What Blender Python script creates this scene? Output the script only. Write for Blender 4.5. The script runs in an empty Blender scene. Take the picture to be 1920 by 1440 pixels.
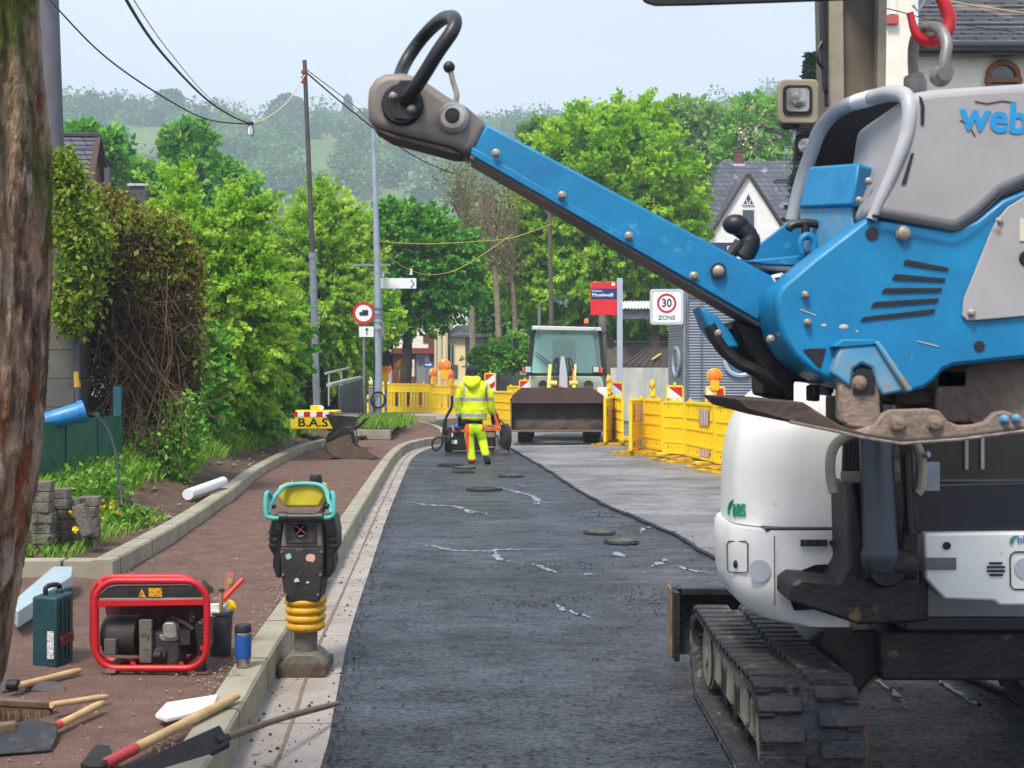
import bpy, bmesh, math, random
import numpy as np
from mathutils import Vector, Matrix, Quaternion
R = math.radians
random.seed(7); rng = np.random.default_rng(7)
sc = bpy.context.scene
# ---------------------------------------------------------------- camera, world, sun, exposure
F, CXP, HY, H = 2400.0, 960.0, 700.0, 1.65      # focal length in photo pixels, image centre, horizon row, eye height
cd = bpy.data.cameras.new('camera'); cam = bpy.data.objects.new('camera', cd); sc.collection.objects.link(cam); sc.camera = cam
cam.location = (0, 0, H); cam.rotation_euler = (R(90), 0, 0)
cd.sensor_width = 36; cd.lens = 45; cd.shift_y = -20/1920; cd.clip_end = 6000; cd.clip_start = .05
cd.dof.use_dof = True; cd.dof.focus_distance = 19; cd.dof.aperture_fstop = 10
w = bpy.data.worlds.new("World"); sc.world = w; w.use_nodes = True
nt = w.node_tree; bgn = nt.nodes['Background']
sky = nt.nodes.new('ShaderNodeTexSky'); sky.sky_type = 'NISHITA'; sky.sun_disc = False
SUN_EL, SUN_AZ = 58, 205
sky.sun_elevation = R(SUN_EL); sky.sun_rotation = R(SUN_AZ); sky.dust_density = 3; sky.air_density = 1.2; sky.altitude = 80
tc = nt.nodes.new('ShaderNodeTexCoord'); nz = nt.nodes.new('ShaderNodeTexNoise'); nz.inputs['Scale'].default_value = 1.6; nz.inputs['Detail'].default_value = 5
mp = nt.nodes.new('ShaderNodeMapping'); mp.inputs['Scale'].default_value = (1, 1, 3)
nt.links.new(tc.outputs['Generated'], mp.inputs['Vector']); nt.links.new(mp.outputs[0], nz.inputs['Vector'])
cr = nt.nodes.new('ShaderNodeValToRGB'); cr.color_ramp.elements[0].color = (5.0, 5.7, 7.2, 1); cr.color_ramp.elements[1].color = (6.3, 6.8, 7.9, 1)
cr.color_ramp.elements[0].position = .35; cr.color_ramp.elements[1].position = .65
nt.links.new(nz.outputs[0], cr.inputs[0])
mx = nt.nodes.new('ShaderNodeMix'); mx.data_type = 'RGBA'; mx.inputs[0].default_value = .86
nt.links.new(sky.outputs[0], mx.inputs[6]); nt.links.new(cr.outputs[0], mx.inputs[7]); nt.links.new(mx.outputs[2], bgn.inputs[0])
bgn.inputs[1].default_value = .05
sd = bpy.data.lights.new('sun', 'SUN'); sun = bpy.data.objects.new('sun', sd); sc.collection.objects.link(sun)
sd.energy = 1.5; sd.angle = R(14); sd.color = (1, .91, .80)
_az = R(SUN_AZ); _d = Vector((math.sin(_az)*math.cos(R(SUN_EL)), math.cos(_az)*math.cos(R(SUN_EL)), math.sin(R(SUN_EL))))
sun.rotation_euler = _d.to_track_quat('Z', 'Y').to_euler()
sc.view_settings.view_transform = 'Standard'; sc.view_settings.look = 'None'; sc.view_settings.gamma = 1
sc.view_settings.exposure = 1.85
sc.render.engine = 'CYCLES'; sc.cycles.use_denoising = True
sc.cycles.max_bounces = 6; sc.cycles.diffuse_bounces = 3; sc.cycles.glossy_bounces = 3; sc.cycles.transmission_bounces = 5; sc.cycles.transparent_max_bounces = 8; sc.cycles.volume_bounces = 0
sc.cycles.caustics_reflective = False; sc.cycles.caustics_refractive = False
# ---------------------------------------------------------------- helpers
def W(px, py, Y): return Vector(((px-CXP)/F*Y, Y, H-(py-HY)/F*Y))     # a photo pixel seen at distance Y -> world point
def G(px, py, z=0.): Y = F*(H-z)/(py-HY); return Vector(((px-CXP)/F*Y, Y, z))
def lin(c):
    f = lambda v: v/12.92 if v <= .04045 else ((v+.055)/1.055)**2.4
    return tuple(f(v/255.) for v in c)+(1.,)
def gz(y):                                                             # ground height of the street
    t = min(max((y-30)/15., 0), 1); return .16*t*t*(3-2*t)
MATS = {}
def mat(name, c1, c2=None, rough=.6, metal=0., scale=4., det=6, lo=.35, hi=.65, bump=0., bs=60., c3=None, s3=30., t3=.62, rv=0., stretch=None, coord='Object', spec=None, trans=0., emit=None, coat=0.):
    if name in MATS: return MATS[name]
    m = bpy.data.materials.new(name); m.use_nodes = True; t = m.node_tree; b = t.nodes['Principled BSDF']; N = t.nodes.new; L = t.links.new
    MATS[name] = m
    b.inputs['Base Color'].default_value = lin(c1); b.inputs['Roughness'].default_value = rough; b.inputs['Metallic'].default_value = metal
    if spec is not None: b.inputs['Specular IOR Level'].default_value = spec
    if coat: b.inputs['Coat Weight'].default_value = coat; b.inputs['Coat Roughness'].default_value = .12
    if emit: b.inputs['Emission Color'].default_value = lin(c1); b.inputs['Emission Strength'].default_value = emit
    if trans: b.inputs['Transmission Weight'].default_value = trans
    if c2 or bump or c3:
        q = N('ShaderNodeTexCoord'); mpn = N('ShaderNodeMapping'); L(q.outputs[coord], mpn.inputs['Vector'])
        if stretch: mpn.inputs['Scale'].default_value = stretch
    col = None
    if c2:
        n = N('ShaderNodeTexNoise'); n.inputs['Scale'].default_value = scale; n.inputs['Detail'].default_value = det; n.inputs['Roughness'].default_value = .65; L(mpn.outputs[0], n.inputs['Vector'])
        r = N('ShaderNodeValToRGB'); r.color_ramp.elements[0].color = lin(c1); r.color_ramp.elements[1].color = lin(c2); r.color_ramp.elements[0].position = lo; r.color_ramp.elements[1].position = hi
        L(n.outputs[0], r.inputs[0]); col = r.outputs[0]
        if rv:
            mr = N('ShaderNodeMapRange'); L(n.outputs[0], mr.inputs[0]); mr.inputs[1].default_value = lo; mr.inputs[2].default_value = hi; mr.inputs[3].default_value = rough; mr.inputs[4].default_value = rough+rv; L(mr.outputs[0], b.inputs['Roughness'])
    if c3:
        n3 = N('ShaderNodeTexNoise'); n3.inputs['Scale'].default_value = s3; n3.inputs['Detail'].default_value = 4; n3.inputs['Roughness'].default_value = .7; L(mpn.outputs[0], n3.inputs['Vector'])
        r3 = N('ShaderNodeValToRGB'); r3.color_ramp.elements[0].position = t3; r3.color_ramp.elements[1].position = t3+.06; L(n3.outputs[0], r3.inputs[0])
        m3 = N('ShaderNodeMix'); m3.data_type = 'RGBA'; L(r3.outputs[0], m3.inputs[0]); m3.inputs[6].default_value = lin(c1); m3.inputs[7].default_value = lin(c3)
        if col: L(col, m3.inputs[6])
        col = m3.outputs[2]
    if col: L(col, b.inputs['Base Color'])
    if bump:
        nb = N('ShaderNodeTexNoise'); nb.inputs['Scale'].default_value = bs; nb.inputs['Detail'].default_value = 5; L(mpn.outputs[0], nb.inputs['Vector'])
        bp = N('ShaderNodeBump'); bp.inputs['Strength'].default_value = min(1, bump); bp.inputs['Distance'].default_value = .012 if bump <= 1 else .012*bump; L(nb.outputs[0], bp.inputs['Height']); L(bp.outputs[0], b.inputs['Normal'])
    return m
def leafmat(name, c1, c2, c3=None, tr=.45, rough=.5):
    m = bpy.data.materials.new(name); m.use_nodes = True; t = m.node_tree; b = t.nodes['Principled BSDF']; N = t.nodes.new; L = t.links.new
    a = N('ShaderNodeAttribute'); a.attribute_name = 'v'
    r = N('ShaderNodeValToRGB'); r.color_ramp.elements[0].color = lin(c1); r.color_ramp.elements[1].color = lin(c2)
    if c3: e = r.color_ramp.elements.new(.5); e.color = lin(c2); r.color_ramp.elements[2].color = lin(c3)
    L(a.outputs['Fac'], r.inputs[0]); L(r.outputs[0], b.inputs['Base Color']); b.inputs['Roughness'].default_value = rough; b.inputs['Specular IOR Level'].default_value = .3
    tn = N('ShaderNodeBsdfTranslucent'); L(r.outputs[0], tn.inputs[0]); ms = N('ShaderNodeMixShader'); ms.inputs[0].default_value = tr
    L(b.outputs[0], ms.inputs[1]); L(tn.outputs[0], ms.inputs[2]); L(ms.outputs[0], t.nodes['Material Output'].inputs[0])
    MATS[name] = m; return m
COL = sc.collection
def tag(o, label=None, cat=None, group=None, kind=None):
    if label: o['label'] = label
    if cat: o['category'] = cat
    if group: o['group'] = group
    if kind: o['kind'] = kind
    return o
def empty(name, loc, label=None, cat=None, group=None, rz=0):
    o = bpy.data.objects.new(name, None); COL.objects.link(o); o.location = loc; o.rotation_euler = (0, 0, rz); o.empty_display_size = .1
    return tag(o, label, cat, group)
def copy_tree(o, parent=None):
    c = o.copy(); COL.objects.link(c)
    if parent: c.parent = parent
    for ch in list(o.children): copy_tree(ch, c)
    return c
def link(o, parent=None):
    COL.objects.link(o)
    if parent is not None:
        o.parent = parent
        M_ = Matrix.Identity(4); q = parent; chain = []
        while q: chain.append(q); q = q.parent
        for q in reversed(chain): M_ = M_ @ q.matrix_parent_inverse @ Matrix.LocRotScale(q.location, q.rotation_euler, q.scale)
        o.matrix_parent_inverse = M_.inverted()
    return o
class MB:
    """collects shapes in world coordinates; build() links them as ONE mesh object"""
    def __init__(s): s.bm = bmesh.new(); s.mi = 0
    def _add(s, verts, faces):
        vs = [s.bm.verts.new(v) for v in verts]
        for f in faces:
            try: fc = s.bm.faces.new([vs[i] for i in f]); fc.material_index = s.mi
            except ValueError: pass
        return vs
    def box(s, c, d, rz=0, rot=None):
        c = Vector(c); m = rot.to_matrix() if rot is not None and hasattr(rot, 'to_matrix') else (rot if rot is not None else Matrix.Rotation(rz, 3, 'Z'))
        v = [c+m@Vector((x*d[0]/2, y*d[1]/2, z*d[2]/2)) for x in (-1, 1) for y in (-1, 1) for z in (-1, 1)]
        s._add(v, [(0, 1, 3, 2), (4, 6, 7, 5), (0, 4, 5, 1), (2, 3, 7, 6), (0, 2, 6, 4), (1, 5, 7, 3)]); return s
    def beam(s, a, b, w, h, up=(0, 0, 1)):
        a = Vector(a); b = Vector(b); d = (b-a); l = d.length; d.normalize(); u = Vector(up); x = d.cross(u)
        if x.length < 1e-4: x = d.cross(Vector((0, 1, 0)))
        x.normalize(); u = x.cross(d); m = Matrix((x, d, u)).transposed()
        return s.box((a+b)/2, (w, l, h), rot=m)
    def prism(s, pts, ext):
        """pts: planar loop of 3D points; ext: extrusion vector"""
        n = len(pts); e = Vector(ext); v = [Vector(p) for p in pts]+[Vector(p)+e for p in pts]
        s._add(v, [tuple(range(n-1, -1, -1)), tuple(range(n, 2*n))]+[(i, (i+1) % n, n+(i+1) % n, n+i) for i in range(n)]); return s
    def tube(s, pts, r, seg=10, closed=False, caps=True):
        P = [Vector(p) for p in pts]; n = len(P); rs = r if isinstance(r, (list, tuple)) else [r]*n
        T = []
        for i in range(n):
            a = P[(i-1) % n] if (closed or i > 0) else P[i]; b = P[(i+1) % n] if (closed or i < n-1) else P[i]
            t = (b-a); t = t.normalized() if t.length > 1e-9 else Vector((0, 0, 1)); T.append(t)
        nrm = T[0].orthogonal().normalized(); V = []
        for i in range(n):
            nrm = (nrm-T[i]*nrm.dot(T[i])); nrm = nrm.normalized() if nrm.length > 1e-6 else T[i].orthogonal().normalized()
            bn = T[i].cross(nrm)
            for k in range(seg):
                a = 2*math.pi*k/seg; V.append(P[i]+(nrm*math.cos(a)+bn*math.sin(a))*rs[i])
        Fc = []
        for i in range(n if closed else n-1):
            j = (i+1) % n
            for k in range(seg): Fc.append((i*seg+k, i*seg+(k+1) % seg, j*seg+(k+1) % seg, j*seg+k))
        if caps and not closed: Fc.append(tuple(range(seg-1, -1, -1))); Fc.append(tuple((n-1)*seg+k for k in range(seg)))
        s._add(V, Fc); return s
    def cyl(s, a, b, r, r2=None, seg=20): return s.tube([a, b], [r, r if r2 is None else r2], seg)
    def lathe(s, c, prof, seg=24, axis=(0, 0, 1)):
        """prof: (radius, height along axis)"""
        c = Vector(c); ax = Vector(axis).normalized(); q = Vector((0, 0, 1)).rotation_difference(ax); V = []; n = len(prof)
        for r, h in prof:
            for k in range(seg): a = 2*math.pi*k/seg; V.append(c+q@Vector((r*math.cos(a), r*math.sin(a), h)))
        Fc = [(i*seg+k, i*seg+(k+1) % seg, (i+1)*seg+(k+1) % seg, (i+1)*seg+k) for i in range(n-1) for k in range(seg)]
        Fc += [tuple(range(seg-1, -1, -1)), tuple((n-1)*seg+k for k in range(seg))]
        s._add(V, Fc); return s
    def ball(s, c, r, seg=14, sc_=(1, 1, 1)):
        c = Vector(c); n = seg//2; V = []; 
        for i in range(1, n):
            ph = math.pi*i/n
            for k in range(seg): a = 2*math.pi*k/seg; V.append(c+Vector((r*sc_[0]*math.sin(ph)*math.cos(a), r*sc_[1]*math.sin(ph)*math.sin(a), r*sc_[2]*math.cos(ph))))
        V += [c+Vector((0, 0, r*sc_[2])), c-Vector((0, 0, r*sc_[2]))]; t = len(V)-2
        Fc = [(i*seg+k, (i+1)*seg+k, (i+1)*seg+(k+1) % seg, i*seg+(k+1) % seg) for i in range(n-2) for k in range(seg)]
        Fc += [(t, k, (k+1) % seg) for k in range(seg)]+[(t+1, (n-2)*seg+(k+1) % seg, (n-2)*seg+k) for k in range(seg)]
        s._add(V, Fc); return s
    def loft(s, secs, cap=True):
        """secs: list of equal-length closed loops"""
        n = len(secs[0]); V = [Vector(p) for q in secs for p in q]
        Fc = [(i*n+k, i*n+(k+1) % n, (i+1)*n+(k+1) % n, (i+1)*n+k) for i in range(len(secs)-1) for k in range(n)]
        if cap: Fc += [tuple(range(n-1, -1, -1)), tuple((len(secs)-1)*n+k for k in range(n))]
        s._add(V, Fc); return s
    def sheet(s, a, b):
        """quad strip between two polylines"""
        n = len(a); s._add([Vector(p) for p in a]+[Vector(p) for p in b], [(i, i+1, n+i+1, n+i) for i in range(n-1)]); return s
    def poly(s, pts): s._add([Vector(p) for p in pts], [tuple(range(len(pts)))]); return s
    def mesh(s, name, smooth=35):
        bm = s.bm; bmesh.ops.recalc_face_normals(bm, faces=bm.faces[:]); me = bpy.data.meshes.new(name); bm.to_mesh(me); bm.free()
        if smooth: me.polygons.foreach_set('use_smooth', [True]*len(me.polygons)); me.set_sharp_from_angle(angle=R(smooth))
        return me
    def build(s, name, m, parent=None, bevel=0, smooth=35, sub=0, seg=2):
        me = s.mesh(name, smooth)
        for x in (m if isinstance(m, (list, tuple)) else [m]): me.materials.append(x)
        o = bpy.data.objects.new(name, me); link(o, parent)
        if bevel:
            b = o.modifiers.new('bevel', 'BEVEL'); b.width = bevel; b.segments = seg; b.limit_method = 'ANGLE'; b.angle_limit = R(40)
        if sub: u = o.modifiers.new('sub', 'SUBSURF'); u.levels = u.render_levels = sub
        return o
def rrect(cx, cy, wx, wy, r, n=5):
    """rounded rectangle in 2D"""
    o = []
    for qx, qy, a0 in ((1, 1, 0), (-1, 1, 90), (-1, -1, 180), (1, -1, 270)):
        for k in range(n+1):
            a = R(a0+90*k/n); o.append((cx+qx*(wx/2-r)+r*math.cos(a), cy+qy*(wy/2-r)+r*math.sin(a)))
    return o
def smooth_path(pts, n=6, closed=False):
    P = [Vector(p) for p in pts]; m = len(P); o = []
    rngi = range(m if closed else m-1)
    for i in rngi:
        p0 = P[(i-1) % m] if (closed or i > 0) else P[i]*2-P[i+1]; p1 = P[i]; p2 = P[(i+1) % m]; p3 = P[(i+2) % m] if (closed or i < m-2) else P[i+1]*2-P[i]
        for k in range(n):
            t = k/n; o.append(.5*((2*p1)+(p2-p0)*t+(2*p0-5*p1+4*p2-p3)*t*t+(3*p1-p0-3*p2+p3)*t*t*t))
    if not closed: o.append(P[-1])
    return o
def text_obj(s, name, loc, size, m, parent=None, rot=(R(90), 0, 0), depth=.002, align='CENTER', xs=1., bold=0., label=None, shear=0.):
    c = bpy.data.curves.new(name, 'FONT'); c.body = s; c.size = size; c.extrude = depth; c.align_x = align; c.align_y = 'CENTER'; c.offset = bold; c.shear = shear; c.resolution_u = 3
    t = bpy.data.objects.new(name, c); COL.objects.link(t); dg = bpy.context.evaluated_depsgraph_get(); me = bpy.data.meshes.new_from_object(t.evaluated_get(dg)); bpy.data.objects.remove(t)
    me.transform(Matrix.LocRotScale(Vector(loc), __import__('mathutils').Euler(rot), None) @ Matrix.Diagonal((xs, 1, 1, 1)))
    me.materials.clear(); me.materials.append(m); me.name = name
    o = bpy.data.objects.new(name, me); link(o, parent)
    return o
def npmesh(name, V, Fq, m, parent=None, v=None, smooth=False):
    me = bpy.data.meshes.new(name); V = np.asarray(V, np.float32); Fq = np.asarray(Fq, np.int32); k = Fq.shape[1]
    me.vertices.add(len(V)); me.vertices.foreach_set('co', V.ravel()); me.loops.add(Fq.size); me.loops.foreach_set('vertex_index', Fq.ravel())
    me.polygons.add(len(Fq)); me.polygons.foreach_set('loop_start', np.arange(0, Fq.size, k, dtype=np.int32))
    me.polygons.foreach_set('use_smooth', np.full(len(Fq), smooth))
    if v is not None: a = me.attributes.new('v', 'FLOAT', 'POINT'); a.data.foreach_set('value', np.asarray(v, np.float32))
    me.update(calc_edges=True); me.validate(); me.materials.append(m)
    o = bpy.data.objects.new(name, me); link(o, parent); return o
def leaf_arrays(P, L, wd, droop=.2, vv=None, out=None, spread=1.):
    """diamond leaves at the points P; out: preferred direction per leaf"""
    n = len(P); d = rng.normal(size=(n, 3))*spread
    if out is not None: d += out*1.2
    d[:, 2] -= droop*2; d /= np.linalg.norm(d, axis=1)[:, None]+1e-9
    u = rng.normal(size=(n, 3)); u[:, 2] += .8; s = np.cross(d, u); s /= np.linalg.norm(s, axis=1)[:, None]+1e-9; nn = np.cross(s, d)
    l = L*(.45+1.1*rng.random(n))[:, None]; q = l*wd
    V = np.stack([P, P+d*l*.45+s*q-nn*q*.35, P+d*l, P+d*l*.45-s*q-nn*q*.35], 1).reshape(-1, 3)
    Fq = np.arange(n*4).reshape(n, 4); v = np.repeat(np.clip(vv if vv is not None else rng.random(n), 0, 1), 4)
    return V, Fq, v
# ================================================================ GROUND, ROAD, KERBS
def struct(o): o['kind'] = 'structure'; return o
def interp(poly, y):
    for a, b in zip(poly, poly[1:]):
        if a[1] <= y <= b[1]: t = (y-a[1])/(b[1]-a[1]+1e-9); return a[0]+(b[0]-a[0])*t
    return poly[0][0] if y < poly[0][1] else poly[-1][0]
m_earth = mat('earth', (70, 58, 46), (92, 80, 62), scale=.6, rough=.95, bump=1, bs=8)
b = MB(); ys = [-30, 0, 30, 34, 38, 42, 45, 60, 120, 250, 3000]
b.sheet([(-1500, y, gz(y)-.06) for y in ys], [(1500, y, gz(y)-.06) for y in ys]); struct(b.build('ground', m_earth, smooth=0))
# --- asphalt with rolled streaks
def asphalt(name, a, c, wetlo, wethi, dark, sc_=1., con=1.):
    m = bpy.data.materials.new(name); m.use_nodes = True; t = m.node_tree; bs = t.nodes['Principled BSDF']; N = t.nodes.new; L = t.links.new
    q = N('ShaderNodeTexCoord'); mp = N('ShaderNodeMapping'); L(q.outputs['Object'], mp.inputs[0]); mp.inputs['Scale'].default_value = (1, 1, 1)
    mp2 = N('ShaderNodeMapping'); L(q.outputs['Object'], mp2.inputs[0]); mp2.inputs['Scale'].default_value = (.85, 1.35, 1)
    def noise(s, d, src, r=.65, dist=0.): n = N('ShaderNodeTexNoise'); n.inputs['Scale'].default_value = s; n.inputs['Detail'].default_value = d; n.inputs['Roughness'].default_value = r; n.inputs['Distortion'].default_value = dist; L(src.outputs[0], n.inputs['Vector']); return n
    def ramp(src, p0, p1, c0, c1): r = N('ShaderNodeValToRGB'); r.color_ramp.elements[0].position = p0; r.color_ramp.elements[1].position = p1; r.color_ramp.elements[0].color = c0; r.color_ramp.elements[1].color = c1; L(src.outputs[0], r.inputs[0]); return r
    def mix(f, x, y, mode='MIX'): k = N('ShaderNodeMix'); k.data_type = 'RGBA'; k.blend_type = mode; (L(f, k.inputs[0]) if not isinstance(f, float) else setattr(k.inputs[0], 'default_value', f)); L(x, k.inputs[6]); L(y, k.inputs[7]); return k.outputs[2]
    n1 = noise(2.2*sc_, 10, mp2, .8, .15); n2 = noise(.55, 4, mp); n3 = noise(150, 3, mp, .6); n5 = noise(36*sc_, 6, mp2, .7); n6 = noise(60*sc_, 4, mp, .7); n4 = noise(11*sc_, 8, mp2, .78, .25)
    base = ramp(n1, .34, .64, lin(a), lin(c)); spots = ramp(n4, .57, .63, (0, 0, 0, 1), (1, 1, 1, 1)); dk = N('ShaderNodeRGB'); dk.outputs[0].default_value = lin(dark)
    col = mix(spots.outputs[0], base.outputs[0], dk.outputs[0]); f5 = ramp(n5, .40, .60, (.42, .42, .44, 1), (1.6, 1.6, 1.62, 1)); f6 = ramp(n6, .56, .64, (1, 1, 1, 1), (.25, .25, .28, 1)); col = mix(con, col, mix(1., col, f5.outputs[0], 'MULTIPLY')); col = mix(con, col, mix(1., col, f6.outputs[0], 'MULTIPLY'))
    big = ramp(n2, .35, .65, (.5, .5, .52, 1), (1.4, 1.38, 1.42, 1)); col = mix(1., col, big.outputs[0], 'MULTIPLY')
    gr = ramp(n3, .35, .65, (.6, .6, .6, 1), (1.45, 1.45, 1.45, 1)); col = mix(.8, col, mix(1., col, gr.outputs[0], 'MULTIPLY')); L(col, bs.inputs['Base Color'])
    mult = N('ShaderNodeMath'); mult.operation = 'MULTIPLY'; s5 = N('ShaderNodeMapRange'); L(n5.outputs[0], s5.inputs[0]); s5.inputs[1].default_value = .42; s5.inputs[2].default_value = .58; s5.inputs[3].default_value = .5-.48*con; s5.inputs[4].default_value = .5+.5*con
    s4 = N('ShaderNodeMapRange'); L(n4.outputs[0], s4.inputs[0]); s4.inputs[1].default_value = .62; s4.inputs[2].default_value = .50; s4.inputs[3].default_value = 1-.9*con; s4.inputs[4].default_value = 1; L(s5.outputs[0], mult.inputs[0]); L(s4.outputs[0], mult.inputs[1]); L(mult.outputs[0], bs.inputs['Specular IOR Level'])
    rr = N('ShaderNodeMapRange'); L(n1.outputs[0], rr.inputs[0]); rr.inputs[1].default_value = .35; rr.inputs[2].default_value = .65; rr.inputs[3].default_value = wethi; rr.inputs[4].default_value = wetlo; L(rr.outputs[0], bs.inputs['Roughness'])
    add = N('ShaderNodeMath'); add.operation = 'MULTIPLY_ADD'; L(n3.outputs[0], add.inputs[0]); add.inputs[1].default_value = .6; L(n5.outputs[0], add.inputs[2])
    bp = N('ShaderNodeBump'); bp.inputs['Strength'].default_value = .9; bp.inputs['Distance'].default_value = .014*con; L(add.outputs[0], bp.inputs['Height']); L(bp.outputs[0], bs.inputs['Normal'])
    return m
m_newasph = asphalt('asphalt_new', (24, 27, 33), (70, 76, 87), .24, .58, (13, 14, 17), 1., .72)
m_oldasph = asphalt('asphalt_old', (106, 107, 108), (126, 126, 128), .45, .68, (84, 84, 90), .6, .28)
gutter_r = [(-.72, 3.0), (-.80, 5.35), (-.88, 6.36), (-1.03, 8.13), (-1.19, 10.7), (-1.46, 15.2), (-1.81, 22), (-1.93, 25), (-1.88, 27.2), (-1.72, 28.6), (-1.52, 29.8), (-1.2, 30.6)]
gutter_l = [(-1.12, 3.0), (-1.15, 4.8), (-1.23, 6.16), (-1.27, 6.83), (-1.46, 10.5), (-1.70, 14.9), (-2.08, 22), (-2.19, 25.2), (-2.16, 27), (-2.02, 28.2), (-1.80, 29.2), (-1.45, 30)]
crack = [(3.4, 2.5), (2.85, 5.0), (2.43, 6.95), (2.15, 9), (1.81, 11.3), (1.6, 13.3), (1.27, 15.2), (.97, 17.4), (.60, 21.6), (.28, 24.8), (0, 27.7), (-.3, 31), (-.9, 38)]
b = MB(); YS = [-6, 3]+[4+i*.75 for i in range(36)]+[31, 34, 38, 42, 60, 90]
b.sheet([(interp(gutter_r, y)-.5 if 2 < y < 30.7 else (-1.3 if y < 3 else -4), y, gz(y)) for y in YS], [(6.5, y, gz(y)) for y in YS]); struct(b.build('new_asphalt_road', m_newasph, smooth=0))
b = MB(); L_ = smooth_path([(x, y, 0) for x, y in crack], 7); L_ = [Vector((p.x+.014*math.sin(p.y*3.1)+rng.normal()*.006, p.y, gz(p.y))) for p in L_]
LT = [p+Vector((.012, 0, .036)) for p in L_]
b.sheet(LT, [Vector((14 if p.y > 22 else 9, p.y, p.z+.036)) for p in LT and L_]); b.sheet([p-Vector((.004, 0, .01)) for p in L_], LT); struct(b.build('old_road_surface', m_oldasph, smooth=0))
b = MB(); b.sheet([Vector((-1.9 if p.y > 31 else p.x, p.y, gz(p.y)+.008)) for p in [Vector((0, y, 0)) for y in (31, 33, 36, 40, 45, 60, 90)]], [Vector((0.4, y, gz(y)+.008)) for y in (31, 33, 36, 40, 45, 60, 90)]); struct(b.build('far_road', m_oldasph, smooth=0))
# bitumen edge along the joint
m_bit = mat('bitumen', (16, 16, 20), (34, 35, 42), rough=.45, bump=1.5, bs=90, scale=30)
b = MB(); P = []; 
for i, p in enumerate(L_):
    if p.y > 29: break
    P.append(p+Vector((rng.normal()*.006, 0, .016)))
b.tube(P, [.014+.010*rng.random() for _ in P], 6); o = b.build('bitumen_edge', m_bit); struct(o)
# --- painted dashes on the old road
m_paint = mat('road_paint', (178, 178, 176), (120, 120, 124), scale=14, rough=.7)
b = MB()
for x0, y0, x1, y1 in ((.7, 28.1, 1.75, 28.9), (2.0, 26.3, 2.45, 26.9)): b._add([Vector((x0, y0, .042)), Vector((x1, y1, .042)), Vector((x1+.12, y1-.25, .042)), Vector((x0+.12, y0-.25, .042))], [(0, 1, 2, 3)])
struct(b.build('road_markings', m_paint, smooth=0))
# --- water tracks on the asphalt
m_wat = mat('standing_water', (160, 170, 182), (100, 108, 122), rough=.3, scale=20, spec=.8)
def ribbon(b, pts, w, z=.005):
    P = smooth_path([G(*p) for p in pts], 8); n = len(P); A = []; B = []
    for i, p in enumerate(P):
        t = (P[min(i+1, n-1)]-P[max(i-1, 0)]).normalized(); s = Vector((-t.y, t.x, 0)); ww = w*p.y/12*(.25+1.2*rng.random())*math.sin(math.pi*(i+.3)/(n+.2))
        q = Vector((p.x+rng.normal()*.006, p.y+rng.normal()*.03, z)); A.append(q+s*ww); B.append(q-s*ww)
    b.sheet(A, B)
b = MB()
for pts, w_ in (([(752, 938), (775, 943), (800, 947), (850, 950), (885, 958), (925, 967)], .02), ([(755, 1018), (800, 1022), (850, 1032), (900, 1034), (945, 1031), (1000, 1030), (1048, 1031)], .02), ([(930, 1034), (932, 1045), (945, 1052), (958, 1052)], .03),
    ([(925, 912), (960, 920), (1000, 932), (1010, 946), (998, 942)], .02), ([(960, 905), (990, 912), (1015, 908)], .012), ([(1000, 940), (1040, 944)], .012), ([(996, 1056), (1020, 1066), (1045, 1074)], .02), ([(1085, 1078), (1100, 1077), (1118, 1076)], .03),
    ([(1040, 1133), (1050, 1140), (1062, 1147), (1085, 1152), (1110, 1160)], .02), ([(1150, 1035), (1160, 1040), (1172, 1046)], .03), ([(1220, 1063), (1240, 1055), (1250, 1048)], .025), ([(1265, 1060), (1300, 1070), (1345, 1075)], .018), ([(870, 952), (880, 962), (892, 958)], .02),
    ([(980, 870), (1020, 872), (1060, 876)], .008), ([(905, 868), (940, 870)], .006), ([(1200, 1000), (1212, 990), (1230, 988)], .018), ([(1740, 1268), (1780, 1290), (1830, 1320), (1880, 1350)], .02), ([(1640, 1275), (1680, 1300), (1700, 1330)], .02)): ribbon(b, pts, w_*1.5)
struct(b.build('water_puddles', m_wat, smooth=0))
# --- gutter of flat concrete slabs
def concrete(name, c1, c2, ax, pitch, off=0., jw=.03, brown=(96, 80, 66)):
    m = mat(name, c1, c2, rough=.82, scale=2.2, bump=.6, bs=140, c3=brown, s3=7, t3=.63); t = m.node_tree; N = t.nodes.new; L = t.links.new; bs = t.nodes['Principled BSDF']
    q = N('ShaderNodeTexCoord'); sx = N('ShaderNodeSeparateXYZ'); L(q.outputs['Object'], sx.inputs[0]); ma = N('ShaderNodeMath'); ma.operation = 'MULTIPLY_ADD'; L(sx.outputs[ax], ma.inputs[0]); ma.inputs[1].default_value = 1/pitch; ma.inputs[2].default_value = off
    fr = N('ShaderNodeMath'); fr.operation = 'FRACT'; L(ma.outputs[0], fr.inputs[0]); lt = N('ShaderNodeMath'); lt.operation = 'LESS_THAN'; L(fr.outputs[0], lt.inputs[0]); lt.inputs[1].default_value = jw
    k = N('ShaderNodeMix'); k.data_type = 'RGBA'; L(lt.outputs[0], k.inputs[0]); src = bs.inputs['Base Color'].links[0].from_socket; L(src, k.inputs[6]); k.inputs[7].default_value = lin((58, 54, 50)); L(k.outputs[2], bs.inputs['Base Color']); return m
m_gut = concrete('gutter_concrete', (140, 132, 126), (168, 160, 154), 1, 1.0, jw=.01)
m_kerb = concrete('kerb_concrete', (140, 134, 114), (166, 160, 142), 1, 1.0, .4, .02)
gl = smooth_path([(x, y, 0) for x, y in gutter_l], 6); gr = smooth_path([(x, y, 0) for x, y in gutter_r], 6)
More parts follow.
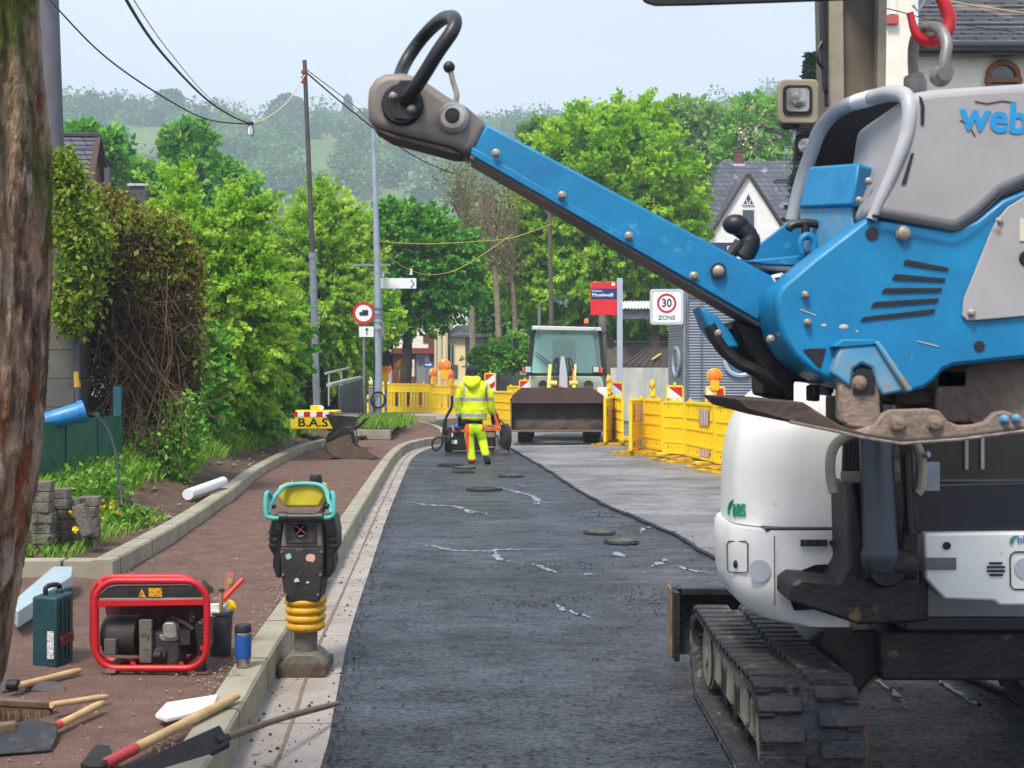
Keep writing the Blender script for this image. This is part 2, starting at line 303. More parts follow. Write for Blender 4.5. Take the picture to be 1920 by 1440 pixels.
b = MB(); b.sheet([p+Vector((-.02, 0, .008)) for p in gl], [p+Vector((0, 0, .008)) for p in gr]); b.sheet([p+Vector((0, 0, .008)) for p in gr], [p+Vector((0.004, 0, -.03)) for p in gr]); struct(b.build('gutter', m_gut, smooth=0))
b = MB(); mid = [(a+c)/2 for a, c in zip(gl, gr)]; b.sheet([p+Vector((-.006-.006*rng.random(), 0, .012)) for p in mid], [p+Vector((.006+.006*rng.random(), 0, .012)) for p in mid]); struct(b.build('gutter_joint', mat('joint_sand', (92, 76, 62), (134, 118, 98), scale=60, rough=.95), smooth=0))
def kerb(name, outer, wid, zt, zb, m=m_kerb, bev=.012):
    """outer: polyline of the face; wid to the left"""
    b = MB(); n = len(outer); secs = []
    for i, p in enumerate(outer):
        t = (outer[min(i+1, n-1)]-outer[max(i-1, 0)]); t.z = 0; t.normalize(); s = Vector((-t.y, t.x, 0)); p0 = Vector((p.x, p.y, gz(p.y)))
        secs.append([p0+Vector((0, 0, zb)), p0+Vector((0, 0, zt-.015))-s*0, p0+s*.012+Vector((0, 0, zt)), p0+s*wid+Vector((0, 0, zt)), p0+s*wid+Vector((0, 0, zb))])
    b.loft(secs); return struct(b.build(name, m, smooth=20))
kerb('kerb_roadside', gl, .15, .18, -.05)
kl = smooth_path([(-2.93, 9.39, 0), (-3.0, 11), (-3.09, 12.5), (-3.32, 15.2), (-3.62, 18.1), (-3.85, 21.5), (-3.98, 25), (-3.93, 27.5)] if 0 else [Vector((x, y, 0)) for x, y in ((-2.93, 9.39), (-3.0, 11), (-3.09, 12.5), (-3.32, 15.2), (-3.62, 18.1), (-3.85, 21.5), (-3.95, 24.5), (-3.78, 27), (-3.4, 28.6))], 6)
kerb('kerb_garden_side', kl, .15, .28, 0.0)
b = MB()
for x0, x1 in ((-3.30, -2.945), (-3.95, -3.31), (-4.7, -3.96)): b.box(((x0+x1)/2, 9.47, .138), (x1-x0-.012, .15, .276))
struct(b.build('kerb_return', m_kerb, bevel=.008))
b = MB(); b.box((-3.36, 6.75, .12), (.9, .12, .30), rz=R(12)); b.box((-4.3, 6.5, .12), (.9, .12, .30), rz=R(14)); struct(b.build('kerb_driveway', m_kerb, bevel=.008))
b = MB(); b.box((-5.2, 8.1, .06), (4.2, 2.4, .12)); struct(b.build('driveway_slab', mat('slab', (130, 128, 118), (104, 104, 96), scale=3, rough=.85, bump=.5)))
b = MB(); b.beam((-3.72, 29.2, .26), (-2.75, 29.0, .26), .12, .22); b.beam((-3.2, 36.9, .33), (-2.2, 36.9, .33), .15, .2); struct(b.build('kerb_planting_bed', m_kerb, bevel=.008))
pk = [Vector((x, y, 0)) for x, y in ((-1.62, 31.6), (-1.75, 33.2), (-2.15, 35.4), (-2.75, 37.2))]; kerb('kerb_far', smooth_path(pk, 5), .15, .2, -.04)
# --- red-brown gravel footpath
m_path = mat('path_gravel', (116, 88, 76), (142, 112, 98), rough=.95, scale=5, bump=3, bs=120, c3=(94, 68, 62), s3=60, t3=.56)
b = MB(); ys = [2.6+.4*i for i in range(90)]
nx = 14; VV = []; FF = []
for i, y in enumerate(ys):
    xr = min(interp(gutter_l, y)-.13, -1.0 if y < 3 else 9); xr = interp([(-1.62, 31), (-1.64, 31.6), (-1.79, 33.2), (-2.2, 35.4), (-2.8, 37.2)], y) if y > 31 else xr
    xl = interp([(-7.5, 2.6), (-6.5, 6.6), (-5.5, 9.4), (-3.0, 9.5), (-3.09, 12.5), (-3.7, 18.1), (-4.0, 25), (-3.9, 27.5), (-3.4, 29), (-3.0, 33), (-2.9, 37)], y)
    for k in range(nx+1):
        t = k/nx; x = xl+(xr-xl)*t; VV.append((x, y, gz(y)+.145+(.012*math.sin(x*3+y*1.3)+.008*math.sin(x*7.1-y*2.7)+rng.normal()*.003)*(1 if 0 < k < nx else .3)))
for i in range(len(ys)-1):
    for k in range(nx): a = i*(nx+1)+k; FF.append((a, a+1, a+nx+2, a+nx+1))
struct(npmesh('gravel_path', VV, FF, m_path, smooth=True))
b = MB(); b.prism([(-4.2, 37, .1), (-2.3, 37, .1), (-.9, 41, .1), (-.9, 46, .1), (-4.2, 46, .1)], (0, 0, .2)); struct(b.build('far_pavement', m_gut, smooth=0))
# --- loose crumbs and pebbles
def crumbs(name, spots, m, lo, hi):
    """spots: x,y,z arrays"""
    V = []; Fc = []; n = 0
    base = np.array([(1, 0, 0), (-.5, .87, 0), (-.5, -.87, 0), (0, 0, 1), (0, 0, -.6)], float)
    f = [(0, 1, 3), (1, 2, 3), (2, 0, 3), (1, 0, 4), (2, 1, 4), (0, 2, 4)]
    for p in spots:
        s = lo+(hi-lo)*rng.random()**3; a = rng.random()*6.28; c, d = math.cos(a), math.sin(a); q = base*(1+rng.normal(size=(5, 3))*.25)*s
        q = np.stack([q[:, 0]*c-q[:, 1]*d, q[:, 0]*d+q[:, 1]*c, q[:, 2]*.7], 1)+np.array(p)+np.array([0, 0, s*.35]); V.append(q); Fc += [(i+n, j+n, k+n) for i, j, k in f]; n += 5
    o = npmesh(name, np.concatenate(V), Fc, m); o['kind'] = 'stuff'; return o
S = []
for _ in range(1100): y = 3.8+24*rng.random()**1.6; xl = interp(gutter_l, y); xr = interp(gutter_r, y); t = rng.random(); S.append((xl+(xr-xl)*t, y, .008))
for _ in range(1500): y = 4+16*rng.random()**1.5; xr = interp(gutter_r, y); S.append((xr+abs(rng.normal())*.06, y, .004))
for _ in range(1500):
    y = 4+20*rng.random()**1.3; S.append((interp(gutter_r, y)+rng.random()*3, y, .004))
for _ in range(1600):
    i = rng.integers(0, len(L_)-1); p = L_[i]
    if p.y < 27: S.append((p.x+rng.normal()*.06, p.y+rng.normal()*.1, .034 if rng.random() < .3 else .006))
for cx_, cy_, sx_, sy_, n_ in ((.42, 10.9, .5, .12, 260), (1.0, 9.3, .35, .3, 420), (1.05, 15.0, .25, .25, 160), (.15, 9.2, .5, .15, 260), (1.25, 13.5, .2, .3, 200), (-.6, 18.5, .5, .3, 160), (-1.3, 20, .25, .4, 150)):
    for _ in range(n_): S.append((cx_+rng.normal()*sx_*.5, cy_+rng.normal()*sy_, .004))
tag(crumbs('asphalt_crumbs', S, mat('crumb', (26, 26, 30), (52, 52, 58), scale=30, rough=.7), .002, .013), 'black crumbs of asphalt scattered over the road and gutter')
S = []
for _ in range(7000):
    y = 3.2+22*rng.random()**1.8; xr = interp(gutter_l, y)-.16; xl = -3 if y > 9.4 else -5; S.append((xl+(xr-xl)*rng.random()**.8, y, .15))
for _ in range(1500): y = 3.6+9*rng.random()**1.3; S.append((interp(gutter_l, y)-.17-abs(rng.normal())*.05, y, .158))
tag(crumbs('path_pebbles', S, mat('pebble', (118, 98, 92), (150, 138, 128), scale=12, rough=.9, lo=.3, hi=.7), .003, .013), 'small stones lying loose over the red-brown footpath')
# --- soil bank and grass on the left
m_soil = mat('soil', (66, 50, 38), (98, 78, 62), rough=.95, scale=4, bump=3, bs=22, c3=(120, 104, 84), s3=26, t3=.66)
amp = lambda y: (.12+.3*min(1, max(0, (y-9.5)/6))) if y < 21 else (.42-.2*min(1, (y-21)/4))
grassline = [(-3.9, 9.6), (-4.0, 12.5), (-4.1, 15), (-4.25, 17.5), (-4.38, 20.5), (-4.45, 24), (-4.5, 27), (-4.2, 29.5)]
ys = [9.55+.25*i for i in range(80)]; nx = 16; VV = []; FF = []
for i, y in enumerate(ys):
    xr = interp([(p.x, p.y) for p in kl], y)-.14 if y < 28.4 else -3.3; xl = interp(grassline, y)-1.2
    for k in range(nx+1):
        t = k/nx; x = xr+(xl-xr)*t; z = .24+amp(y)*min(1, t*1.5)**1.5+(rng.normal()*.022+.05*math.sin(x*9+y*3)*math.sin(y*5))*(0 if k == 0 else min(1, t*3)); VV.append((x, y, z))
for i in range(len(ys)-1):
    for k in range(nx): a = i*(nx+1)+k; FF.append((a, a+1, a+nx+2, a+nx+1))
struct(npmesh('soil_bank', VV, FF, m_soil, smooth=True))
b = MB(); ys2 = [(9.5, .24), (9.55, .26), (12, .42), (16, .62), (20, .64), (24, .46), (29.5, .44), (34, .46)]; b.sheet([(interp(grassline, y)-1.0, y, z) for y, z in ys2], [(-30, y, z+.02) for y, z in ys2]); struct(b.build('garden_soil', m_soil, smooth=0))
b = MB(); b.sheet([(-3.0, 29.1, .34), (-2.9, 37, .42)], [(-4.9, 29.1, .45), (-5.5, 37, .5)]); b.sheet([(-2.72, 29.1, .33), (-2.9, 33.8, .36)], [(-3.02, 29.1, .35), (-3.0, 33.8, .40)]); struct(b.build('verge_soil', m_soil, smooth=0))
m_grass = leafmat('grass_blade', (60, 116, 28), (122, 172, 48), (166, 196, 84), tr=.35, rough=.6)
def grass(name, pts, hmin, hmax, wd, m=m_grass, lean=.5):
    P = np.asarray(pts); n = len(P); a = rng.random(n)*6.283; l = lean*rng.random(n); h = hmin+(hmax-hmin)*rng.random(n)**1.5
    d = np.stack([np.cos(a)*l, np.sin(a)*l, np.ones(n)], 1); s = np.stack([-np.sin(a+rng.random(n)), np.cos(a), np.zeros(n)], 1)*wd
    V = np.stack([P-s, P+s, P+d*h[:, None]*.6+s*.7, P+d*h[:, None]*np.array([1.5, 1.5, 1])], 1).reshape(-1, 3)
    o = npmesh(name, V, np.arange(n*4).reshape(n, 4), m, v=np.repeat(rng.random(n), 4)); o['kind'] = 'stuff'; return o
def zat(x, y):
    xr = interp([(p.x, p.y) for p in kl], y)-.14; xl = interp(grassline, y)-1.2; t = min(max((x-xr)/(xl-xr), 0), 1.2); return .24+amp(y)*min(1, t*1.5)**1.5
P = []
for _ in range(48000):
    y = 9.6+20*rng.random()**1.1; x = interp(grassline, y)-.25-.2*abs(rng.normal())+.1*rng.normal() if rng.random() < .75 else interp(grassline, y)-2.2*rng.random()
    P.append((x, y, zat(x, y)-.01))
tag(grass('bank_grass', P, .05, .24, .007), 'green grass growing along the soil bank by the hedge')
P = []
for _ in range(9000): y = 9.6+2.8*rng.random()**1.2; x = -3.3-1.9*rng.random()**.8; P.append((x, y, zat(x, y)-.01))
tag(grass('stack_grass', P, .03, .13, .005), 'short grass round the paving stone stacks')
P = [(-3.35+.35*rng.normal(), 29.4+4*rng.random(), .38) for _ in range(2600)]+[(-2.95+.14*rng.normal(), 31+3*rng.random(), .38) for _ in range(1500)]
tag(grass('bed_grass', P, .08, .30, .009), 'tall grass in the kerbed bed around the lamp post')
def weeds(name, spots, m, L=.055, wd=.36):
    V = []; vv = []
    for (x, y, z, r, h, n) in spots:
        q = np.stack([x+rng.normal(size=n)*r*.5, y+rng.normal(size=n)*r*.5, z+h*rng.random(n)], 1); V.append(q)
    q = np.concatenate(V); A, B, C = leaf_arrays(q, L, wd, droop=-.2); o = npmesh(name, A, B, m, v=C); o['kind'] = 'stuff'; return o
m_weed = leafmat('weed_leaf', (46, 96, 24), (98, 152, 40), (150, 190, 80), tr=.4)
sp = [(-3.5-1.1*rng.random(), 9.9+2.2*rng.random(), .27, .22, .13, 90) for _ in range(45)]+[(-4.05+.1*rng.normal(), 12.4+rng.normal()*.3, .35, .22, .38, 120) for _ in range(6)]+[(interp(grassline, y)-.3-1.0*rng.random(), y, .5, .4, .3, 60) for y in 12+16*rng.random(60)]
tag(weeds('leafy_weeds', sp, m_weed), 'low leafy weeds in front of the green fence and bank')
q = np.array([(-3.35-1.1*rng.random(), 9.75+1.6*rng.random(), .40+.16*rng.random()) for _ in range(70)]); A, B, C = leaf_arrays(np.repeat(q, 5, 0), .024, .8, droop=-.5)
o = npmesh('yellow_flowers', A, B, mat('petal', (240, 200, 20), rough=.6), v=C); tag(o, 'tiny yellow flowers among the weeds by the path', kind='stuff')
# white scraps on the bank
S = []
for _ in range(220):
    y = 10+18*rng.random(); x = interp([(p.x, p.y) for p in kl], y)-.2-.6*rng.random(); S.append((x, y, zat(x, y)+.01))
tag(crumbs('bank_stones', S, mat('bank_stone', (150, 140, 128), (104, 92, 80), scale=5, rough=.9), .015, .05), 'pale stones and rubble scattered over the soil bank')
# ================================================================ TREES AND SHRUBS
m_bark = mat('bark', (64, 54, 44), (98, 86, 70), rough=.95, scale=6, bump=2, bs=30, stretch=(1, 1, .25))
m_bark_d = mat('bark_dark', (44, 38, 32), (70, 62, 52), rough=.95, scale=6, bump=2, bs=30, stretch=(1, 1, .25))
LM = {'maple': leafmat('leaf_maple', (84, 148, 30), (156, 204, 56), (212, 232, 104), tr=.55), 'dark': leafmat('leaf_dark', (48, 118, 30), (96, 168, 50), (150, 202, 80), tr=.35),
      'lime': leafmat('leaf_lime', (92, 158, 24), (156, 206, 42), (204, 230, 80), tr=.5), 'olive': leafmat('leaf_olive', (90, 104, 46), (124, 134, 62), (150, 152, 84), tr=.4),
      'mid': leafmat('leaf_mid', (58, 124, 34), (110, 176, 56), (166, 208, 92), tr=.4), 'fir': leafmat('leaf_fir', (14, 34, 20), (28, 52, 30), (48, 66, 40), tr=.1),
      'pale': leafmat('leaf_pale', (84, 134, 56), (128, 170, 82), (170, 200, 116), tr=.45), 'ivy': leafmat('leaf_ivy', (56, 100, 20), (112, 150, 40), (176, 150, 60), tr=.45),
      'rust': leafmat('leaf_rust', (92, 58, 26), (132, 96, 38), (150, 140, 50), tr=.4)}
def make_tree(name, label, Y, ells, base, kind='maple', L=.16, wd=.42, nclump=300, per=60, cr=.35, trunk=.12, group=None, cat='tree', droop=.25, depth=.8, bark=None, limbs=22, fork=.35, gz0=.1, vlo=0., vhi=1., spray=0., shell=.45, feather=0.):
    """ells: crown ellipsoids (px, py, rx, ry) in photo pixels seen at distance Y; base: trunk foot (px, py)"""
    k = Y/F; E = [(W(px, py, Y), rx*k, ry*k) for px, py, rx, ry in ells]; wts = np.array([rx*ry for _, rx, ry in E]); wts = wts/wts.sum()
    foot = W(base[0], base[1], Y); foot.z = min(foot.z, gz0); foot.z = max(foot.z, -.1)
    root = empty(name, foot, label, cat, group)
    C = []; CV = []
    for _ in range(nclump):
        c, rx, rz = E[rng.choice(len(E), p=wts)]; d = rng.normal(size=3); d /= np.linalg.norm(d); r = shell+(1-shell)*rng.random()**.6
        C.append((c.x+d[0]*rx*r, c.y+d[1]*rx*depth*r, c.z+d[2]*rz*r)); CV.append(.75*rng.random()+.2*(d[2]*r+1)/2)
    C = np.array(C); CV = np.array(CV); cen = C.mean(0); top = C[:, 2].max()
    n = nclump*per; idx = np.repeat(np.arange(nclump), per); off = rng.normal(size=(n, 3)); off /= np.linalg.norm(off, axis=1)[:, None]+1e-9
    scl = np.array([1, 1, .62]); off = off*(rng.random(n)**.45)[:, None]*cr*scl*(.6+.8*rng.random(nclump))[idx][:, None]
    if feather:
        sd_ = (C-cen)*np.array([1, 1, .5]); sd_ /= np.linalg.norm(sd_, axis=1)[:, None]+1e-9; sd_ += rng.normal(size=sd_.shape)*.45; sd_[:, 2] += .35; sd_ /= np.linalg.norm(sd_, axis=1)[:, None]; tt = rng.random(n); off = sd_[idx]*(tt*feather*(.5+rng.random(nclump)[idx]))[:, None]+off*(.28+.5*(1-tt))[:, None]-np.array([0, 0, 1])*(tt**2*feather*.28)[:, None]
    elif spray:
        sd_ = (C-cen); sd_ /= np.linalg.norm(sd_, axis=1)[:, None]+1e-9; sd_[:, 2] = sd_[:, 2]*.5+.5; off += sd_[idx]*(rng.random(n)*spray)[:, None]-np.array([0, 0, 1])*(rng.random(n)**2*spray*.3)[:, None]
    P = C[idx]+off; out = P-cen; out /= np.linalg.norm(out, axis=1)[:, None]+1e-9
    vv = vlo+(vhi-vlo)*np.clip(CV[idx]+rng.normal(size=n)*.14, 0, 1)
    A, B_, v = leaf_arrays(P, L, wd, droop=droop, vv=vv, out=out)
    npmesh('crown', A, B_, LM[kind], root, v=v)
    # trunk and limbs
    b = MB(); f = Vector((foot.x, foot.y, foot.z-.05)); low = min(c.z-rz for c, rx, rz in E); cc = Vector((float(cen[0]), float(cen[1]), 0))
    fz = max(low+.2, foot.z+.8); fk = f.lerp(Vector((cc.x, cc.y, fz)), .45); fk.z = fz; tp = Vector((cc.x, cc.y, foot.z+(top-foot.z)*.86))
    tr = smooth_path([f, f.lerp(fk, .5)+Vector((.06*trunk*5, 0, 0)), fk, fk.lerp(tp, .5)+Vector((-trunk, 0, 0)), tp], 5); nn = len(tr)
    b.tube(tr, [trunk*(1.25 if i == 0 else 1)*(1-.88*(i/(nn-1))**1.2) for i in range(nn)], 9)
    for j in rng.choice(nclump, size=min(limbs, nclump), replace=False):
        e = Vector(C[j]); zz = fz+(min(e.z, tp.z)-fz)*(.15+.5*rng.random()); t = min(range(nn), key=lambda i: abs(tr[i].z-max(zz, fz))); s = tr[t]; r0 = trunk*(1-.88*(t/(nn-1))**1.2)*.55
        mid_ = s.lerp(e, .5)+Vector((rng.normal()*.1, 0, .12*(e-s).length)); q = smooth_path([s, mid_, e], 4); b.tube(q, [max(.008, r0*(1-.8*i/(len(q)-1))) for i in range(len(q))], 5)
    b.build('trunk', bark or m_bark, root)
    return root
GB = 'broadleaf trees behind the left hedge'
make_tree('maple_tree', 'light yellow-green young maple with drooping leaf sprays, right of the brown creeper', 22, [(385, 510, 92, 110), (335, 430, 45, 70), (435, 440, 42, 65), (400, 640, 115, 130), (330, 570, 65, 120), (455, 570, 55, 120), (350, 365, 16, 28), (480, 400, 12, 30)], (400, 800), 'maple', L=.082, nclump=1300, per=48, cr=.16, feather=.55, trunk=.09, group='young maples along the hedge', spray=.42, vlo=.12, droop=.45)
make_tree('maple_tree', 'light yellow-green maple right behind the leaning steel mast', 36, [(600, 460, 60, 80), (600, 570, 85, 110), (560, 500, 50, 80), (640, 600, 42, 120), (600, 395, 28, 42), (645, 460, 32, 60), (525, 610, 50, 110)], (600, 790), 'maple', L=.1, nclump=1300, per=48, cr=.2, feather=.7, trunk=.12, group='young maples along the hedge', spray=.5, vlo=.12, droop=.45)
make_tree('hedge_shrub', 'dense mid-green shrub under the maples left of the leaning mast', 24, [(430, 730, 105, 80), (350, 770, 70, 50), (485, 700, 50, 65), (470, 640, 100, 80)], (450, 840), 'mid', L=.1, nclump=900, per=36, cr=.2, feather=.4, trunk=.06, cat='shrub', gz0=.6, spray=.15)
make_tree('hedge_shrub', 'dense mid-green shrub between the leaning mast and the handrail wall', 38, [(610, 700, 60, 70), (560, 730, 60, 60), (650, 660, 35, 60), (680, 640, 14, 50)], (600, 790), 'mid', L=.12, nclump=700, per=34, cr=.22, feather=.4, trunk=.06, cat='shrub', gz0=.6, spray=.15, vhi=.8)
make_tree('hedge_shrub', 'shadowy shrub behind the brown creeper at the hedge foot', 20, [(330, 720, 90, 130), (300, 620, 60, 100)], (330, 850), 'dark', L=.12, nclump=260, per=60, cr=.26, trunk=.05, cat='shrub', gz0=.6)
make_tree('roof_tree', 'dark green tree rising behind the tiled roof', 48, [(180, 280, 45, 42), (150, 262, 30, 22), (200, 310, 25, 35)], (180, 520), 'dark', L=.26, nclump=120, per=60, cr=.5, trunk=.14, group='dark trees behind the houses on the left', vlo=.2)
make_tree('roof_tree', 'low wide dark green tree above the flat grey roof', 55, [(240, 335, 50, 32), (285, 350, 40, 30)], (250, 520), 'dark', L=.28, nclump=130, per=60, cr=.5, trunk=.14, group='dark trees behind the houses on the left', vlo=.2)
make_tree('roof_tree', 'tall dark green tree peeking over the light maple', 58, [(350, 265, 42, 34), (345, 300, 32, 50), (400, 335, 55, 40), (430, 370, 50, 60)], (360, 560), 'dark', L=.3, nclump=190, per=60, cr=.5, trunk=.2, group='dark trees behind the houses on the left', vlo=.15)
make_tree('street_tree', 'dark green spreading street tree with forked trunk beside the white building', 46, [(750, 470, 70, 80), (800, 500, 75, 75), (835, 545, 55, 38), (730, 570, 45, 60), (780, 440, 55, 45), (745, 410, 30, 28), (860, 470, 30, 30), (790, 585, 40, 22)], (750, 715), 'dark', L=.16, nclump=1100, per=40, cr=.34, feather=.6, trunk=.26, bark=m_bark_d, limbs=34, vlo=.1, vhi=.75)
make_tree('bushy_shrub', 'small yellow-green shrub directly behind the lamp post', 42, [(690, 560, 40, 50), (720, 600, 30, 50)], (700, 700), 'lime', L=.16, nclump=70, per=45, cr=.36, trunk=.05, cat='shrub')
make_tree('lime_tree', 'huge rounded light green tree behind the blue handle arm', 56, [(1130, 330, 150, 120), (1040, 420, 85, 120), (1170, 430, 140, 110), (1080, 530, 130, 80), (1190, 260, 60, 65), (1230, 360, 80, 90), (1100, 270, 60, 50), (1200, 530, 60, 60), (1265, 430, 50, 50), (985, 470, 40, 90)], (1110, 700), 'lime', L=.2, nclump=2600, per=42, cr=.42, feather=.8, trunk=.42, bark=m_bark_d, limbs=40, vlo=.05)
make_tree('background_tree', 'pale green tree just left of the large rounded tree', 70, [(1015, 262, 32, 28), (1030, 300, 30, 30)], (1020, 620), 'pale', L=.36, nclump=70, per=50, cr=.6, trunk=.2)
make_tree('background_tree', 'loose tree with thin grey-green crown behind the gabled house', 85, [(1300, 250, 60, 70), (1330, 320, 60, 60), (1260, 230, 40, 40), (1370, 300, 50, 60)], (1320, 600), 'pale', L=.38, nclump=230, per=42, cr=.9, trunk=.35, limbs=40)
make_tree('chestnut_tree', 'bright green chestnut with pale blossom candles above the gabled house', 80, [(1415, 235, 50, 52), (1400, 290, 55, 50), (1450, 270, 30, 60)], (1420, 600), 'mid', L=.36, nclump=220, per=60, cr=.75, trunk=.3, vlo=.25)
rt = [o for o in bpy.data.objects if o.name == 'chestnut_tree'][0]
q = []; k = 80/F
for _ in range(150):
    a = rng.random()*6.28; r = rng.random()**.5; c = W(1415+48*math.cos(a)*r, 262+62*math.sin(a)*r, 80); c.y -= 50*k*(1-r*r)**.5*.9
    q += [(c.x+rng.normal()*.05, c.y+rng.normal()*.05, c.z+.45*rng.random()) for _ in range(9)]
A, B_, v = leaf_arrays(np.array(q), .13, .8); npmesh('blossom', A, B_, mat('blossom', (225, 215, 185), rough=.7), rt, v=v)
G1 = 'thin-leaved trees in the middle'
for lab, px, py0, Yt, el in (('thin brown trunk tree with sparse olive leaves, left of the sparse trio', 862, 340, 52, [(862, 350, 38, 50), (880, 420, 40, 60)]), ('tall sparse tree with bare twigs, middle one of the sparse trio', 915, 330, 50, [(920, 370, 45, 55), (900, 450, 45, 60)]), ('sparse tree with pale stem leaning left, right one of the sparse trio', 945, 360, 54, [(945, 400, 35, 60), (950, 480, 35, 60)])):
    make_tree('sparse_tree', lab, Yt, el, (px+25, 695), 'olive', L=.11, nclump=150, per=9, cr=.55, trunk=.15, group=G1, limbs=150, spray=.3, shell=.2, bark=mat('bark_pale', (160, 144, 122), (124, 110, 94), scale=6, rough=.95))
make_tree('wall_shrub', 'bright green shrub growing over the far grey wall', 47, [(938, 668, 40, 26), (906, 678, 16, 18), (968, 660, 22, 34)], (930, 712), 'mid', L=.16, nclump=150, per=50, cr=.36, trunk=.05, cat='shrub', limbs=10)
make_tree('background_tree', 'shady tree in the gap above the far wall left of the wheel loader', 62, [(925, 560, 40, 80), (970, 580, 40, 80)], (930, 700), 'mid', L=.22, nclump=180, per=40, cr=.6, trunk=.2, limbs=30, vhi=.6)
make_tree('background_tree', 'dark leafy tree behind the platform canopy', 60, [(1190, 600, 60, 40), (1240, 590, 50, 50), (1150, 640, 60, 50), (1030, 630, 40, 60)], (1190, 715), 'dark', L=.22, nclump=180, per=50, cr=.6, trunk=.2, limbs=20)
# fir
root = empty('fir_tree', W(1520, 700, 40)*1, 'dark green fir beside the work lights of the excavator', 'tree'); root.location.z = 0
c = W(1525, 100, 40); top = c.z; q = []; ou = []
b = MB(); b.tube([Vector((c.x, 40, -.1)), Vector((c.x, 40, top))], [.2, .02], 8)
for i in range(70):
    z = top-.05-(top-2)*(i/70)**.9; r = .18+(top-z)*.115
    for j in range(9):
        a = rng.random()*6.28; rr = r*(.75+.4*rng.random()); d = Vector((math.cos(a), math.sin(a), -.28)); e = Vector((c.x, 40, z))+d*rr; b.tube([Vector((c.x, 40, z)), e], [.02, .005], 4)
        for t in np.linspace(.15, 1, int(8+rr*14)):
            for _ in range(3): pq = Vector((c.x, 40, z))+d*rr*t; q.append((pq.x+rng.normal()*.03, pq.y+rng.normal()*.03, pq.z+rng.normal()*.03)); ou.append((d.x+rng.normal()*.5, d.y+rng.normal()*.5, rng.normal()*.35))
A, B_, v = leaf_arrays(np.array(q), .16, .28, droop=.1, out=np.array(ou), spread=.4); npmesh('crown', A, B_, LM['fir'], root, v=v); b.build('trunk', m_bark_d, root)
# ---------------------------------------------------------------- foreground trunk
m_fg = mat('old_bark', (176, 142, 116), (84, 64, 50), rough=.95, scale=7, det=10, lo=.42, hi=.58, bump=5, bs=22, stretch=(1.8, 1.8, .4), c3=(140, 72, 42), s3=3.5, t3=.54)
t = m_fg.node_tree; N = t.nodes.new; Lk = t.links.new; bs = t.nodes['Principled BSDF']; src = bs.inputs['Base Color'].links[0].from_socket
q_ = N('ShaderNodeTexCoord'); mpn = N('ShaderNodeMapping'); Lk(q_.outputs['Object'], mpn.inputs[0]); mpn.inputs['Scale'].default_value = (1.3, 1.3, .35); nn_ = N('ShaderNodeTexNoise'); nn_.inputs['Scale'].default_value = 15; nn_.inputs['Detail'].default_value = 8; Lk(mpn.outputs[0], nn_.inputs['Vector'])
rr_ = N('ShaderNodeValToRGB'); rr_.color_ramp.elements[0].position = .54; rr_.color_ramp.elements[1].position = .62; Lk(nn_.outputs[0], rr_.inputs[0]); mm = N('ShaderNodeMix'); mm.data_type = 'RGBA'; Lk(rr_.outputs[0], mm.inputs[0]); Lk(src, mm.inputs[6]); mm.inputs[7].default_value = lin((172, 150, 132))
sx = N('ShaderNodeSeparateXYZ'); Lk(q_.outputs['Object'], sx.inputs[0]); n2_ = N('ShaderNodeTexNoise'); n2_.inputs['Scale'].default_value = 3; n2_.inputs['Detail'].default_value = 7; Lk(mpn.outputs[0], n2_.inputs['Vector'])
ad = N('ShaderNodeMath'); ad.operation = 'MULTIPLY_ADD'; Lk(sx.outputs[2], ad.inputs[0]); ad.inputs[1].default_value = .17; Lk(n2_.outputs[0], ad.inputs[2]); r5 = N('ShaderNodeValToRGB'); r5.color_ramp.elements[0].position = .83; r5.color_ramp.elements[1].position = .92; Lk(ad.outputs[0], r5.inputs[0])
m5 = N('ShaderNodeMix'); m5.data_type = 'RGBA'; Lk(r5.outputs[0], m5.inputs[0]); Lk(mm.outputs[2], m5.inputs[6]); m5.inputs[7].default_value = lin((84, 88, 26)); Lk(m5.outputs[2], bs.inputs['Base Color'])
Yt = 3.6; edge = [(0, 72), (100, 80), (250, 100), (330, 103), (480, 104), (620, 100), (760, 92), (850, 84), (950, 70), (1040, 52), (1120, 38), (1200, 24), (1290, 8), (1400, -30), (1560, -40), (1800, 20)]
root = empty('old_tree', (-1.85, Yt, .14), 'thick rough-barked mossy trunk at the left edge, nearest the camera', 'tree'); V = []; Fq = []; seg = 120; rows = 300; from mathutils import noise as mnoise
zt, zb = 3.1, .08
for i in range(rows):
    z = zb+(zt-zb)*i/(rows-1); py = HY-(z-H)/Yt*F; ex = np.interp(py, [e[0] for e in edge], [e[1] for e in edge]) if py > 0 else 72+py*.02; r = .25+.03*max(0, .6-z)*2; cx = (ex-CXP)/F*(Yt+.12)-r*1.09
    for k in range(seg):
        a = 6.2832*k/seg; n1_ = mnoise.noise(Vector((math.cos(a)*4.5, math.sin(a)*4.5, z*1.5))); n2_b = mnoise.noise(Vector((math.cos(a)*11+7, math.sin(a)*11, z*4.5))); rr = r*(1.02-.13*math.exp(-(n1_/.10)**2)-.06*math.exp(-(n2_b/.12)**2)+.03*math.sin(z*2.3+a*2)+rng.normal()*.004); V.append((cx+rr*math.cos(a), Yt+.12+rr*math.sin(a), z))
for i in range(rows-1):
    for k in range(seg): Fq.append((i*seg+k, i*seg+(k+1) % seg, (i+1)*seg+(k+1) % seg, (i+1)*seg+k))
npmesh('trunk', V, Fq, m_fg, root, smooth=True)
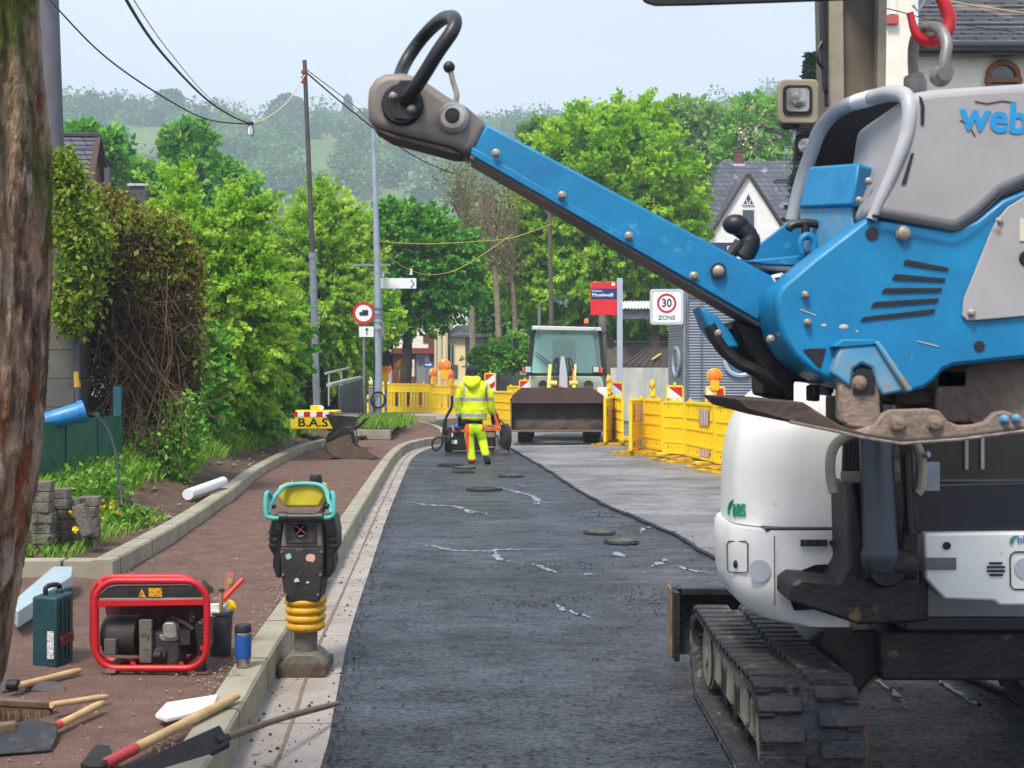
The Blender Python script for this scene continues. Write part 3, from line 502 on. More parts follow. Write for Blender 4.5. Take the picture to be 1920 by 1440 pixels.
# ---------------------------------------------------------------- creeper heap on the block wall
root = empty('creeper', (-5.2, 15.5, .5), 'tangled heap of brown twigs and reddish green creeper overhanging the green fence', 'creeper')
def inside(n, ells, dp=.9, Yc=15.7, lo=.5):
    k = Yc/F; o = []
    for _ in range(n):
        px, py, rx, ry = ells[rng.integers(len(ells))]; d = rng.normal(size=3); d /= np.linalg.norm(d); r = lo+(1-lo)*rng.random()**.5; c = W(px, py, Yc); o.append((c.x+d[0]*rx*k*r, c.y+d[1]*rx*k*dp*r, c.z+d[2]*ry*k*r))
    return np.array(o)+rng.normal(size=(n, 3))*.07
TW = [(200, 560, 55, 110), (250, 560, 110, 120), (270, 680, 90, 140), (300, 600, 65, 130), (225, 740, 70, 130), (290, 780, 50, 100), (240, 470, 90, 60), (325, 660, 42, 150)]
b = MB(); pts = inside(2000, TW)
for i, p in enumerate(pts):
    s = Vector(p); l = .25+.7*rng.random()**1.5; d = Vector((rng.normal()*.55, rng.normal()*.4, -1 if rng.random() < .72 else rng.normal())).normalized(); m1 = s+d*l*.5+Vector((rng.normal()*.1, rng.normal()*.1, rng.normal()*.04)); b.tube([s, m1, s+d*l+Vector((rng.normal()*.16, 0, 0))], [.003+.006*rng.random()**4, .0035, .002], 3, caps=False)
for _ in range(36):
    s = W(150+200*rng.random(), 470+120*rng.random(), 15.4-.3*rng.random()); e = W(190+170*rng.random(), 820+90*rng.random(), 15.2); b.tube(smooth_path([s, s.lerp(e, .35)+Vector((rng.normal()*.25, rng.normal()*.2, 0)), s.lerp(e, .7)+Vector((rng.normal()*.2, 0, 0)), e], 4), .004+.003*rng.random(), 4, caps=False)
b.build('twigs', mat('twig', (80, 58, 42), (126, 98, 72), scale=8, rough=.9), root)
dl = leafmat('dead_leaf', (48, 36, 22), (86, 66, 36), (112, 104, 48), tr=.3)
pts = inside(64000, TW, lo=.66); A, B_, v = leaf_arrays(pts, .05, .22, droop=.6, vv=rng.random(len(pts))**1.3*.8); npmesh('dead_foliage', A, B_, dl, root, v=v)
lg = leafmat('creeper_green', (66, 104, 22), (128, 156, 44), (178, 190, 74), tr=.45)
top = inside(7500, [(230, 430, 80, 36), (320, 480, 50, 45), (200, 400, 55, 40), (290, 440, 60, 32), (350, 540, 26, 70), (290, 500, 80, 45), (250, 470, 90, 30)], .8); A, B_, v = leaf_arrays(top, .062, .32, droop=.5, vv=rng.random(len(top))); npmesh('reddish_foliage', A, B_, LM['rust'], root, v=v)
top = inside(8000, [(260, 520, 100, 70), (240, 428, 85, 34), (320, 475, 45, 40), (190, 405, 60, 45), (280, 435, 70, 28), (355, 620, 20, 110), (300, 500, 70, 50)], .9); A, B_, v = leaf_arrays(top, .066, .32, droop=.5, vv=rng.random(len(top))); npmesh('green_top_foliage', A, B_, lg, root, v=v)
gr_ = inside(9000, [(135, 390, 30, 80), (150, 500, 38, 80), (135, 575, 28, 45), (122, 325, 16, 34), (165, 440, 36, 40)], .8, 14.5); A, B_, v = leaf_arrays(gr_, .068, .34, droop=.5, vv=rng.random(len(gr_))); npmesh('green_foliage', A, B_, lg, root, v=v)
low = inside(5000, [(300, 860, 70, 60), (250, 860, 40, 60), (340, 800, 35, 60)], .6, 15.4); A, B_, v = leaf_arrays(low, .06, .3, droop=.2); npmesh('low_foliage', A, B_, LM['mid'], root, v=v)
# ================================================================ HILL WITH FAR WOOD
def hillz(x, y):
    """terrain beyond the town"""
    px = CXP+x/max(y,1)*F; ridge = np.interp(px, [0, 130, 300, 420, 500, 600, 900, 1100, 1250, 1400, 1920, 2400], [114, 119, 118, 112, 109, 111, 110, 108, 113, 121, 118, 118])+2.5*math.sin(x*.05)
    t = min(max((y-210)/390, 0), 1); s = t*t*(3-2*t); return .1+s*ridge*(1 if y < 600 else max(.6, 1-(y-600)/1800))
VV = []; FF = []; xs = np.linspace(-520, 560, 80); ysh = np.linspace(205, 900, 60)
for y in ysh:
    for x in xs: VV.append((x, y, hillz(x, y)+rng.normal()*.2))
nx = len(xs)
for i in range(len(ysh)-1):
    for k_ in range(nx-1): a = i*nx+k_; FF.append((a, a+1, a+nx+1, a+nx))
m_hill = mat('meadow', (74, 104, 48), (104, 122, 62), scale=.02, rough=.95, c3=(120, 108, 80), s3=.05, t3=.58)
struct(npmesh('hill', VV, FF, m_hill, smooth=True))
P = []; n = 0; Cn = []; Rr = []; Vv = []
while len(Cn) < 2300:
    y = 225+(640-225)*rng.random()**.8; x = (rng.random()*.9-.45)*y*1.15; px = CXP+x/y*F; z = hillz(x, y); py = HY-(z-H)/y*F
    if (140 < px < 285 and 236 < py < 252) or (470 < px < 600 and 234 < py < 252) or (480 < px < 1000 and 382 < py < 412) or (230 < px < 300 and 292 < py < 330): 
        if rng.random() < .93: continue
    r = 3.2+3.5*rng.random()**2
    if y > 560: r *= 1.25
    Cn.append((x, y, z+r*.7)); Rr.append(r); Vv.append(rng.random())
Cn = np.array(Cn); Rr = np.array(Rr); Vv = np.array(Vv); per = 210; idx = np.repeat(np.arange(len(Cn)), per); n = len(idx)
off = rng.normal(size=(n, 3)); off /= np.linalg.norm(off, axis=1)[:, None]; off[:, 2] = off[:, 2]*1.25; off *= (.6+.45*rng.random(n)[:, None])
Pq = Cn[idx]+off*Rr[idx][:, None]; A, B_, v = leaf_arrays(Pq, 1.05, .6, vv=np.clip(Vv[idx]+rng.normal(size=n)*.05, 0, 1), droop=.1)
o = npmesh('far_wood', A, B_, leafmat('wood_leaf', (20, 78, 48), (64, 132, 66), (140, 174, 88), tr=.3), v=v); tag(o, 'hazy wood of mixed green trees covering the far hillside', kind='stuff')
# ridge trees that stand out against the sky
for px, py, r, lab in ((540, 195, 38, 'big round tree on the hill meadow behind the leaning mast'), (320, 180, 26, 'dark broad tree topping the hill ridge above the tiled roof'), (652, 195, 10, 'narrow pointed conifer on the hill ridge')):
    Yr = 560; c = W(px, py+r*.5, Yr); kr = Yr/F*r; root = empty('ridge_tree', (c.x, Yr, hillz(c.x, Yr)), lab, 'tree', 'single trees on the hill ridge'); nn = 2600
    of = rng.normal(size=(nn, 3)); of /= np.linalg.norm(of, axis=1)[:, None]; of *= (.5+.5*rng.random(nn)**.5)[:, None]
    if r == 10: t_ = rng.random(nn); of = np.stack([of[:, 0]*(1-t_)*.9, of[:, 1]*(1-t_)*.9, t_*3.4-1.6], 1)
    Pq = np.array(c)+of*kr*np.array([1, 1, .95]); A, B_, v = leaf_arrays(Pq, 1.5, .5, vv=rng.random(nn)*.5); npmesh('crown', A, B_, MATS['wood_leaf'], root, v=v)
    b = MB(); b.cyl((c.x, Yr, hillz(c.x, Yr)-1), (c.x, Yr, c.z), .6, .3, 8); b.build('trunk', m_bark_d, root)
# ================================================================ BUILDINGS
m_plaster = mat('plaster_white', (244, 244, 240), (228, 228, 224), scale=1.2, rough=.9, bump=.4, bs=40)
m_cream = mat('plaster_cream', (246, 230, 180), (232, 214, 166), scale=1.0, rough=.9)
m_redbrick = mat('brick_red', (122, 66, 52), (92, 50, 42), scale=6, rough=.9, c3=(150, 110, 90), s3=9, t3=.64)
m_trim = mat('trim_dark', (72, 50, 42), rough=.8)
m_glass = mat('window_glass', (28, 34, 42), (60, 70, 82), scale=1.5, rough=.08, spec=.9)
m_frame = mat('window_frame', (222, 222, 218), rough=.5)
m_zinc = mat('zinc', (120, 124, 130), (96, 100, 106), scale=3, rough=.5, metal=.4)
def slate(name, c1, c2, sx_=2.6, sz=3.2, moss=(150, 156, 160)):
    m = bpy.data.materials.new(name); m.use_nodes = True; t = m.node_tree; b = t.nodes['Principled BSDF']; N = t.nodes.new; L = t.links.new
    q = N('ShaderNodeTexCoord'); s = N('ShaderNodeSeparateXYZ'); L(q.outputs['Object'], s.inputs[0]); ad = N('ShaderNodeMath'); ad.operation = 'ADD'; L(s.outputs[0], ad.inputs[0]); L(s.outputs[1], ad.inputs[1])
    cb = N('ShaderNodeCombineXYZ'); L(ad.outputs[0], cb.inputs[0]); L(s.outputs[2], cb.inputs[1]); br = N('ShaderNodeTexBrick'); L(cb.outputs[0], br.inputs['Vector']); br.inputs['Scale'].default_value = 1; br.inputs['Brick Width'].default_value = 1/sx_; br.inputs['Row Height'].default_value = 1/sz
    br.inputs['Color1'].default_value = lin(c1); br.inputs['Color2'].default_value = lin(c2); br.inputs['Mortar'].default_value = lin(tuple(v*.45 for v in c1)); br.inputs['Mortar Size'].default_value = .022; br.inputs['Bias'].default_value = 0
    n = N('ShaderNodeTexNoise'); n.inputs['Scale'].default_value = 1.3; n.inputs['Detail'].default_value = 8; L(q.outputs['Object'], n.inputs[0]); r = N('ShaderNodeValToRGB'); r.color_ramp.elements[0].position = .6; r.color_ramp.elements[1].position = .72; L(n.outputs[0], r.inputs[0])
    k = N('ShaderNodeMix'); k.data_type = 'RGBA'; L(r.outputs[0], k.inputs[0]); L(br.outputs[0], k.inputs[6]); k.inputs[7].default_value = lin(moss); L(k.outputs[2], b.inputs['Base Color']); b.inputs['Roughness'].default_value = .6
    bp = N('ShaderNodeBump'); bp.inputs['Strength'].default_value = .6; bp.inputs['Distance'].default_value = .03; L(br.outputs['Fac'], bp.inputs['Height']); bp.invert = True; L(bp.outputs[0], b.inputs['Normal']); MATS[name] = m; return m
m_slate = slate('slate', (62, 66, 78), (84, 88, 98)); m_slate2 = slate('slate_near', (62, 64, 72), (88, 88, 94), 4.2, 6.5, (124, 116, 108)); m_tile = slate('roof_tile', (84, 86, 98), (70, 72, 82), 2.6, 2.4, (100, 100, 108))
def window(parent, px0, py0, px1, py1, Y, name='window', arch=False, frame=.05, mull=1):
    a = W(px0, py1, Y); c = W(px1, py0, Y); cx = (a.x+c.x)/2; cz = (a.z+c.z)/2; w_ = c.x-a.x; h = c.z-a.z; b = MB(); pts = []
    if arch: r = w_/2; pts = [(cx-r, a.z), (cx+r, a.z)]+[(cx+r*math.cos(R(t)), c.z-r+r*math.sin(R(t))) for t in range(0, 181, 15)]
    else: pts = [(a.x, a.z), (c.x, a.z), (c.x, c.z), (a.x, c.z)]
    b.prism([(x, Y-.012, z) for x, z in pts], (0, .03, 0)); g = b.build(name, m_glass, parent, smooth=0)
    f = MB(); loop = [Vector((x, Y-.02, z)) for x, z in pts]
    for p, q in zip(loop, loop[1:]+loop[:1]): f.beam(p, q, frame, .05, up=(0, 1, 0))
    for i in range(mull): x = a.x+w_*(i+1)/(mull+1); f.box((x, Y-.02, cz), (frame*.6, .04, h))
    f.build('window_frame', m_frame, g, smooth=0); return g
# --- tiled house upper left
root = empty('gabled_house', W(150, 700, 36).xy.to_3d(), 'house with grey tiled roof and dark red gable at upper left', 'house')
ap = W(183, 255, 36); fe = W(165, 362, 34.6); re_ = W(204, 368, 38.8); al = ap+Vector((-7, -.6, 0)); fl = fe+Vector((-7, -.6, 0)); rl = re_+Vector((-7, -.6, 0))
b = MB()
for i in range(12):   # overlapping tile courses
    t0, t1 = i/12, (i+1)/12+.015; u = Vector((0, -.03, .03)); p0 = ap.lerp(fe, t0); p1 = ap.lerp(fe, t1); q0 = al.lerp(fl, t0); q1 = al.lerp(fl, t1); b.prism([p0, p1+u, q1+u, q0], (0, .02, -.05))
b.prism([ap, re_, rl, al], (0, .02, -.06)); b.beam(al+Vector((0, 0, .03)), ap+Vector((.05, 0, .03)), .2, .1); b.build('roof', m_tile, root, smooth=0)
b = MB(); i_ = Vector((-.12, 0, -.06)); b.prism([ap+i_, fe+i_, re_+i_], (-.1, 0, 0)); b.prism([Vector((fe.x-.15, fe.y+.05, 0)), Vector((re_.x-.15, re_.y-.05, 0)), re_+i_, fe+i_], (-.1, 0, 0)); b.prism([Vector((fe.x-.2, fe.y+.2, 0)), Vector((fl.x, fl.y+.2, 0)), Vector((fl.x, fl.y+.2, fl.z)), Vector((fe.x-.2, fe.y+.2, fe.z))], (0, .1, 0)); b.build('gable_wall', m_redbrick, root, smooth=0)
b = MB(); b.beam(ap+Vector((.02, 0, .03)), fe+Vector((.02, 0, .03)), .16, .05); b.beam(ap+Vector((.02, 0, .03)), re_+Vector((.02, 0, .03)), .16, .05); b.build('verge_board', m_trim, root)
root = empty('annex_building', W(245, 700, 32).xy.to_3d(), 'low grey-roofed annex with square capped chimney behind the creeper', 'building')
b = MB(); b.prism([W(150, 372, 30), W(215, 380, 30), W(300, 470, 29), W(300, 520, 29), W(150, 520, 29)], (0, 3, 0)); b.build('roof', mat('felt', (104, 104, 112), (88, 88, 96), scale=2, rough=.8), root, smooth=0)
b = MB(); b.box(W(259, 375, 31)+Vector((0, .2, 0)), (.4, .4, .75)); b.box(W(202, 348, 33), (.14, .14, .9)); b.build('chimney', mat('render_grey', (70, 72, 78), rough=.8), root, bevel=.01); b = MB(); b.box(W(259, 347, 31)+Vector((0, .2, 0)), (.5, .5, .06)); b.build('chimney_cap', mat('cap', (176, 182, 190), rough=.5), root, bevel=.01)
b = MB(); b.box(W(225, 620, 31)+Vector((0, 1, 0)), (2.6, 2.4, 3.2)); b.build('wall', m_plaster, root, smooth=0)
# --- block wall with drain pipe
m_block = concrete('block_wall', (84, 84, 80), (98, 96, 90), 2, .33, .2, .045, (70, 74, 60)); 
root = empty('block_wall', (-5.6, 14.9, .4), 'grey concrete block wall half hidden behind the old trunk', 'wall')
b = MB(); a = W(60, 790, 14.8); c = W(139, 790, 14.8); b.box(((a.x+c.x)/2, 15.1, 1.7), (c.x-a.x, .6, 2.9)); b.build('wall', m_block, root, bevel=.01)
b = MB(); p = W(141, 600, 14.6); q = W(147, 770, 14.6); b.cyl((q.x, 14.62, .4), (p.x, 14.62, 2.9), .035, seg=12); o = b.build('drain_pipe', mat('pipe_grey', (66, 70, 76), rough=.5), root); b = MB(); b.cyl(W(144.2, 697, 14.62), W(145.2, 726, 14.62), .038, seg=12); b.build('pipe_band', mat('yellow_band', (196, 152, 40), rough=.5), o)
# --- corrugated kiosk with round windows
m_corr = mat('corrugated_metal', (150, 158, 170), (132, 140, 152), scale=.8, rough=.35, metal=.55)
root = empty('corrugated_building', (5.6, 37, 0), 'silver corrugated metal building with round windows behind the right barriers', 'building')
def corr(b, p0, p1, z0, z1, per=.078, amp=.016):
    d = (p1-p0); d.z = 0; nrm = Vector((d.y, -d.x, 0)).normalized(); n = int((z1-z0)/per*6); A = []; Bq = []
    for i in range(n+1): z = z0+(z1-z0)*i/n; o = nrm*amp*math.sin(2*math.pi*i/6); A.append(Vector((p0.x, p0.y, z))+o); Bq.append(Vector((p1.x, p1.y, z))+o)
    b.sheet(A, Bq)
c0 = W(1290, 700, 36); cl_ = W(1253, 700, 38.6); cr_ = W(1560, 700, 36.0); z1 = 3.78
b = MB(); corr(b, cl_, c0, 0, z1); corr(b, c0, cr_, 0, z1); b.build('corrugated_wall', m_corr, root, smooth=60)
b = MB(); b.prism([Vector((cl_.x-.05, cl_.y, z1)), Vector((c0.x-.02, c0.y-.06, z1)), Vector((cr_.x, cr_.y-.06, z1)), Vector((cr_.x, 41, z1)), Vector((cl_.x, 41, z1))], (0, 0, .12)); b.build('roof_edge', m_zinc, root, smooth=0)
b = MB()
for p in (W(1290, 0, 35.97), W(1316, 0, 35.96)): b.box((p.x, p.y, z1/2), (.05, .03, z1))
b.cyl((W(1285, 0, 35.9).x, 36.1, 0), (W(1285, 0, 35.9).x, 36.1, z1), .05, seg=10); b.build('corner_trim', m_zinc, root)
def roundwin(c, nrm, r):
    b = MB(); b.lathe(c-nrm*.02, [(r, 0), (r+.02, .06), (r-.05, .08), (r-.09, .05), (r-.09, 0)], 32, nrm); o = b.build('round_window', mat('win_ring', (176, 190, 206), rough=.35, metal=.3), root)
    b = MB(); b.lathe(c, [(r-.08, 0), (r-.08, .02)], 32, nrm); b.build('pane', mat('pane_blue', (58, 110, 142), (36, 66, 92), scale=3, rough=.1, spec=.8), o)
roundwin(W(1388, 675, 35.95), Vector((0, -1, 0)), .47); nl = Vector(((c0-cl_).y, -(c0-cl_).x, 0)).normalized(); mid_ = (cl_+c0)/2; mid_.z = W(1281, 678, 37).z; roundwin(mid_+nl*.03, nl, .44)
# --- white walled bunker with brown metal roof, wall behind, canopy
root = empty('store_shed', (3.9, 42, 0), 'low white-walled store with sloping rusty brown roof', 'shed')
b = MB(); P = [W(1145, 700, 41.2), W(1256, 700, 40.6), W(1256, 700, 44), W(1172, 700, 44)]; zt_ = 1.83; b.prism([Vector((p.x, p.y, -.1)) for p in P], (0, 0, zt_+.1)); b.build('wall', mat('weathered_white', (222, 224, 220), (168, 172, 166), scale=1.6, rough=.9, stretch=(2, 2, .5), lo=.3, hi=.7), root, smooth=0)
b = MB(); Q = [W(1163, 686, 41.3), W(1257, 693, 41.0), W(1257, 656, 44), W(1210, 656, 44)]; b.prism(Q, (0, 0, .05)); 
for t in np.linspace(.1, .9, 7): b.beam(Q[0].lerp(Q[1], t)+Vector((0, 0, .07)), Q[3].lerp(Q[2], t)+Vector((0, 0, .07)), .04, .04)
b.build('metal_roof', mat('rust_roof', (70, 52, 50), (52, 40, 40), scale=2, rough=.6, c3=(110, 78, 62), s3=5, t3=.66), root, smooth=0); b = MB(); b.beam(W(1222, 680, 41.8)+Vector((0, -.1, .1)), W(1238, 670, 42.6)+Vector((0, -.1, .12)), .1, .02); b.build('yellow_board', mat('wood_yel', (190, 160, 70), rough=.7), root)
b = MB(); a = W(1100, 700, 49); c = W(1262, 700, 49); b.box(((a.x+c.x)/2, 49, .85), (c.x-a.x, .3, 3.9)); b.box(((a.x+c.x)/2, 48.98, 2.84), (c.x-a.x+.1, .42, .1)); o = b.build('boundary_wall', mat('wall_taupe', (118, 110, 98), (96, 90, 82), scale=2, rough=.9), bevel=.02); tag(o, 'dull brown rendered wall behind the white-walled store', 'wall')
root = empty('platform_canopy', W(1190, 700, 47).xy.to_3d(), 'white corrugated platform canopy between red station sign and speed sign', 'canopy')
b = MB(); a = W(1156, 562, 47); c = W(1262, 562, 47); n = 90; A = []; Bq = []
for i in range(n+1): x = a.x+(c.x-a.x)*i/n; dz = .035*math.sin(i*1.25); A.append((x, 46.3, a.z-.35+dz)); Bq.append((x, 49, a.z+.05+dz))
b.sheet(A, Bq); b.sheet([(p[0], p[1]+.02, p[2]-.03) for p in A], [(p[0], p[1], p[2]-.03) for p in Bq]); b.build('canopy_roof', mat('corr_white', (214, 220, 228), rough=.5), root, smooth=60)
b = MB(); b.box(((a.x+c.x)/2, 46.5, a.z-.58), (c.x-a.x, .12, .3)); b.build('fascia', m_zinc, root)
b = MB(); p = W(1228, 700, 47); b.box((p.x, 47, 1.9), (.3, .3, 3.6)); b.build('post', mat('post_brown', (70, 56, 46), rough=.8), root, bevel=.01)
b = MB(); p = W(1130, 700, 39); b.cyl((p.x, 39, 0), (p.x, 39, 3.45), .13, seg=16); o = b.build('concrete_post', mat('conc_post', (118, 116, 110), (98, 96, 90), scale=3, rough=.9)); tag(o, 'thick grey concrete post beneath the red station sign', 'post')
# --- white gabled house
Yh = 70; root = empty('station_house', W(1400, 700, Yh).xy.to_3d(), 'white gabled house with steep slate roof and triangular attic window', 'house')
ap = W(1403, 328, Yh); gl_ = W(1322, 462, Yh); gr2 = W(1482, 452, Yh); b = MB(); b.prism([Vector((gl_.x+.2, Yh, 0)), Vector((gr2.x-.2, Yh, 0)), Vector((gr2.x-.02, Yh, gr2.z)), Vector((ap.x, Yh, ap.z-.06)), Vector((gl_.x+.02, Yh, gl_.z))], (0, 6, 0)); 
e0 = W(1318, 440, Yh+2); e1 = W(1560, 440, Yh+2); b.box(((e0.x+e1.x)/2+.3, Yh+6, e0.z/2), (e1.x-e0.x-.8, 8, e0.z)); b.build('wall', m_plaster, root, smooth=0)
b = MB(); o_ = Vector((0, -.12, 0)); b.prism([ap+o_, gl_+o_+Vector((-.25, 0, -.3)), gl_+Vector((-.25, 5, -.3)), ap+Vector((0, 5, 0))], (-.05, 0, .16)); b.prism([ap+o_, gr2+o_+Vector((.25, 0, -.3)), gr2+Vector((.25, 5, -.3)), ap+Vector((0, 5, 0))], (.05, 0, .16))
r0 = W(1352, 306, Yh+6); r1 = W(1600, 306, Yh+6); f0 = W(1312, 430, Yh+1.6); f1 = W(1600, 430, Yh+1.6); b.prism([r0, r1, f1, f0], (0, .05, .15)); b.prism([r0, W(1300, 420, Yh+10.5), W(1312, 430, Yh+1.6)], (-.1, 0, .1))
b.build('roof', m_slate, root, smooth=0)
b = MB(); 
for s, g in ((-1, gl_), (1, gr2)): b.beam(ap+Vector((s*.04, -.17, .02)), g+Vector((s*.29, -.17, -.28)), .05, .11, up=(0, 0, 1))
b.build('bargeboard', mat('barge', (74, 50, 40), rough=.8), root)
b = MB(); q_ = W(1384, 300, Yh+6); b.box(q_+Vector((0, 0, 0)), (.45, .45, .9)); b.box(q_+Vector((0, 0, .5)), (.52, .52, .12)); b.build('chimney', m_redbrick, root, smooth=0); b = MB(); b.box(q_+Vector((0, 0, -.38)), (.7, .6, .22)); b.build('chimney_flashing', mat('flash', (190, 196, 204), rough=.4), root)
b = MB(); b.box(W(1303, 345, Yh+9), (.4, .4, 1.1)); b.box(W(1303, 328, Yh+9), (.5, .5, .12)); b.build('chimney', m_redbrick, root, smooth=0)
b = MB(); b.prism([W(1306, 380, Yh+1), W(1352, 392, Yh+1), W(1336, 430, Yh-.5), W(1310, 425, Yh-.5)], (0, .1, .08)); b.build('side_roof', m_slate, root, smooth=0)
a, c, t_ = W(1392, 384, Yh-.03), W(1414, 384, Yh-.03), W(1403, 362, Yh-.03); b = MB(); b.prism([a, c, t_], (0, .05, 0)); g = b.build('attic_window', m_glass, root, smooth=0)
b = MB(); 
for p, q in ((a, c), (c, t_), (t_, a), ((a+c)/2, (a+t_)/2), ((a+c)/2, (c+t_)/2)): b.beam(p+Vector((0, -.03, 0)), q+Vector((0, -.03, 0)), .05, .07, up=(0, 1, 0))
b.build('window_frame', m_frame, g); window(root, 1391, 393, 1415, 437, Yh-.03, frame=.07, mull=0); b = MB(); b.box(W(1405, 441, Yh-.15), (1.1, .25, .06)); b.build('sill', m_zinc, root)
b = MB(); c = W(1392, 467, 66); b.box(c, (3.3, .12, .66)); o = b.build('name_board', mat('sign_navy', (22, 46, 92), rough=.4), bevel=.01); tag(o, 'dark blue station name board in front of the white gable', 'sign'); text_obj('Bahnhof', 'lettering', W(1391, 468, 65.93), .48, mat('sign_white', (235, 238, 240), rough=.4), o)
root = empty('rooftop_platform', W(1487, 345, 52), 'small steel platform with mesh railing above the slate roof', 'platform'); b = MB(); k = 52/F; c = W(1487, 340, 52); b.box(c, (1.5, .8, .08)); b.cyl(c, (c.x, c.y, 0), .09, seg=10); b.build('deck', mat('steel_dark', (62, 68, 74), rough=.5, metal=.6), root)
b = MB(); 
for x in np.linspace(-.42, .42, 7): b.cyl(c+Vector((x, -.35, 0)), c+Vector((x, -.35, 1.35)), .014, seg=6)
for z in np.linspace(.1, 1.35, 9): b.cyl(c+Vector((-.42, -.35, z)), c+Vector((.42, -.35, z)), .012, seg=6)
b.cyl(c+Vector((.05, 0, 0)), c+Vector((.05, 0, 2.1)), .06, seg=8); b.box(c+Vector((.05, 0, 2.1)), (.35, .3, .08)); b.build('railing', mat('steel_light', (140, 150, 156), rough=.4, metal=.6), root)
# --- cream house with slate roof at the right edge
Yr = 16; root = empty('villa', W(1850, 700, Yr).xy.to_3d(), 'large cream rendered house with slate roof at the right edge', 'house')
m_crw = mat('render_ivory', (246, 242, 224), (232, 228, 210), scale=2, rough=.92, bump=1, bs=70)
b = MB(); e = W(1735, 80, Yr); x1 = W(2100, 0, Yr).x; b.box(((W(1715, 0, Yr).x+x1)/2, Yr+2, e.z/2), (x1-W(1715, 0, Yr).x, 4, e.z)); b.box(((W(1655, 0, 15.4).x+W(1716, 0, 15.4).x)/2, 15.8, 4), (.41, .8, 8)); b.build('wall', m_crw, root, smooth=0)
b = MB(); p0 = W(1722, 84, Yr-.3); p1 = W(2100, 84, Yr-.3); p2 = W(2080, -40, Yr+3); p3 = W(1722, -40, Yr+3)
n = 16
for i in range(n):
    t0, t1 = i/n, (i+1)/n+.01; A = p0.lerp(p3, t0); Bq = p1.lerp(p2, t0); C_ = p1.lerp(p2, t1); D = p0.lerp(p3, t1); b.prism([A+Vector((0, 0, .03)), Bq+Vector((0, 0, .03)), C_, D], (0, 0, -.05))
b.build('roof', m_slate2, root, smooth=0); b = MB(); b.cyl(p0+Vector((-.02, -.04, -.02)), p1+Vector((0, -.04, -.02)), .055, seg=10); b.box((p0+p1)/2+Vector((0, .08, -.09)), ((p1-p0).length, .1, .05)); b.build('gutter', mat('gutter_dark', (44, 46, 54), rough=.4), root)
b = MB(); pts = []; a = W(1852, 165, Yr-.02); c = W(1908, 118, Yr-.02); r = (c.x-a.x)/2; cx = (a.x+c.x)/2
pts = [(a.x, a.z-.3), (c.x, a.z-.3)]+[(cx+r*math.cos(R(t)), c.z-r*.9+.9*r*math.sin(R(t))) for t in range(0, 181, 12)]; b.prism([(x, Yr-.02, z) for x, z in pts], (0, .04, 0)); g = b.build('arched_window', m_glass, root, smooth=0)
b = MB(); b.tube([(x, Yr-.04, z) for x, z in pts[1:]]+[(a.x, Yr-.04, a.z-.3)], .035, 8); b.box((cx, Yr-.05, W(0, 152, Yr).z), (2*r+.08, .06, .06)); b.build('window_frame', mat('wood_brown', (132, 82, 52), rough=.7), g)
b = MB(); b.box(W(1672, 38, 15.38), (.14, .1, .1)); b.build('sill', mat('sandstone_red', (176, 84, 74), rough=.8), root)
b = MB(); b.box(W(1673, 8, 15.39), (.09, .06, .25)); b.build('window_jamb', m_frame, root)
# --- houses at the end of the street
Yb = 63; root = empty('corner_house', W(790, 700, Yb).xy.to_3d(), 'white corner house with red brick quoins and brick ground floor', 'house')
b = MB(); a = W(735, 700, Yb); c = W(816, 700, Yb); zt_ = W(0, 520, Yb).z; zm = W(0, 660, Yb).z; b.box(((a.x+c.x)/2, Yb+3, (zt_+zm)/2), (c.x-a.x-.02, 6, zt_-zm)); b.build('upper_wall', m_plaster, root, smooth=0)
b = MB(); b.box(((a.x+c.x)/2, Yb+3, zm/2), (c.x-a.x, 6.02, zm)); z = zm
i = 0
while z < zt_: w_ = .62 if i % 2 else .36; b.box((c.x-w_/2+.03, Yb-.01, z+.22), (w_, .06, .44)); z += .44; i += 1
b.build('brick_wall', m_redbrick, root, smooth=0)
b = MB(); b.box(((a.x+c.x)/2+.1, Yb-.1, zm+.05), (c.x-a.x+.3, .3, .28)); b.build('cornice', mat('cornice_red', (120, 56, 44), rough=.8), root)
b = MB(); b.prism([Vector((a.x-.3, Yb-.3, zt_)), Vector((c.x+.3, Yb-.3, zt_)), Vector((c.x+.3, Yb+3, zt_+2.6)), Vector((a.x-.3, Yb+3, zt_+2.6))], (0, 3, 0)); b.build('roof', mat('roof_redbrown', (110, 72, 62), (90, 60, 54), scale=3, rough=.8), root, smooth=0)
b = MB(); b.box(W(793, 690, Yb-.03), (.62, .05, 1.5)); b.build('shutter', mat('shutter', (128, 134, 138), rough=.6), root); b = MB(); b.box(W(789, 671, Yb-.2), (.45, .06, .22)); g = b.build('shop_sign', mat('shop_blue', (60, 88, 122), rough=.5), root)
window(root, 765, 600, 778, 630, Yb-.02)
b = MB(); c_ = W(770, 690, 57); b.box(c_, (.34, .05, .75)); b.cyl((c_.x, 57.04, 0), (c_.x, 57.04, c_.z), .03); o = b.build('info_board', m_frame); tag(o, 'white notice board with blue oval mark before the brick ground floor', 'sign'); b = MB(); b.lathe(W(769, 684, 56.96), [(.1, 0), (.1, .02)], 20, (0, -1, 0)); b.build('emblem', mat('emb', (60, 110, 160), rough=.5), o)
root = empty('cream_house', W(850, 700, 61).xy.to_3d(), 'cream yellow house with narrow arched windows at the street end', 'house')
Yb = 61; b = MB(); a = W(816, 700, Yb); c = W(838, 700, Yb); b.box(((a.x+c.x)/2+.01, Yb+3, 4), (c.x-a.x, 6, 8)); a = W(838, 700, Yb); c = W(872, 700, Yb); zt_ = W(0, 628, Yb).z; b.box(((a.x+c.x)/2, Yb+2.4, zt_/2), (c.x-a.x, 4, zt_)); b.build('wall', m_cream, root, smooth=0)
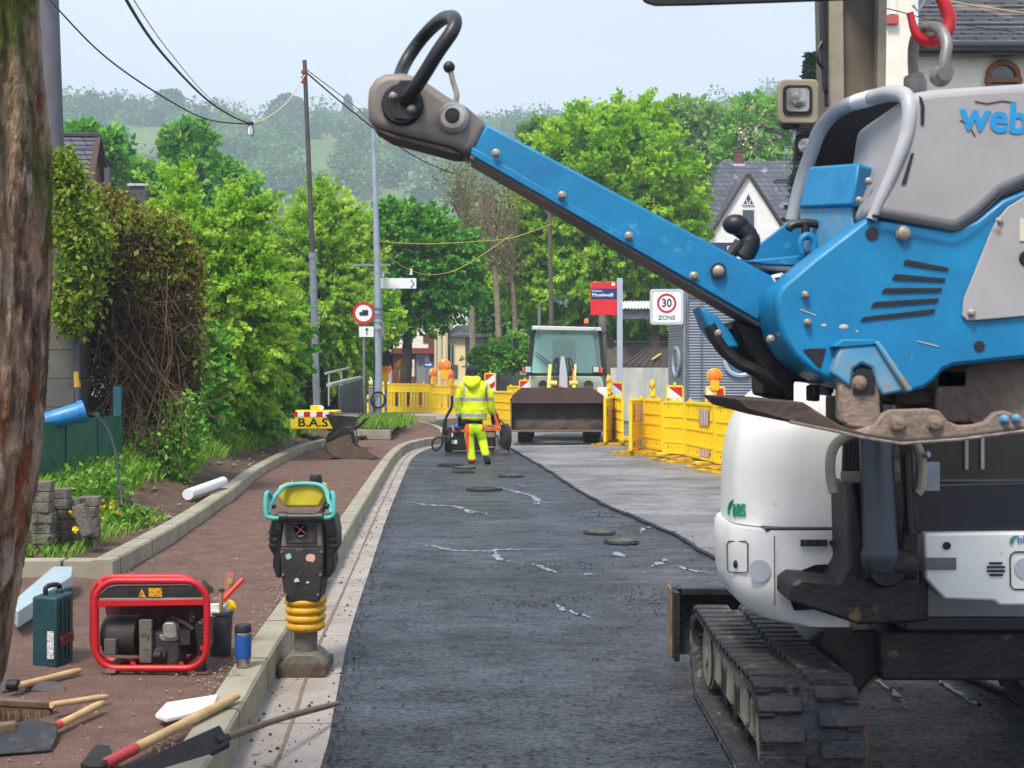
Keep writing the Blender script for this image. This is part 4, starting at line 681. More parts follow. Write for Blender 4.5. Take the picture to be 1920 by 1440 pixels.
b = MB(); b.box(((c.x+W(915, 0, Yb).x)/2, Yb+2.6, zt_/2), (W(915, 0, Yb).x-c.x, 4, zt_)); b.build('side_wall', mat('render_lgrey', (170, 172, 168), rough=.9), root)
b = MB(); p0 = W(832, 632, Yb+.15); p1 = W(915, 632, Yb+.15); b.prism([p0, p1, p1+Vector((0, 3, .55)), p0+Vector((.5, 3, .55))], (0, 0, .12)); b.build('roof', mat('roof_slate_lgrey', (92, 96, 106), rough=.6), root, smooth=0)
for px in (842, 849): window(root, px-2, 645, px+2, 682, Yb+.38, arch=True, frame=.02, mull=0)
b = MB()
for px in (816.5, 826, 837): p = W(px, 700, Yb-.06); b.box((p.x, Yb-.04, 4), (.12, .1, 8)); 
b.build('pilaster', mat('pil', (206, 196, 172), rough=.8), root)
b = MB(); b.box(W(850, 696, Yb+.36), (.4, .05, .6)); b.build('door', mat('door_grey', (84, 86, 88), rough=.6), root)
root = empty('church_spire', W(757, 420, 150).xy.to_3d(), 'small green copper onion dome with cross behind the street tree', 'church'); k = 150/F; c = W(765, 412, 150)
b = MB(); b.lathe(c, [(1.0, -.9), (1.05, -.6), (.95, 0), (.6, .6), (.25, 1.0), (.12, 1.4), (.1, 2.2), (.2, 2.4), (.05, 2.7), (.04, 4.0)], 20); b.box(c+Vector((0, 0, 3.5)), (.7, .08, .08)); b.build('dome', mat('copper', (120, 188, 160), (96, 160, 136), scale=1, rough=.6), root)
b = MB(); b.box((c.x, 150, (c.z-.9)/2), (2.2, 2.2, c.z-.9)); b.build('tower', m_plaster, root)
for px, py, ww, hh, lab, cc in ((700, 435, 60, 50, 'white house with red roof peeking through the street tree', (150, 84, 70)), (835, 430, 80, 30, 'grey roofed house below the hillside terraces', (110, 108, 112))):
    Yq = 95; c = W(px, py, Yq); k = Yq/F; root = empty('distant_house', (c.x, Yq, 0), lab, 'house'); b = MB(); b.box((c.x, Yq+2, c.z/2-hh*k*.3), (ww*k, 4, c.z-hh*k*.6)); b.build('wall', m_plaster, root, smooth=0)
    zz = c.z-hh*k*.6; b = MB(); b.prism([Vector((c.x-ww*k*.55, Yq-.3, zz)), Vector((c.x+ww*k*.55, Yq-.3, zz)), Vector((c.x+ww*k*.5, Yq+2, zz+1.6)), Vector((c.x-ww*k*.5, Yq+2, zz+1.6))], (0, 2, 0)); b.build('roof', mat('rf%d' % px, cc, rough=.8), root, smooth=0)
    for s in (-.25, .2): window(root, px+ww*s-3, py+hh*.2, px+ww*s+3, py+hh*.45, Yq-.02, frame=.04)
b = MB(); a = W(880, 700, 50); c = W(1000, 700, 50); b.box(((a.x+c.x)/2, 50, .85), (c.x-a.x, .3, 1.5)); 
for i in range(15): b.box((a.x+(c.x-a.x)*i/14, 49.83, .85), (.06, .05, 1.5))
o = b.build('far_wall', mat('wall_dgrey', (104, 100, 96), (84, 82, 80), scale=3, rough=.9)); tag(o, 'long low grey wall beyond the yellow barriers under the shrubs', 'wall')
# ================================================================ STREET FURNITURE, SIGNS, CABLES
m_galv = mat('galvanised', (150, 156, 164), (128, 134, 142), scale=6, rough=.45, metal=.5)
m_dkpole = mat('pole_dark', (84, 82, 84), (66, 64, 66), scale=4, rough=.6, metal=.2)
m_red = mat('sign_red', (196, 30, 40), rough=.4); m_wht = mat('sign_white', (235, 238, 240), rough=.4); m_blk = mat('black_plastic', (20, 20, 24), (32, 32, 36), scale=20, rough=.45)
m_yel = mat('barrier_yellow', (255, 218, 24), (246, 204, 16), scale=3, rough=.45, lo=.3, hi=.75, c3=(168, 136, 50), s3=5, t3=.68)
m_navy = mat('sign_navy2', (30, 48, 108), rough=.4); m_teal = mat('sign_teal', (30, 130, 130), rough=.4)
b = MB(); a = W(93, -60, 16); b.tube([(a.x-.02, 16, 6.9), (W(98, 290, 16).x, 16, 4.4), (W(98, 290, 16).x+.02, 16, .3)], [.11, .145, .17], 18); o = b.build('utility_mast', mat('mast_grey', (98, 100, 108), (84, 86, 94), scale=8, rough=.8, stretch=(1, 1, .3))); tag(o, 'thick grey concrete mast right behind the old tree trunk', 'mast')
# leaning steel mast on yellow base
Yp = 27; root = empty('cable_mast', (-4.1, Yp, .5), 'tall leaning steel mast on yellow weighted base lettered B.A.S', 'mast')
b = MB(); lo = W(594, 762, Yp); m1 = W(586, 480, Yp); hi_ = W(571, 113, Yp); b.tube([lo, m1], .076, 14); b.lathe(m1-Vector((0, 0, .05)), [(.09, 0), (.09, .12)], 14); b.build('lower_tube', m_galv, root); b = MB(); b.tube([m1, hi_], [.055, .045], 12); b.build('upper_tube', m_dkpole, root)
b = MB(); 
for dz in (0, .12, .2): b.cyl(hi_-Vector((.005, 0, .28+dz)), hi_-Vector((.005, 0, .22+dz)), .065, seg=10)
b.build('clamp', mat('clamp', (120, 66, 40), rough=.6), root)
c = W(593, 785, Yp); b = MB(); b.box((c.x, Yp, .74-.06), (.95, .8, .38)); b.box((c.x, Yp, .91), (.22, .22, .13)); o = b.build('base_block', mat('base_yellow', (236, 206, 20), (214, 184, 16), scale=6, rough=.5), root, bevel=.015)
b = MB(); 
for i in range(7): b.mi = i % 2; b.box((c.x-.39+.13*i, Yp-.403, .80), (.128, .006, .105))
b.build('warning_stripe', [m_red, m_wht], o, smooth=0); text_obj('B.A.S', 'lettering', (c.x-.01, Yp-.403, .62), .24, m_blk, o, xs=1.25, bold=.004); b = MB(); b.lathe((c.x+.13, Yp-.12, .92), [(.05, 0), (.05, .03), (.03, .045)], 14, (0, -1, 0)); b.build('reflector', m_wht, o)
# lamp post
Yl = 33; root = empty('lamp_post', (-3.44, Yl, .33), 'tall pale galvanised lamp post standing in the grass bed', 'lamp post'); x = W(709, 700, Yl).x
b = MB(); b.tube([(x, Yl, .3), (x, Yl, 2.0), (x-.03, Yl, 4.6), (W(700, 240, Yl).x, Yl, 8.0)], [.105, .1, .085, .055], 16); b.lathe((x, Yl, 2.75), [(.11, 0), (.12, .05), (.11, .1)], 14); b.lathe((x, Yl, 2.95), [(.11, 0), (.12, .05), (.11, .1)], 14); b.build('pole', mat('pole_pale', (168, 180, 190), (146, 158, 168), scale=6, rough=.45, metal=.35), root)
b = MB(); b.tube(smooth_path([(x-.1, Yl-.03, .35), (x-.11, Yl-.03, 1.2), (x-.09, Yl-.08, 2.0), (x-.1, Yl, 2.9), (x-.08, Yl, 4.4)], 5), .018, 6)
for i in range(3): b.tube([(x+.02+.2*math.cos(t)*(1-.1*i), Yl-.14-.01*i, .95+.2*math.sin(t)+.02*i) for t in np.linspace(0, 6.2, 24)], .012, 5, closed=True)
b.build('cable_coil', m_blk, root); b = MB(); c = W(698, 497, Yl); b.box(c, (.95, .08, .06)); b.box(c+Vector((.2, 0, -.2)), (.5, .06, .05)); b.build('cross_arm', m_galv, root)
b = MB(); 
for z in (3.05, 3.15, 3.3): b.lathe((x, Yl, z), [(.12, 0), (.12, .04)], 14)
b.box((x+.12, Yl-.12, 2.7), (.12, .1, .22)); b.build('band', mat('band', (120, 130, 138), rough=.5, metal=.5), root)
root = empty('direction_sign', (W(745, 531, 33.4).x, 33.4, .35), 'blank white direction sign with thin arrow head on its own pole', 'sign'); b = MB(); c = W(746, 531.5, 33.4); b.box(c, (.96, .04, .27)); g = b.build('panel', m_wht, root, bevel=.005)
b = MB(); p = W(774, 531.5, 33.37); b.beam(p+Vector((-.05, 0, .1)), p+Vector((.03, 0, 0)), .02, .02, up=(0, 1, 0)); b.beam(p+Vector((-.05, 0, -.1)), p+Vector((.03, 0, 0)), .02, .02, up=(0, 1, 0)); b.build('arrow', m_teal, g)
b = MB(); p = W(714, 700, 33.45); b.cyl((p.x, 33.45, .3), (p.x, 33.45, W(0, 490, 33.4).z), .035, seg=10); b.build('pole', m_galv, root)
# no-lorries sign
Ys = 34.4; root = empty('traffic_sign', W(682, 700, Ys).xy.to_3d(), 'round red-rimmed no-lorries sign just left of the lamp post', 'sign'); c = W(682, 587, Ys)
b = MB(); b.lathe(c, [(.3, 0), (.3, .02)], 32, (0, -1, 0)); g = b.build('disc', m_wht, root); b = MB(); rr = []
th = np.linspace(0, 2*math.pi, 41); b.sheet([c+Vector((.30*math.cos(t), -.026, .30*math.sin(t))) for t in th], [c+Vector((.225*math.cos(t), -.026, .225*math.sin(t))) for t in th]); b.build('rim', m_red, g)
b = MB(); b.box(c+Vector((.04, -.03, .02)), (.16, .01, .12)); b.box(c+Vector((-.08, -.03, -.01)), (.07, .01, .07)); b.box(c+Vector((.0, -.03, -.05)), (.2, .01, .02)); b.build('lorry_symbol', m_blk, g)
b = MB(); c2 = W(688, 622, Ys); b.box(c2, (.42, .02, .28)); g = b.build('sub_panel', m_wht, root); b = MB(); b.box(c2+Vector((0, -.02, 0)), (.02, .01, .18)); b.beam(c2+Vector((-.04, -.02, .05)), c2+Vector((0, -.02, .1)), .015, .015, up=(0, 1, 0)); b.beam(c2+Vector((.04, -.02, .05)), c2+Vector((0, -.02, .1)), .015, .015, up=(0, 1, 0)); b.build('arrow', m_blk, g)
b = MB(); b.cyl((c.x+.0, Ys+.04, .3), (c.x, Ys+.04, c.z+.3), .035, seg=10); b.build('pole', m_galv, root)
b = MB(); c = W(702, 762, 33.8); b.box((c.x, 33.8, .78), (.28, .2, .95)); b.box((c.x, 33.8, 1.28), (.3, .22, .06)); o = b.build('utility_cabinet', mat('cab_grey', (138, 144, 146), (120, 126, 128), scale=4, rough=.6), bevel=.01); tag(o, 'narrow grey utility cabinet directly behind the lamp post foot', 'cabinet')
# parapet with handrail
root = empty('parapet', (-4.4, 32, .6), 'grey plank parapet with pale handrail at the left of the barriers', 'fence'); A = W(634, 724, 30.5); Bp = W(685, 707, 36.5)
b = MB(); n = 9
for i in range(n):
    p = A.lerp(Bp, (i+.04)/n); q = A.lerp(Bp, (i+.9)/n); b.prism([Vector((p.x, p.y, .4)), Vector((q.x, q.y, .4)), Vector((q.x, q.y, q.z)), Vector((p.x, p.y, p.z))], (.05, 0, 0))
b.build('planks', mat('plank_grey', (84, 90, 94), (64, 70, 74), scale=5, rough=.8), root); b = MB(); b.beam(A+Vector((-.15, -.5, .03)), Bp+Vector((0, .1, .03)), .12, .07); b.cyl(A+Vector((-.3, 0, .3)), Bp+Vector((-.3, 0, .3)), .03, seg=8)
for t in (.1, .5, .9): p = A.lerp(Bp, t); b.cyl(p+Vector((-.3, 0, -.5)), p+Vector((-.3, 0, .3)), .025, seg=8)
b.build('handrail', mat('rail', (168, 170, 168), rough=.5), root)
# ---- yellow barrier panels
m_refl_r = mat('reflect_red', (170, 40, 40), (140, 60, 60), scale=40, rough=.4)
def bar_panel(p0, p1, z0, label, group, h=1.1, style=0, patch=()):
    p0 = Vector(p0); p1 = Vector(p1); d = p1-p0; L = d.length; d.normalize(); nrm = Vector((d.y, -d.x, 0)); mz = Matrix((d, -nrm, Vector((0, 0, 1)))).transposed()
    root = empty('site_barrier', (p0+p1).xy.to_3d()/2+Vector((0, 0, z0)), label, 'barrier', group); P = lambda u, v, w_=0: p0+d*u+nrm*w_+Vector((0, 0, z0+v))
    zb_ = .12; b = MB(); bx = lambda u0, u1, v0, v1, t=.045, off=0: b.box(P((u0+u1)/2, (v0+v1)/2, off), (u1-u0, t, v1-v0), rot=mz)
    bx(0, L, h-.04, h, .06); bx(0, L, zb_, zb_+.05, .055); bx(0, .05, zb_, h, .058); bx(L-.05, L, zb_, h, .058); bx(.05, L-.05, h-.27, h-.04, .03)
    bx(0, L, h-.30, h-.27, .05); bx(.05, L-.05, zb_+.05, zb_+.2, .03); bx(0, L, zb_+.2, zb_+.23, .05)
    if style == 0:
        n = int(L/.125)
        for i in range(n):
            if i % 4 == 2 and i > 2: continue
            u = .06+(L-.12)*i/n; bx(u, u+.085, zb_+.23, h-.3, .026)
    else:
        bx(.05, L-.05, zb_+.23, h-.3, .02); bx(0, L, .60, .63, .045)
        for i in range(int(L/.09)): u = .07+(L-.14)*i/int(L/.09); bx(u, u+.02, zb_+.23, h-.3, .038)
    if style == 1:
        for i in range(int(L/.09)): u = .07+(L-.14)*i/int(L/.09); bx(u, u+.014, h-.27, h-.04, .042); bx(u, u+.014, zb_+.05, zb_+.2, .042)
    for i in range(int(L/.16)): u = .1+(L-.2)*i/int(L/.16); bx(u, u+.03, h, h+.02, .03)
    for u in (.25, L-.25): bx(u-.03, u+.03, h, h+.06, .04)
    b.build('panel', m_yel, root, smooth=0)
    b = MB()
    for u in np.arange(.2, L-.1, .28):
        for v in (h-.10, zb_+.12): b.lathe(P(u, v, .017), [(.014, 0), (.014, .004)], 8, nrm)
    b.build('holes', m_blk, root, smooth=0)
    for (u0, u1, v0, v1) in patch:
        b = MB(); n = int((u1-u0)/.045)
        for i in range(n): b.mi = i % 2; b.box(P(u0+(i+.5)*(u1-u0)/n, (v0+v1)/2, .034), ((u1-u0)/n, .004, v1-v0), rot=mz)
        b.build('reflective_patch', [m_refl_r, m_wht], root, smooth=0)
    for u in (.28, L-.28):
        b = MB(); sec = [(-.42, 0), (.42, 0), (.42, .03), (.12, .1), (-.12, .1), (-.42, .03)]; b.prism([P(u-.17, v, w_) for w_, v in sec], d*.34)
        for w_ in (-.3, -.2, .2, .3): b.box(P(u, .075, w_), (.34, .03, .02), rot=mz)
        b.build('foot', mat('foot_yellow', (206, 160, 20), (150, 118, 20), scale=6, rough=.7, c3=(60, 54, 40), s3=9, t3=.6), root, bevel=.006)
    return root
XP = lambda px, Y: Vector(((px-CXP)/F*Y, Y, 0))
GL = 'yellow site barriers across the far street'; GRr = 'yellow site barriers along the right side'
bar_panel(XP(685, 45.5), XP(806, 44.3), gz(45)-.02, 'far yellow slatted barrier just right of the lamp post', GL, h=1.15)
bar_panel(XP(808, 44), XP(912, 40.5), gz(42), 'far yellow slatted barrier partly behind the worker', GL, h=1.1)
bar_panel(XP(908, 37.5), XP(962, 35), gz(36)-.02, 'solid yellow barrier between the worker and the loader shovel', GL, h=1.1, style=1)
bar_panel(XP(952, 39.5), XP(1000, 37.5), gz(39), 'yellow barrier with only its top showing left of the loader cab', GL, h=1.15, style=1)
bar_panel(XP(1134, 28.4), XP(1152, 30.3), 0, 'edge-on yellow barrier directly beside the loader wheel', GRr, style=1, patch=[(.3, .9, .7, .9)])
bar_panel(XP(1153, 30.1), XP(1167, 28.3), 0, 'edge-on yellow barrier second from the loader wheel', GRr, style=1)
bar_panel(XP(1182, 24.9), XP(1207, 26.3), .03, 'narrow-looking yellow barrier with striped patches at the open end of the right row', GRr, style=1, patch=[(.25, 1.2, .68, .98), (.25, 1.2, .16, .28)])
bar_panel(XP(1208, 25.9), XP(1242, 24.9), .03, 'second yellow barrier of the right row, turned away', GRr, style=1)
bar_panel(XP(1243, 24.2), XP(1286, 23.6), .03, 'third yellow barrier of the right row below a small red and white board', GRr, style=1)
bar_panel(XP(1287, 23.4), XP(1341, 21.6), .03, 'yellow barrier with two striped patches left of the excavator', GRr, style=1, patch=[(.95, 1.55, .72, 1.0), (1.0, 1.6, .18, .3)])
bar_panel(XP(1342, 21.4), XP(1400, 20.4), .03, 'nearest yellow barrier half hidden behind the excavator', GRr, style=1)
# ---- beacons and lamps
m_or = mat('lamp_orange', (250, 130, 10), rough=.15, spec=.7, coat=.5); m_yo = mat('lamp_amber', (248, 186, 20), rough=.2, coat=.5)
def wlamp(px, py, Y, label, m=m_or, ang=0., r=.105, grp='round warning lamps on the barriers', sup=None):
    c = W(px, py, Y); root = empty('warning_lamp', (c.x, Y, c.z-.3), label, 'warning lamp', grp); ax = Vector((math.sin(R(ang)), -math.cos(R(ang)), 0))
    b = MB(); b.lathe(c-ax*.035, [(r, 0), (r+.008, .015), (r, .03), (r*.9, .055), (r*.55, .078), (.005, .084)], 24, ax); b.lathe(c-ax*.03, [(r*.9, 0), (r*.6, .03), (.005, .04)], 24, -ax); b.build('lens', m, root)
    b = MB(); b.lathe(c-ax*.02, [(r+.018, -.012), (r+.022, 0), (r+.018, .014), (r, .014), (r, -.012)], 24, ax); b.box(c+Vector((0, 0, -r*1.45)), (r*1.25, .1, r*1.5), rz=R(ang)); b.box(c+Vector((0, 0, -r*2.7)), (.07, .06, r*1.2)); b.build('housing', m_yo if m is m_or else m_yel, root, bevel=.01); return root
def beacon(px, py0, py1, Y, label, z0=0., flip=False, back=False, ang=0.):
    a = W(px, py1, Y); c = W(px, py0, Y); h = c.z-a.z; w_ = .28; x = a.x; root = empty('warning_board', (x, Y, z0), label, 'warning board', 'red and white warning boards'); ca, sa = math.cos(R(ang)), math.sin(R(ang))
    Q = lambda u, v, d=0: Vector((x+u*ca+d*sa, Y+u*sa-d*ca, v))
    b = MB(); b.prism([Q(u, v, -.02) for u, v in rrect(0, (c.z+z0+.2)/2, w_+.06, c.z-z0-.2, .05)], (sa*.04, -ca*.04, 0)); b.box((x, Y, z0+.06), (.7, .4, .12)); b.box(Q(0, c.z+.02, 0), (.05, .05, .07)); b.build('frame', m_yel, root)
    if not back:
        b = MB(); top = c.z-.04; s = -1 if flip else 1; n = 5; hh = (top-z0-.35)
        b.poly([Q(-w_/2, top-hh, .024), Q(w_/2, top-hh, .024), Q(w_/2, top, .024), Q(-w_/2, top, .024)]); b.build('white_face', m_wht, root, smooth=0)
        b = MB(); z = top
        b.poly([Q(-s*w_/2+s*.02, z, .028), Q(s*w_/2, z, .028), Q(s*w_/2, z-.2, .028)]); z -= .2
        while z > z0+.6: b.poly([Q(-s*w_/2, z-.0, .028), Q(-s*w_/2, z-.16, .028), Q(s*w_/2, z-.36, .028), Q(s*w_/2, z-.2, .028)]); z -= .36
        b.build('red_stripes', m_red, root, smooth=0)
    return root
beacon(1265, 722, 742, 24.6, 'red and white board behind the third barrier of the right row'); beacon(1341, 724, 748, 22.1, 'red and white board below the big orange lamp at right')
wlamp(1340, 705, 22.1, 'large orange lamp above the nearest red and white board', r=.115); wlamp(1224, 722, 25.6, 'yellow warning lamp seen edge-on on the right row', m=m_yo, ang=80, r=.1)
beacon(1155, 716, 725, 31, 'slim red and white board above the two edge-on barriers', ang=20); wlamp(1142, 712, 29.2, 'yellow lamp edge-on right beside the loader cab', m=m_yo, ang=75, r=.1)
wlamp(722, 691, 43, 'orange lamp just right of the lamp post', r=.2); wlamp(755, 684, 46.4, 'yellow lamp turned sideways on a yellow housing', m=m_yo, r=.2, ang=25); wlamp(833, 686, 42, 'orange lamp above the far barrier left of the worker', r=.2); wlamp(813, 700, 41, 'small orange lamp left of the worker near the one-way sign', r=.16, ang=50); wlamp(846, 703, 41.5, 'orange lamp seen from the side closest to the worker head', r=.16, ang=60)
beacon(756, 694, 712, 46.6, 'plain yellow back of a warning board below the sideways yellow lamp', back=True, z0=.2); beacon(919, 699, 716, 37.8, 'red and white board right of the worker', z0=.1, flip=True); beacon(984, 712, 720, 37.4, 'red and white board almost hidden by the loader shovel', z0=.1, flip=True)
# ---- red station sign and 30 zone sign, small signs
Yq = 35; root = empty('station_sign', W(1163, 700, Yq).xy.to_3d(), 'red and blue railway station sign on a pale square post', 'sign'); c = W(1132, 560, Yq); k = Yq/F
b = MB(); b.box(c, (50*k, .08, 62*k)); g = b.build('panel', mat('db_red', (214, 36, 40), rough=.4), root, bevel=.01); b = MB(); b.box(W(1132.5, 551, Yq-.043), (48*k, .006, 20*k)); g2 = b.build('name_field', m_navy, g)
text_obj('Koblenz', 'lettering', W(1110, 545.5, Yq-.047), .085, m_wht, g, align='LEFT', depth=.001); text_obj('Moselweiß', 'lettering', W(1110, 553, Yq-.047), .135, m_wht, g, align='LEFT', depth=.001, bold=.002)
b = MB(); b.box(W(1150, 533, Yq-.043), (.09, .006, .08)); b.build('logo', m_wht, g, bevel=.01); b = MB(); p = W(1162, 700, Yq); b.box((p.x, Yq, W(0, 522, Yq).z/2), (.15, .12, W(0, 522, Yq).z)); b.build('post', mat('post_pale', (176, 186, 200), rough=.4, metal=.2), root, bevel=.01)
b = MB(); 
for py in (535, 587): b.box(W(1158, py, Yq), (.1, .04, .04))
b.build('bracket', m_wht, root)
Yq = 30; root = empty('speed_zone_sign', W(1250, 700, Yq).xy.to_3d(), 'square white 30 ZONE sign with red ring', 'sign'); c = W(1250.5, 575.5, Yq); k = Yq/F; sq = lambda s, y, r: [Vector((c.x+u, y, c.z+v)) for u, v in rrect(0, 0, 61*k-s, 65*k-s, r)]
b = MB(); b.prism(sq(0, Yq, .06), (0, .03, 0)); g = b.build('panel', m_wht, root); b = MB(); A = sq(.05, Yq-.004, .05); Bq = sq(.075, Yq-.004, .045); b.sheet(A+[A[0]], Bq+[Bq[0]]); b.build('border', mat('border_grey', (70, 70, 74), rough=.5), g, smooth=0)
cc = W(1250, 568.5, Yq-.004); b = MB(); th = np.linspace(0, 2*math.pi, 49); b.sheet([cc+Vector((.228*math.cos(t), -.001, .228*math.sin(t))) for t in th], [cc+Vector((.178*math.cos(t), -.001, .178*math.sin(t))) for t in th]); b.build('red_ring', m_red, g, smooth=0)
text_obj('30', 'lettering', cc+Vector((0, -.002, -.002)), .27, m_blk, g, depth=.001, xs=.9, bold=.004); text_obj('ZONE', 'lettering', W(1250, 596, Yq-.006), .14, m_blk, g, depth=.001, xs=1.05)
b = MB(); b.prism(sq(-.04, Yq+.031, .07), (0, .02, 0)); b.cyl((c.x+.42, Yq+.09, 0), (c.x+.42, Yq+.09, c.z+.42), .04, seg=12); b.cyl((c.x+.5, Yq+.3, 0), (c.x+.5, Yq+.3, 3.7), .035, seg=12); b.build('frame_and_post', m_galv, root)
Yq = 54; root = empty('one_way_sign', W(803, 700, Yq).xy.to_3d(), 'small blue one-way arrow sign beyond the barriers', 'sign'); c = W(803, 684, Yq); b = MB(); b.box(c, (.38, .03, .2)); g = b.build('panel', mat('sign_blue', (20, 90, 170), rough=.4), root); b = MB(); b.box(c+Vector((-.03, -.02, 0)), (.2, .01, .06)); b.prism([c+Vector((.06, -.02, .08)), c+Vector((.06, -.02, -.08)), c+Vector((.16, -.02, 0))], (0, -.005, 0)); b.build('arrow', m_wht, g); b = MB(); b.cyl((c.x-.1, Yq+.04, 0), (c.x-.1, Yq+.04, c.z+.3), .03); b.box(W(804, 694, Yq), (.26, .02, .2)); b.build('pole', m_galv, root)
Yq = 58; root = empty('street_name_sign', W(794, 700, Yq).xy.to_3d(), 'dark blue street name plate on a thin pole before the brick shop', 'sign'); c = W(791, 671.5, Yq); b = MB(); b.box(c, (.5, .02, .12)); b.build('plate', m_navy, root); b = MB(); b.cyl((c.x+.26, Yq, 0), (c.x+.26, Yq, c.z+.1), .025); b.build('pole', m_galv, root)
# thin mast behind the handle arm
b = MB(); Yq = 44; b.tube([(W(1037, 700, Yq).x, Yq, 0), (W(1030, 390, Yq).x, Yq, W(0, 380, Yq).z)], [.09, .07], 10); o = b.build('wooden_mast', mat('mast_wood', (104, 98, 84), (84, 78, 66), scale=8, rough=.9)); tag(o, 'thin brown mast standing before the large rounded tree', 'mast')
b = MB(); Yq = 46; b.cyl((W(1012, 700, Yq).x, Yq, 0), (W(1011, 0, Yq).x, Yq, W(0, 575, Yq).z), .05, seg=8); o = b.build('short_mast', m_galv); tag(o, 'short grey pole behind the loader cab roof', 'mast')
# ---- cables
m_cb = mat('cable_black', (22, 26, 34), rough=.6); m_ct = mat('cable_tan', (196, 172, 132), rough=.7); m_cy = mat('cable_yellow', (206, 176, 80), rough=.7)
def cable(name, pts, r, m, label, grp='overhead cables'):
    P = smooth_path([W(*p) for p in pts], 8); b = MB(); b.tube(P, r, 6); o = b.build(name, m); tag(o, label, 'cable', grp); return o
HL = (470, 233, 20)
cable('overhead_cable', [(70, -25, 15.9), (93, 0, 15.8), (190, 100, 16), (300, 178, 16.5), (390, 224, 18.5), HL], .011, m_cb, 'black cable from the grey concrete mast down to the hanging light'); cable('overhead_cable', [(215, -60, 9), (237, 0, 10), (300, 95, 13), (380, 180, 16.5), (430, 215, 18.5), HL], .014, m_cb, 'thick black cable rising steeply from the hanging light to the top edge'); cable('overhead_cable', [(220, -60, 9), (251, 0, 10), (320, 100, 13), (400, 190, 17), (470, 228, 20)], .005, m_ct, 'thin tan wire beside the steep black cable')
cable('overhead_cable', [HL, (500, 222, 22), (540, 190, 24.6), (572, 140, 27)], .014, m_ct, 'tan cable between the hanging light and the leaning mast top'); cable('overhead_cable', [(572, 134, 27), (640, 192, 30), (720, 255, 34), (790, 300, 38), (850, 326, 42)], .018, m_cb, 'black cable descending right from the leaning mast top'); cable('overhead_cable', [(574, 130, 27), (660, 195, 29), (740, 262, 32), (820, 300, 36), (905, 322, 40), (960, 330, 43)], .013, m_ct, 'tan cable descending right to behind the handle arm')
cable('overhead_cable', [(707, 452, 33), (760, 456, 34), (820, 457, 36), (890, 453, 38), (960, 446, 41), (1034, 420, 44)], .012, m_cy, 'yellow cable running level from the lamp post to the brown mast'); cable('overhead_cable', [(706, 455, 33), (740, 490, 34), (790, 513, 36), (840, 511, 38), (885, 490, 40), (960, 440, 43)], .010, m_cy, 'yellow cable sagging below the level one'); cable('overhead_cable', [(1700, -30, 9), (1770, 0, 9.3), (1920, 25, 10), (2000, 36, 10.5)], .008, m_ct, 'orange-tan wire across the right slate roof'); cable('overhead_cable', [(1600, 2, 10), (1680, 20, 10), (1760, 40, 10.4), (1900, 60, 11)], .004, m_cb, 'thin black wire across the right slate roof')
root = empty('hanging_light', W(470, 240, 20), 'small white hanging light where three cables meet', 'light'); b = MB(); b.lathe(W(470, 253, 20), [(.01, -.02), (.035, 0), (.045, .06), (.03, .13), (.02, .16)], 12); b.build('bulb', m_wht, root); b = MB(); b.box(W(470, 232, 20), (.09, .05, .05)); b.tube([W(467, 234, 20), W(465, 245, 20), W(468, 255, 20)], .008, 5); b.tube([W(473, 234, 20), W(476, 245, 20), W(473, 256, 20)], .008, 5); b.build('socket', m_blk, root)
root = empty('cable_insulator', W(771, 510, 35.5), 'small white insulator hanging from the sagging yellow cable', 'insulator'); b = MB(); b.box(W(771, 508, 35.5), (.06, .05, .12)); b.box(W(771, 514, 35.5), (.1, .05, .03)); b.build('body', m_wht, root)
# ---- green fence, hose, blue drum
m_gf = mat('fence_green', (20, 98, 72), (14, 74, 58), scale=5, rough=.6, c3=(92, 84, 60), s3=8, t3=.66); m_gp = mat('fence_post', (18, 84, 84), rough=.5)
root = empty('garden_fence', (-4.6, 13, .3), 'dark green slatted garden fence with posts below the creeper', 'fence'); S_ = [(60, 12.2), (123, 13.1), (183, 14.0), (228, 14.7)]
for i, ((pa, Ya), (pb, Yb_)) in enumerate(zip(S_, S_[1:])):
    a = XP(pa, Ya); c = XP(pb, Yb_); d = (c-a).normalized(); b = MB(); h = 1.22
    b.beam(a+Vector((0, 0, .3+.44)), c+Vector((0, 0, .3+.44)), .015, .86); 
    for z in (.32, .53, .74, .95, 1.16): b.beam(a+Vector((-d.y*.012, -.012, z)), c+Vector((-d.y*.012, -.012, z)), .012, .012)
    b.build('fence_panel', m_gf, root)
    b = MB(); b.box(a+Vector((0, -.01, .7)), (.045, .045, 1.05)); b.build('post', m_gp, root)
b = MB(); p = XP(221, 14.7); b.box(p+Vector((0, 0, .8)), (.09, .06, 1.4)); b.build('post', mat('post_teal', (14, 92, 104), (20, 70, 80), scale=6, rough=.5), root)
root = empty('blue_drum', W(120, 780, 13.1), 'light blue plastic tub lying tilted on the green fence', 'tub'); a = W(70, 795, 12.8); c = W(158, 771, 13.0); b = MB(); ax = (c-a).normalized(); b.lathe(a, [(.07, 0), (.085, .02), (.105, (c-a).length-.05), (.118, (c-a).length-.05), (.12, (c-a).length), (.10, (c-a).length), (.09, .1)], 24, ax); b.build('shell', mat('tub_blue', (36, 130, 190), (30, 110, 170), scale=5, rough=.4), root)
b = MB(); b.tube(smooth_path([W(150, 773, 13.1), W(170, 776, 13.0), W(190, 788, 12.6), W(207, 815, 12.1), W(218, 860, 11.6), W(228, 938, 11.2), W(226, 950, 11.2)], 6), .012, 8); o = b.build('garden_hose', m_blk); tag(o, 'black hose arching from the blue tub down to the weeds', 'hose')
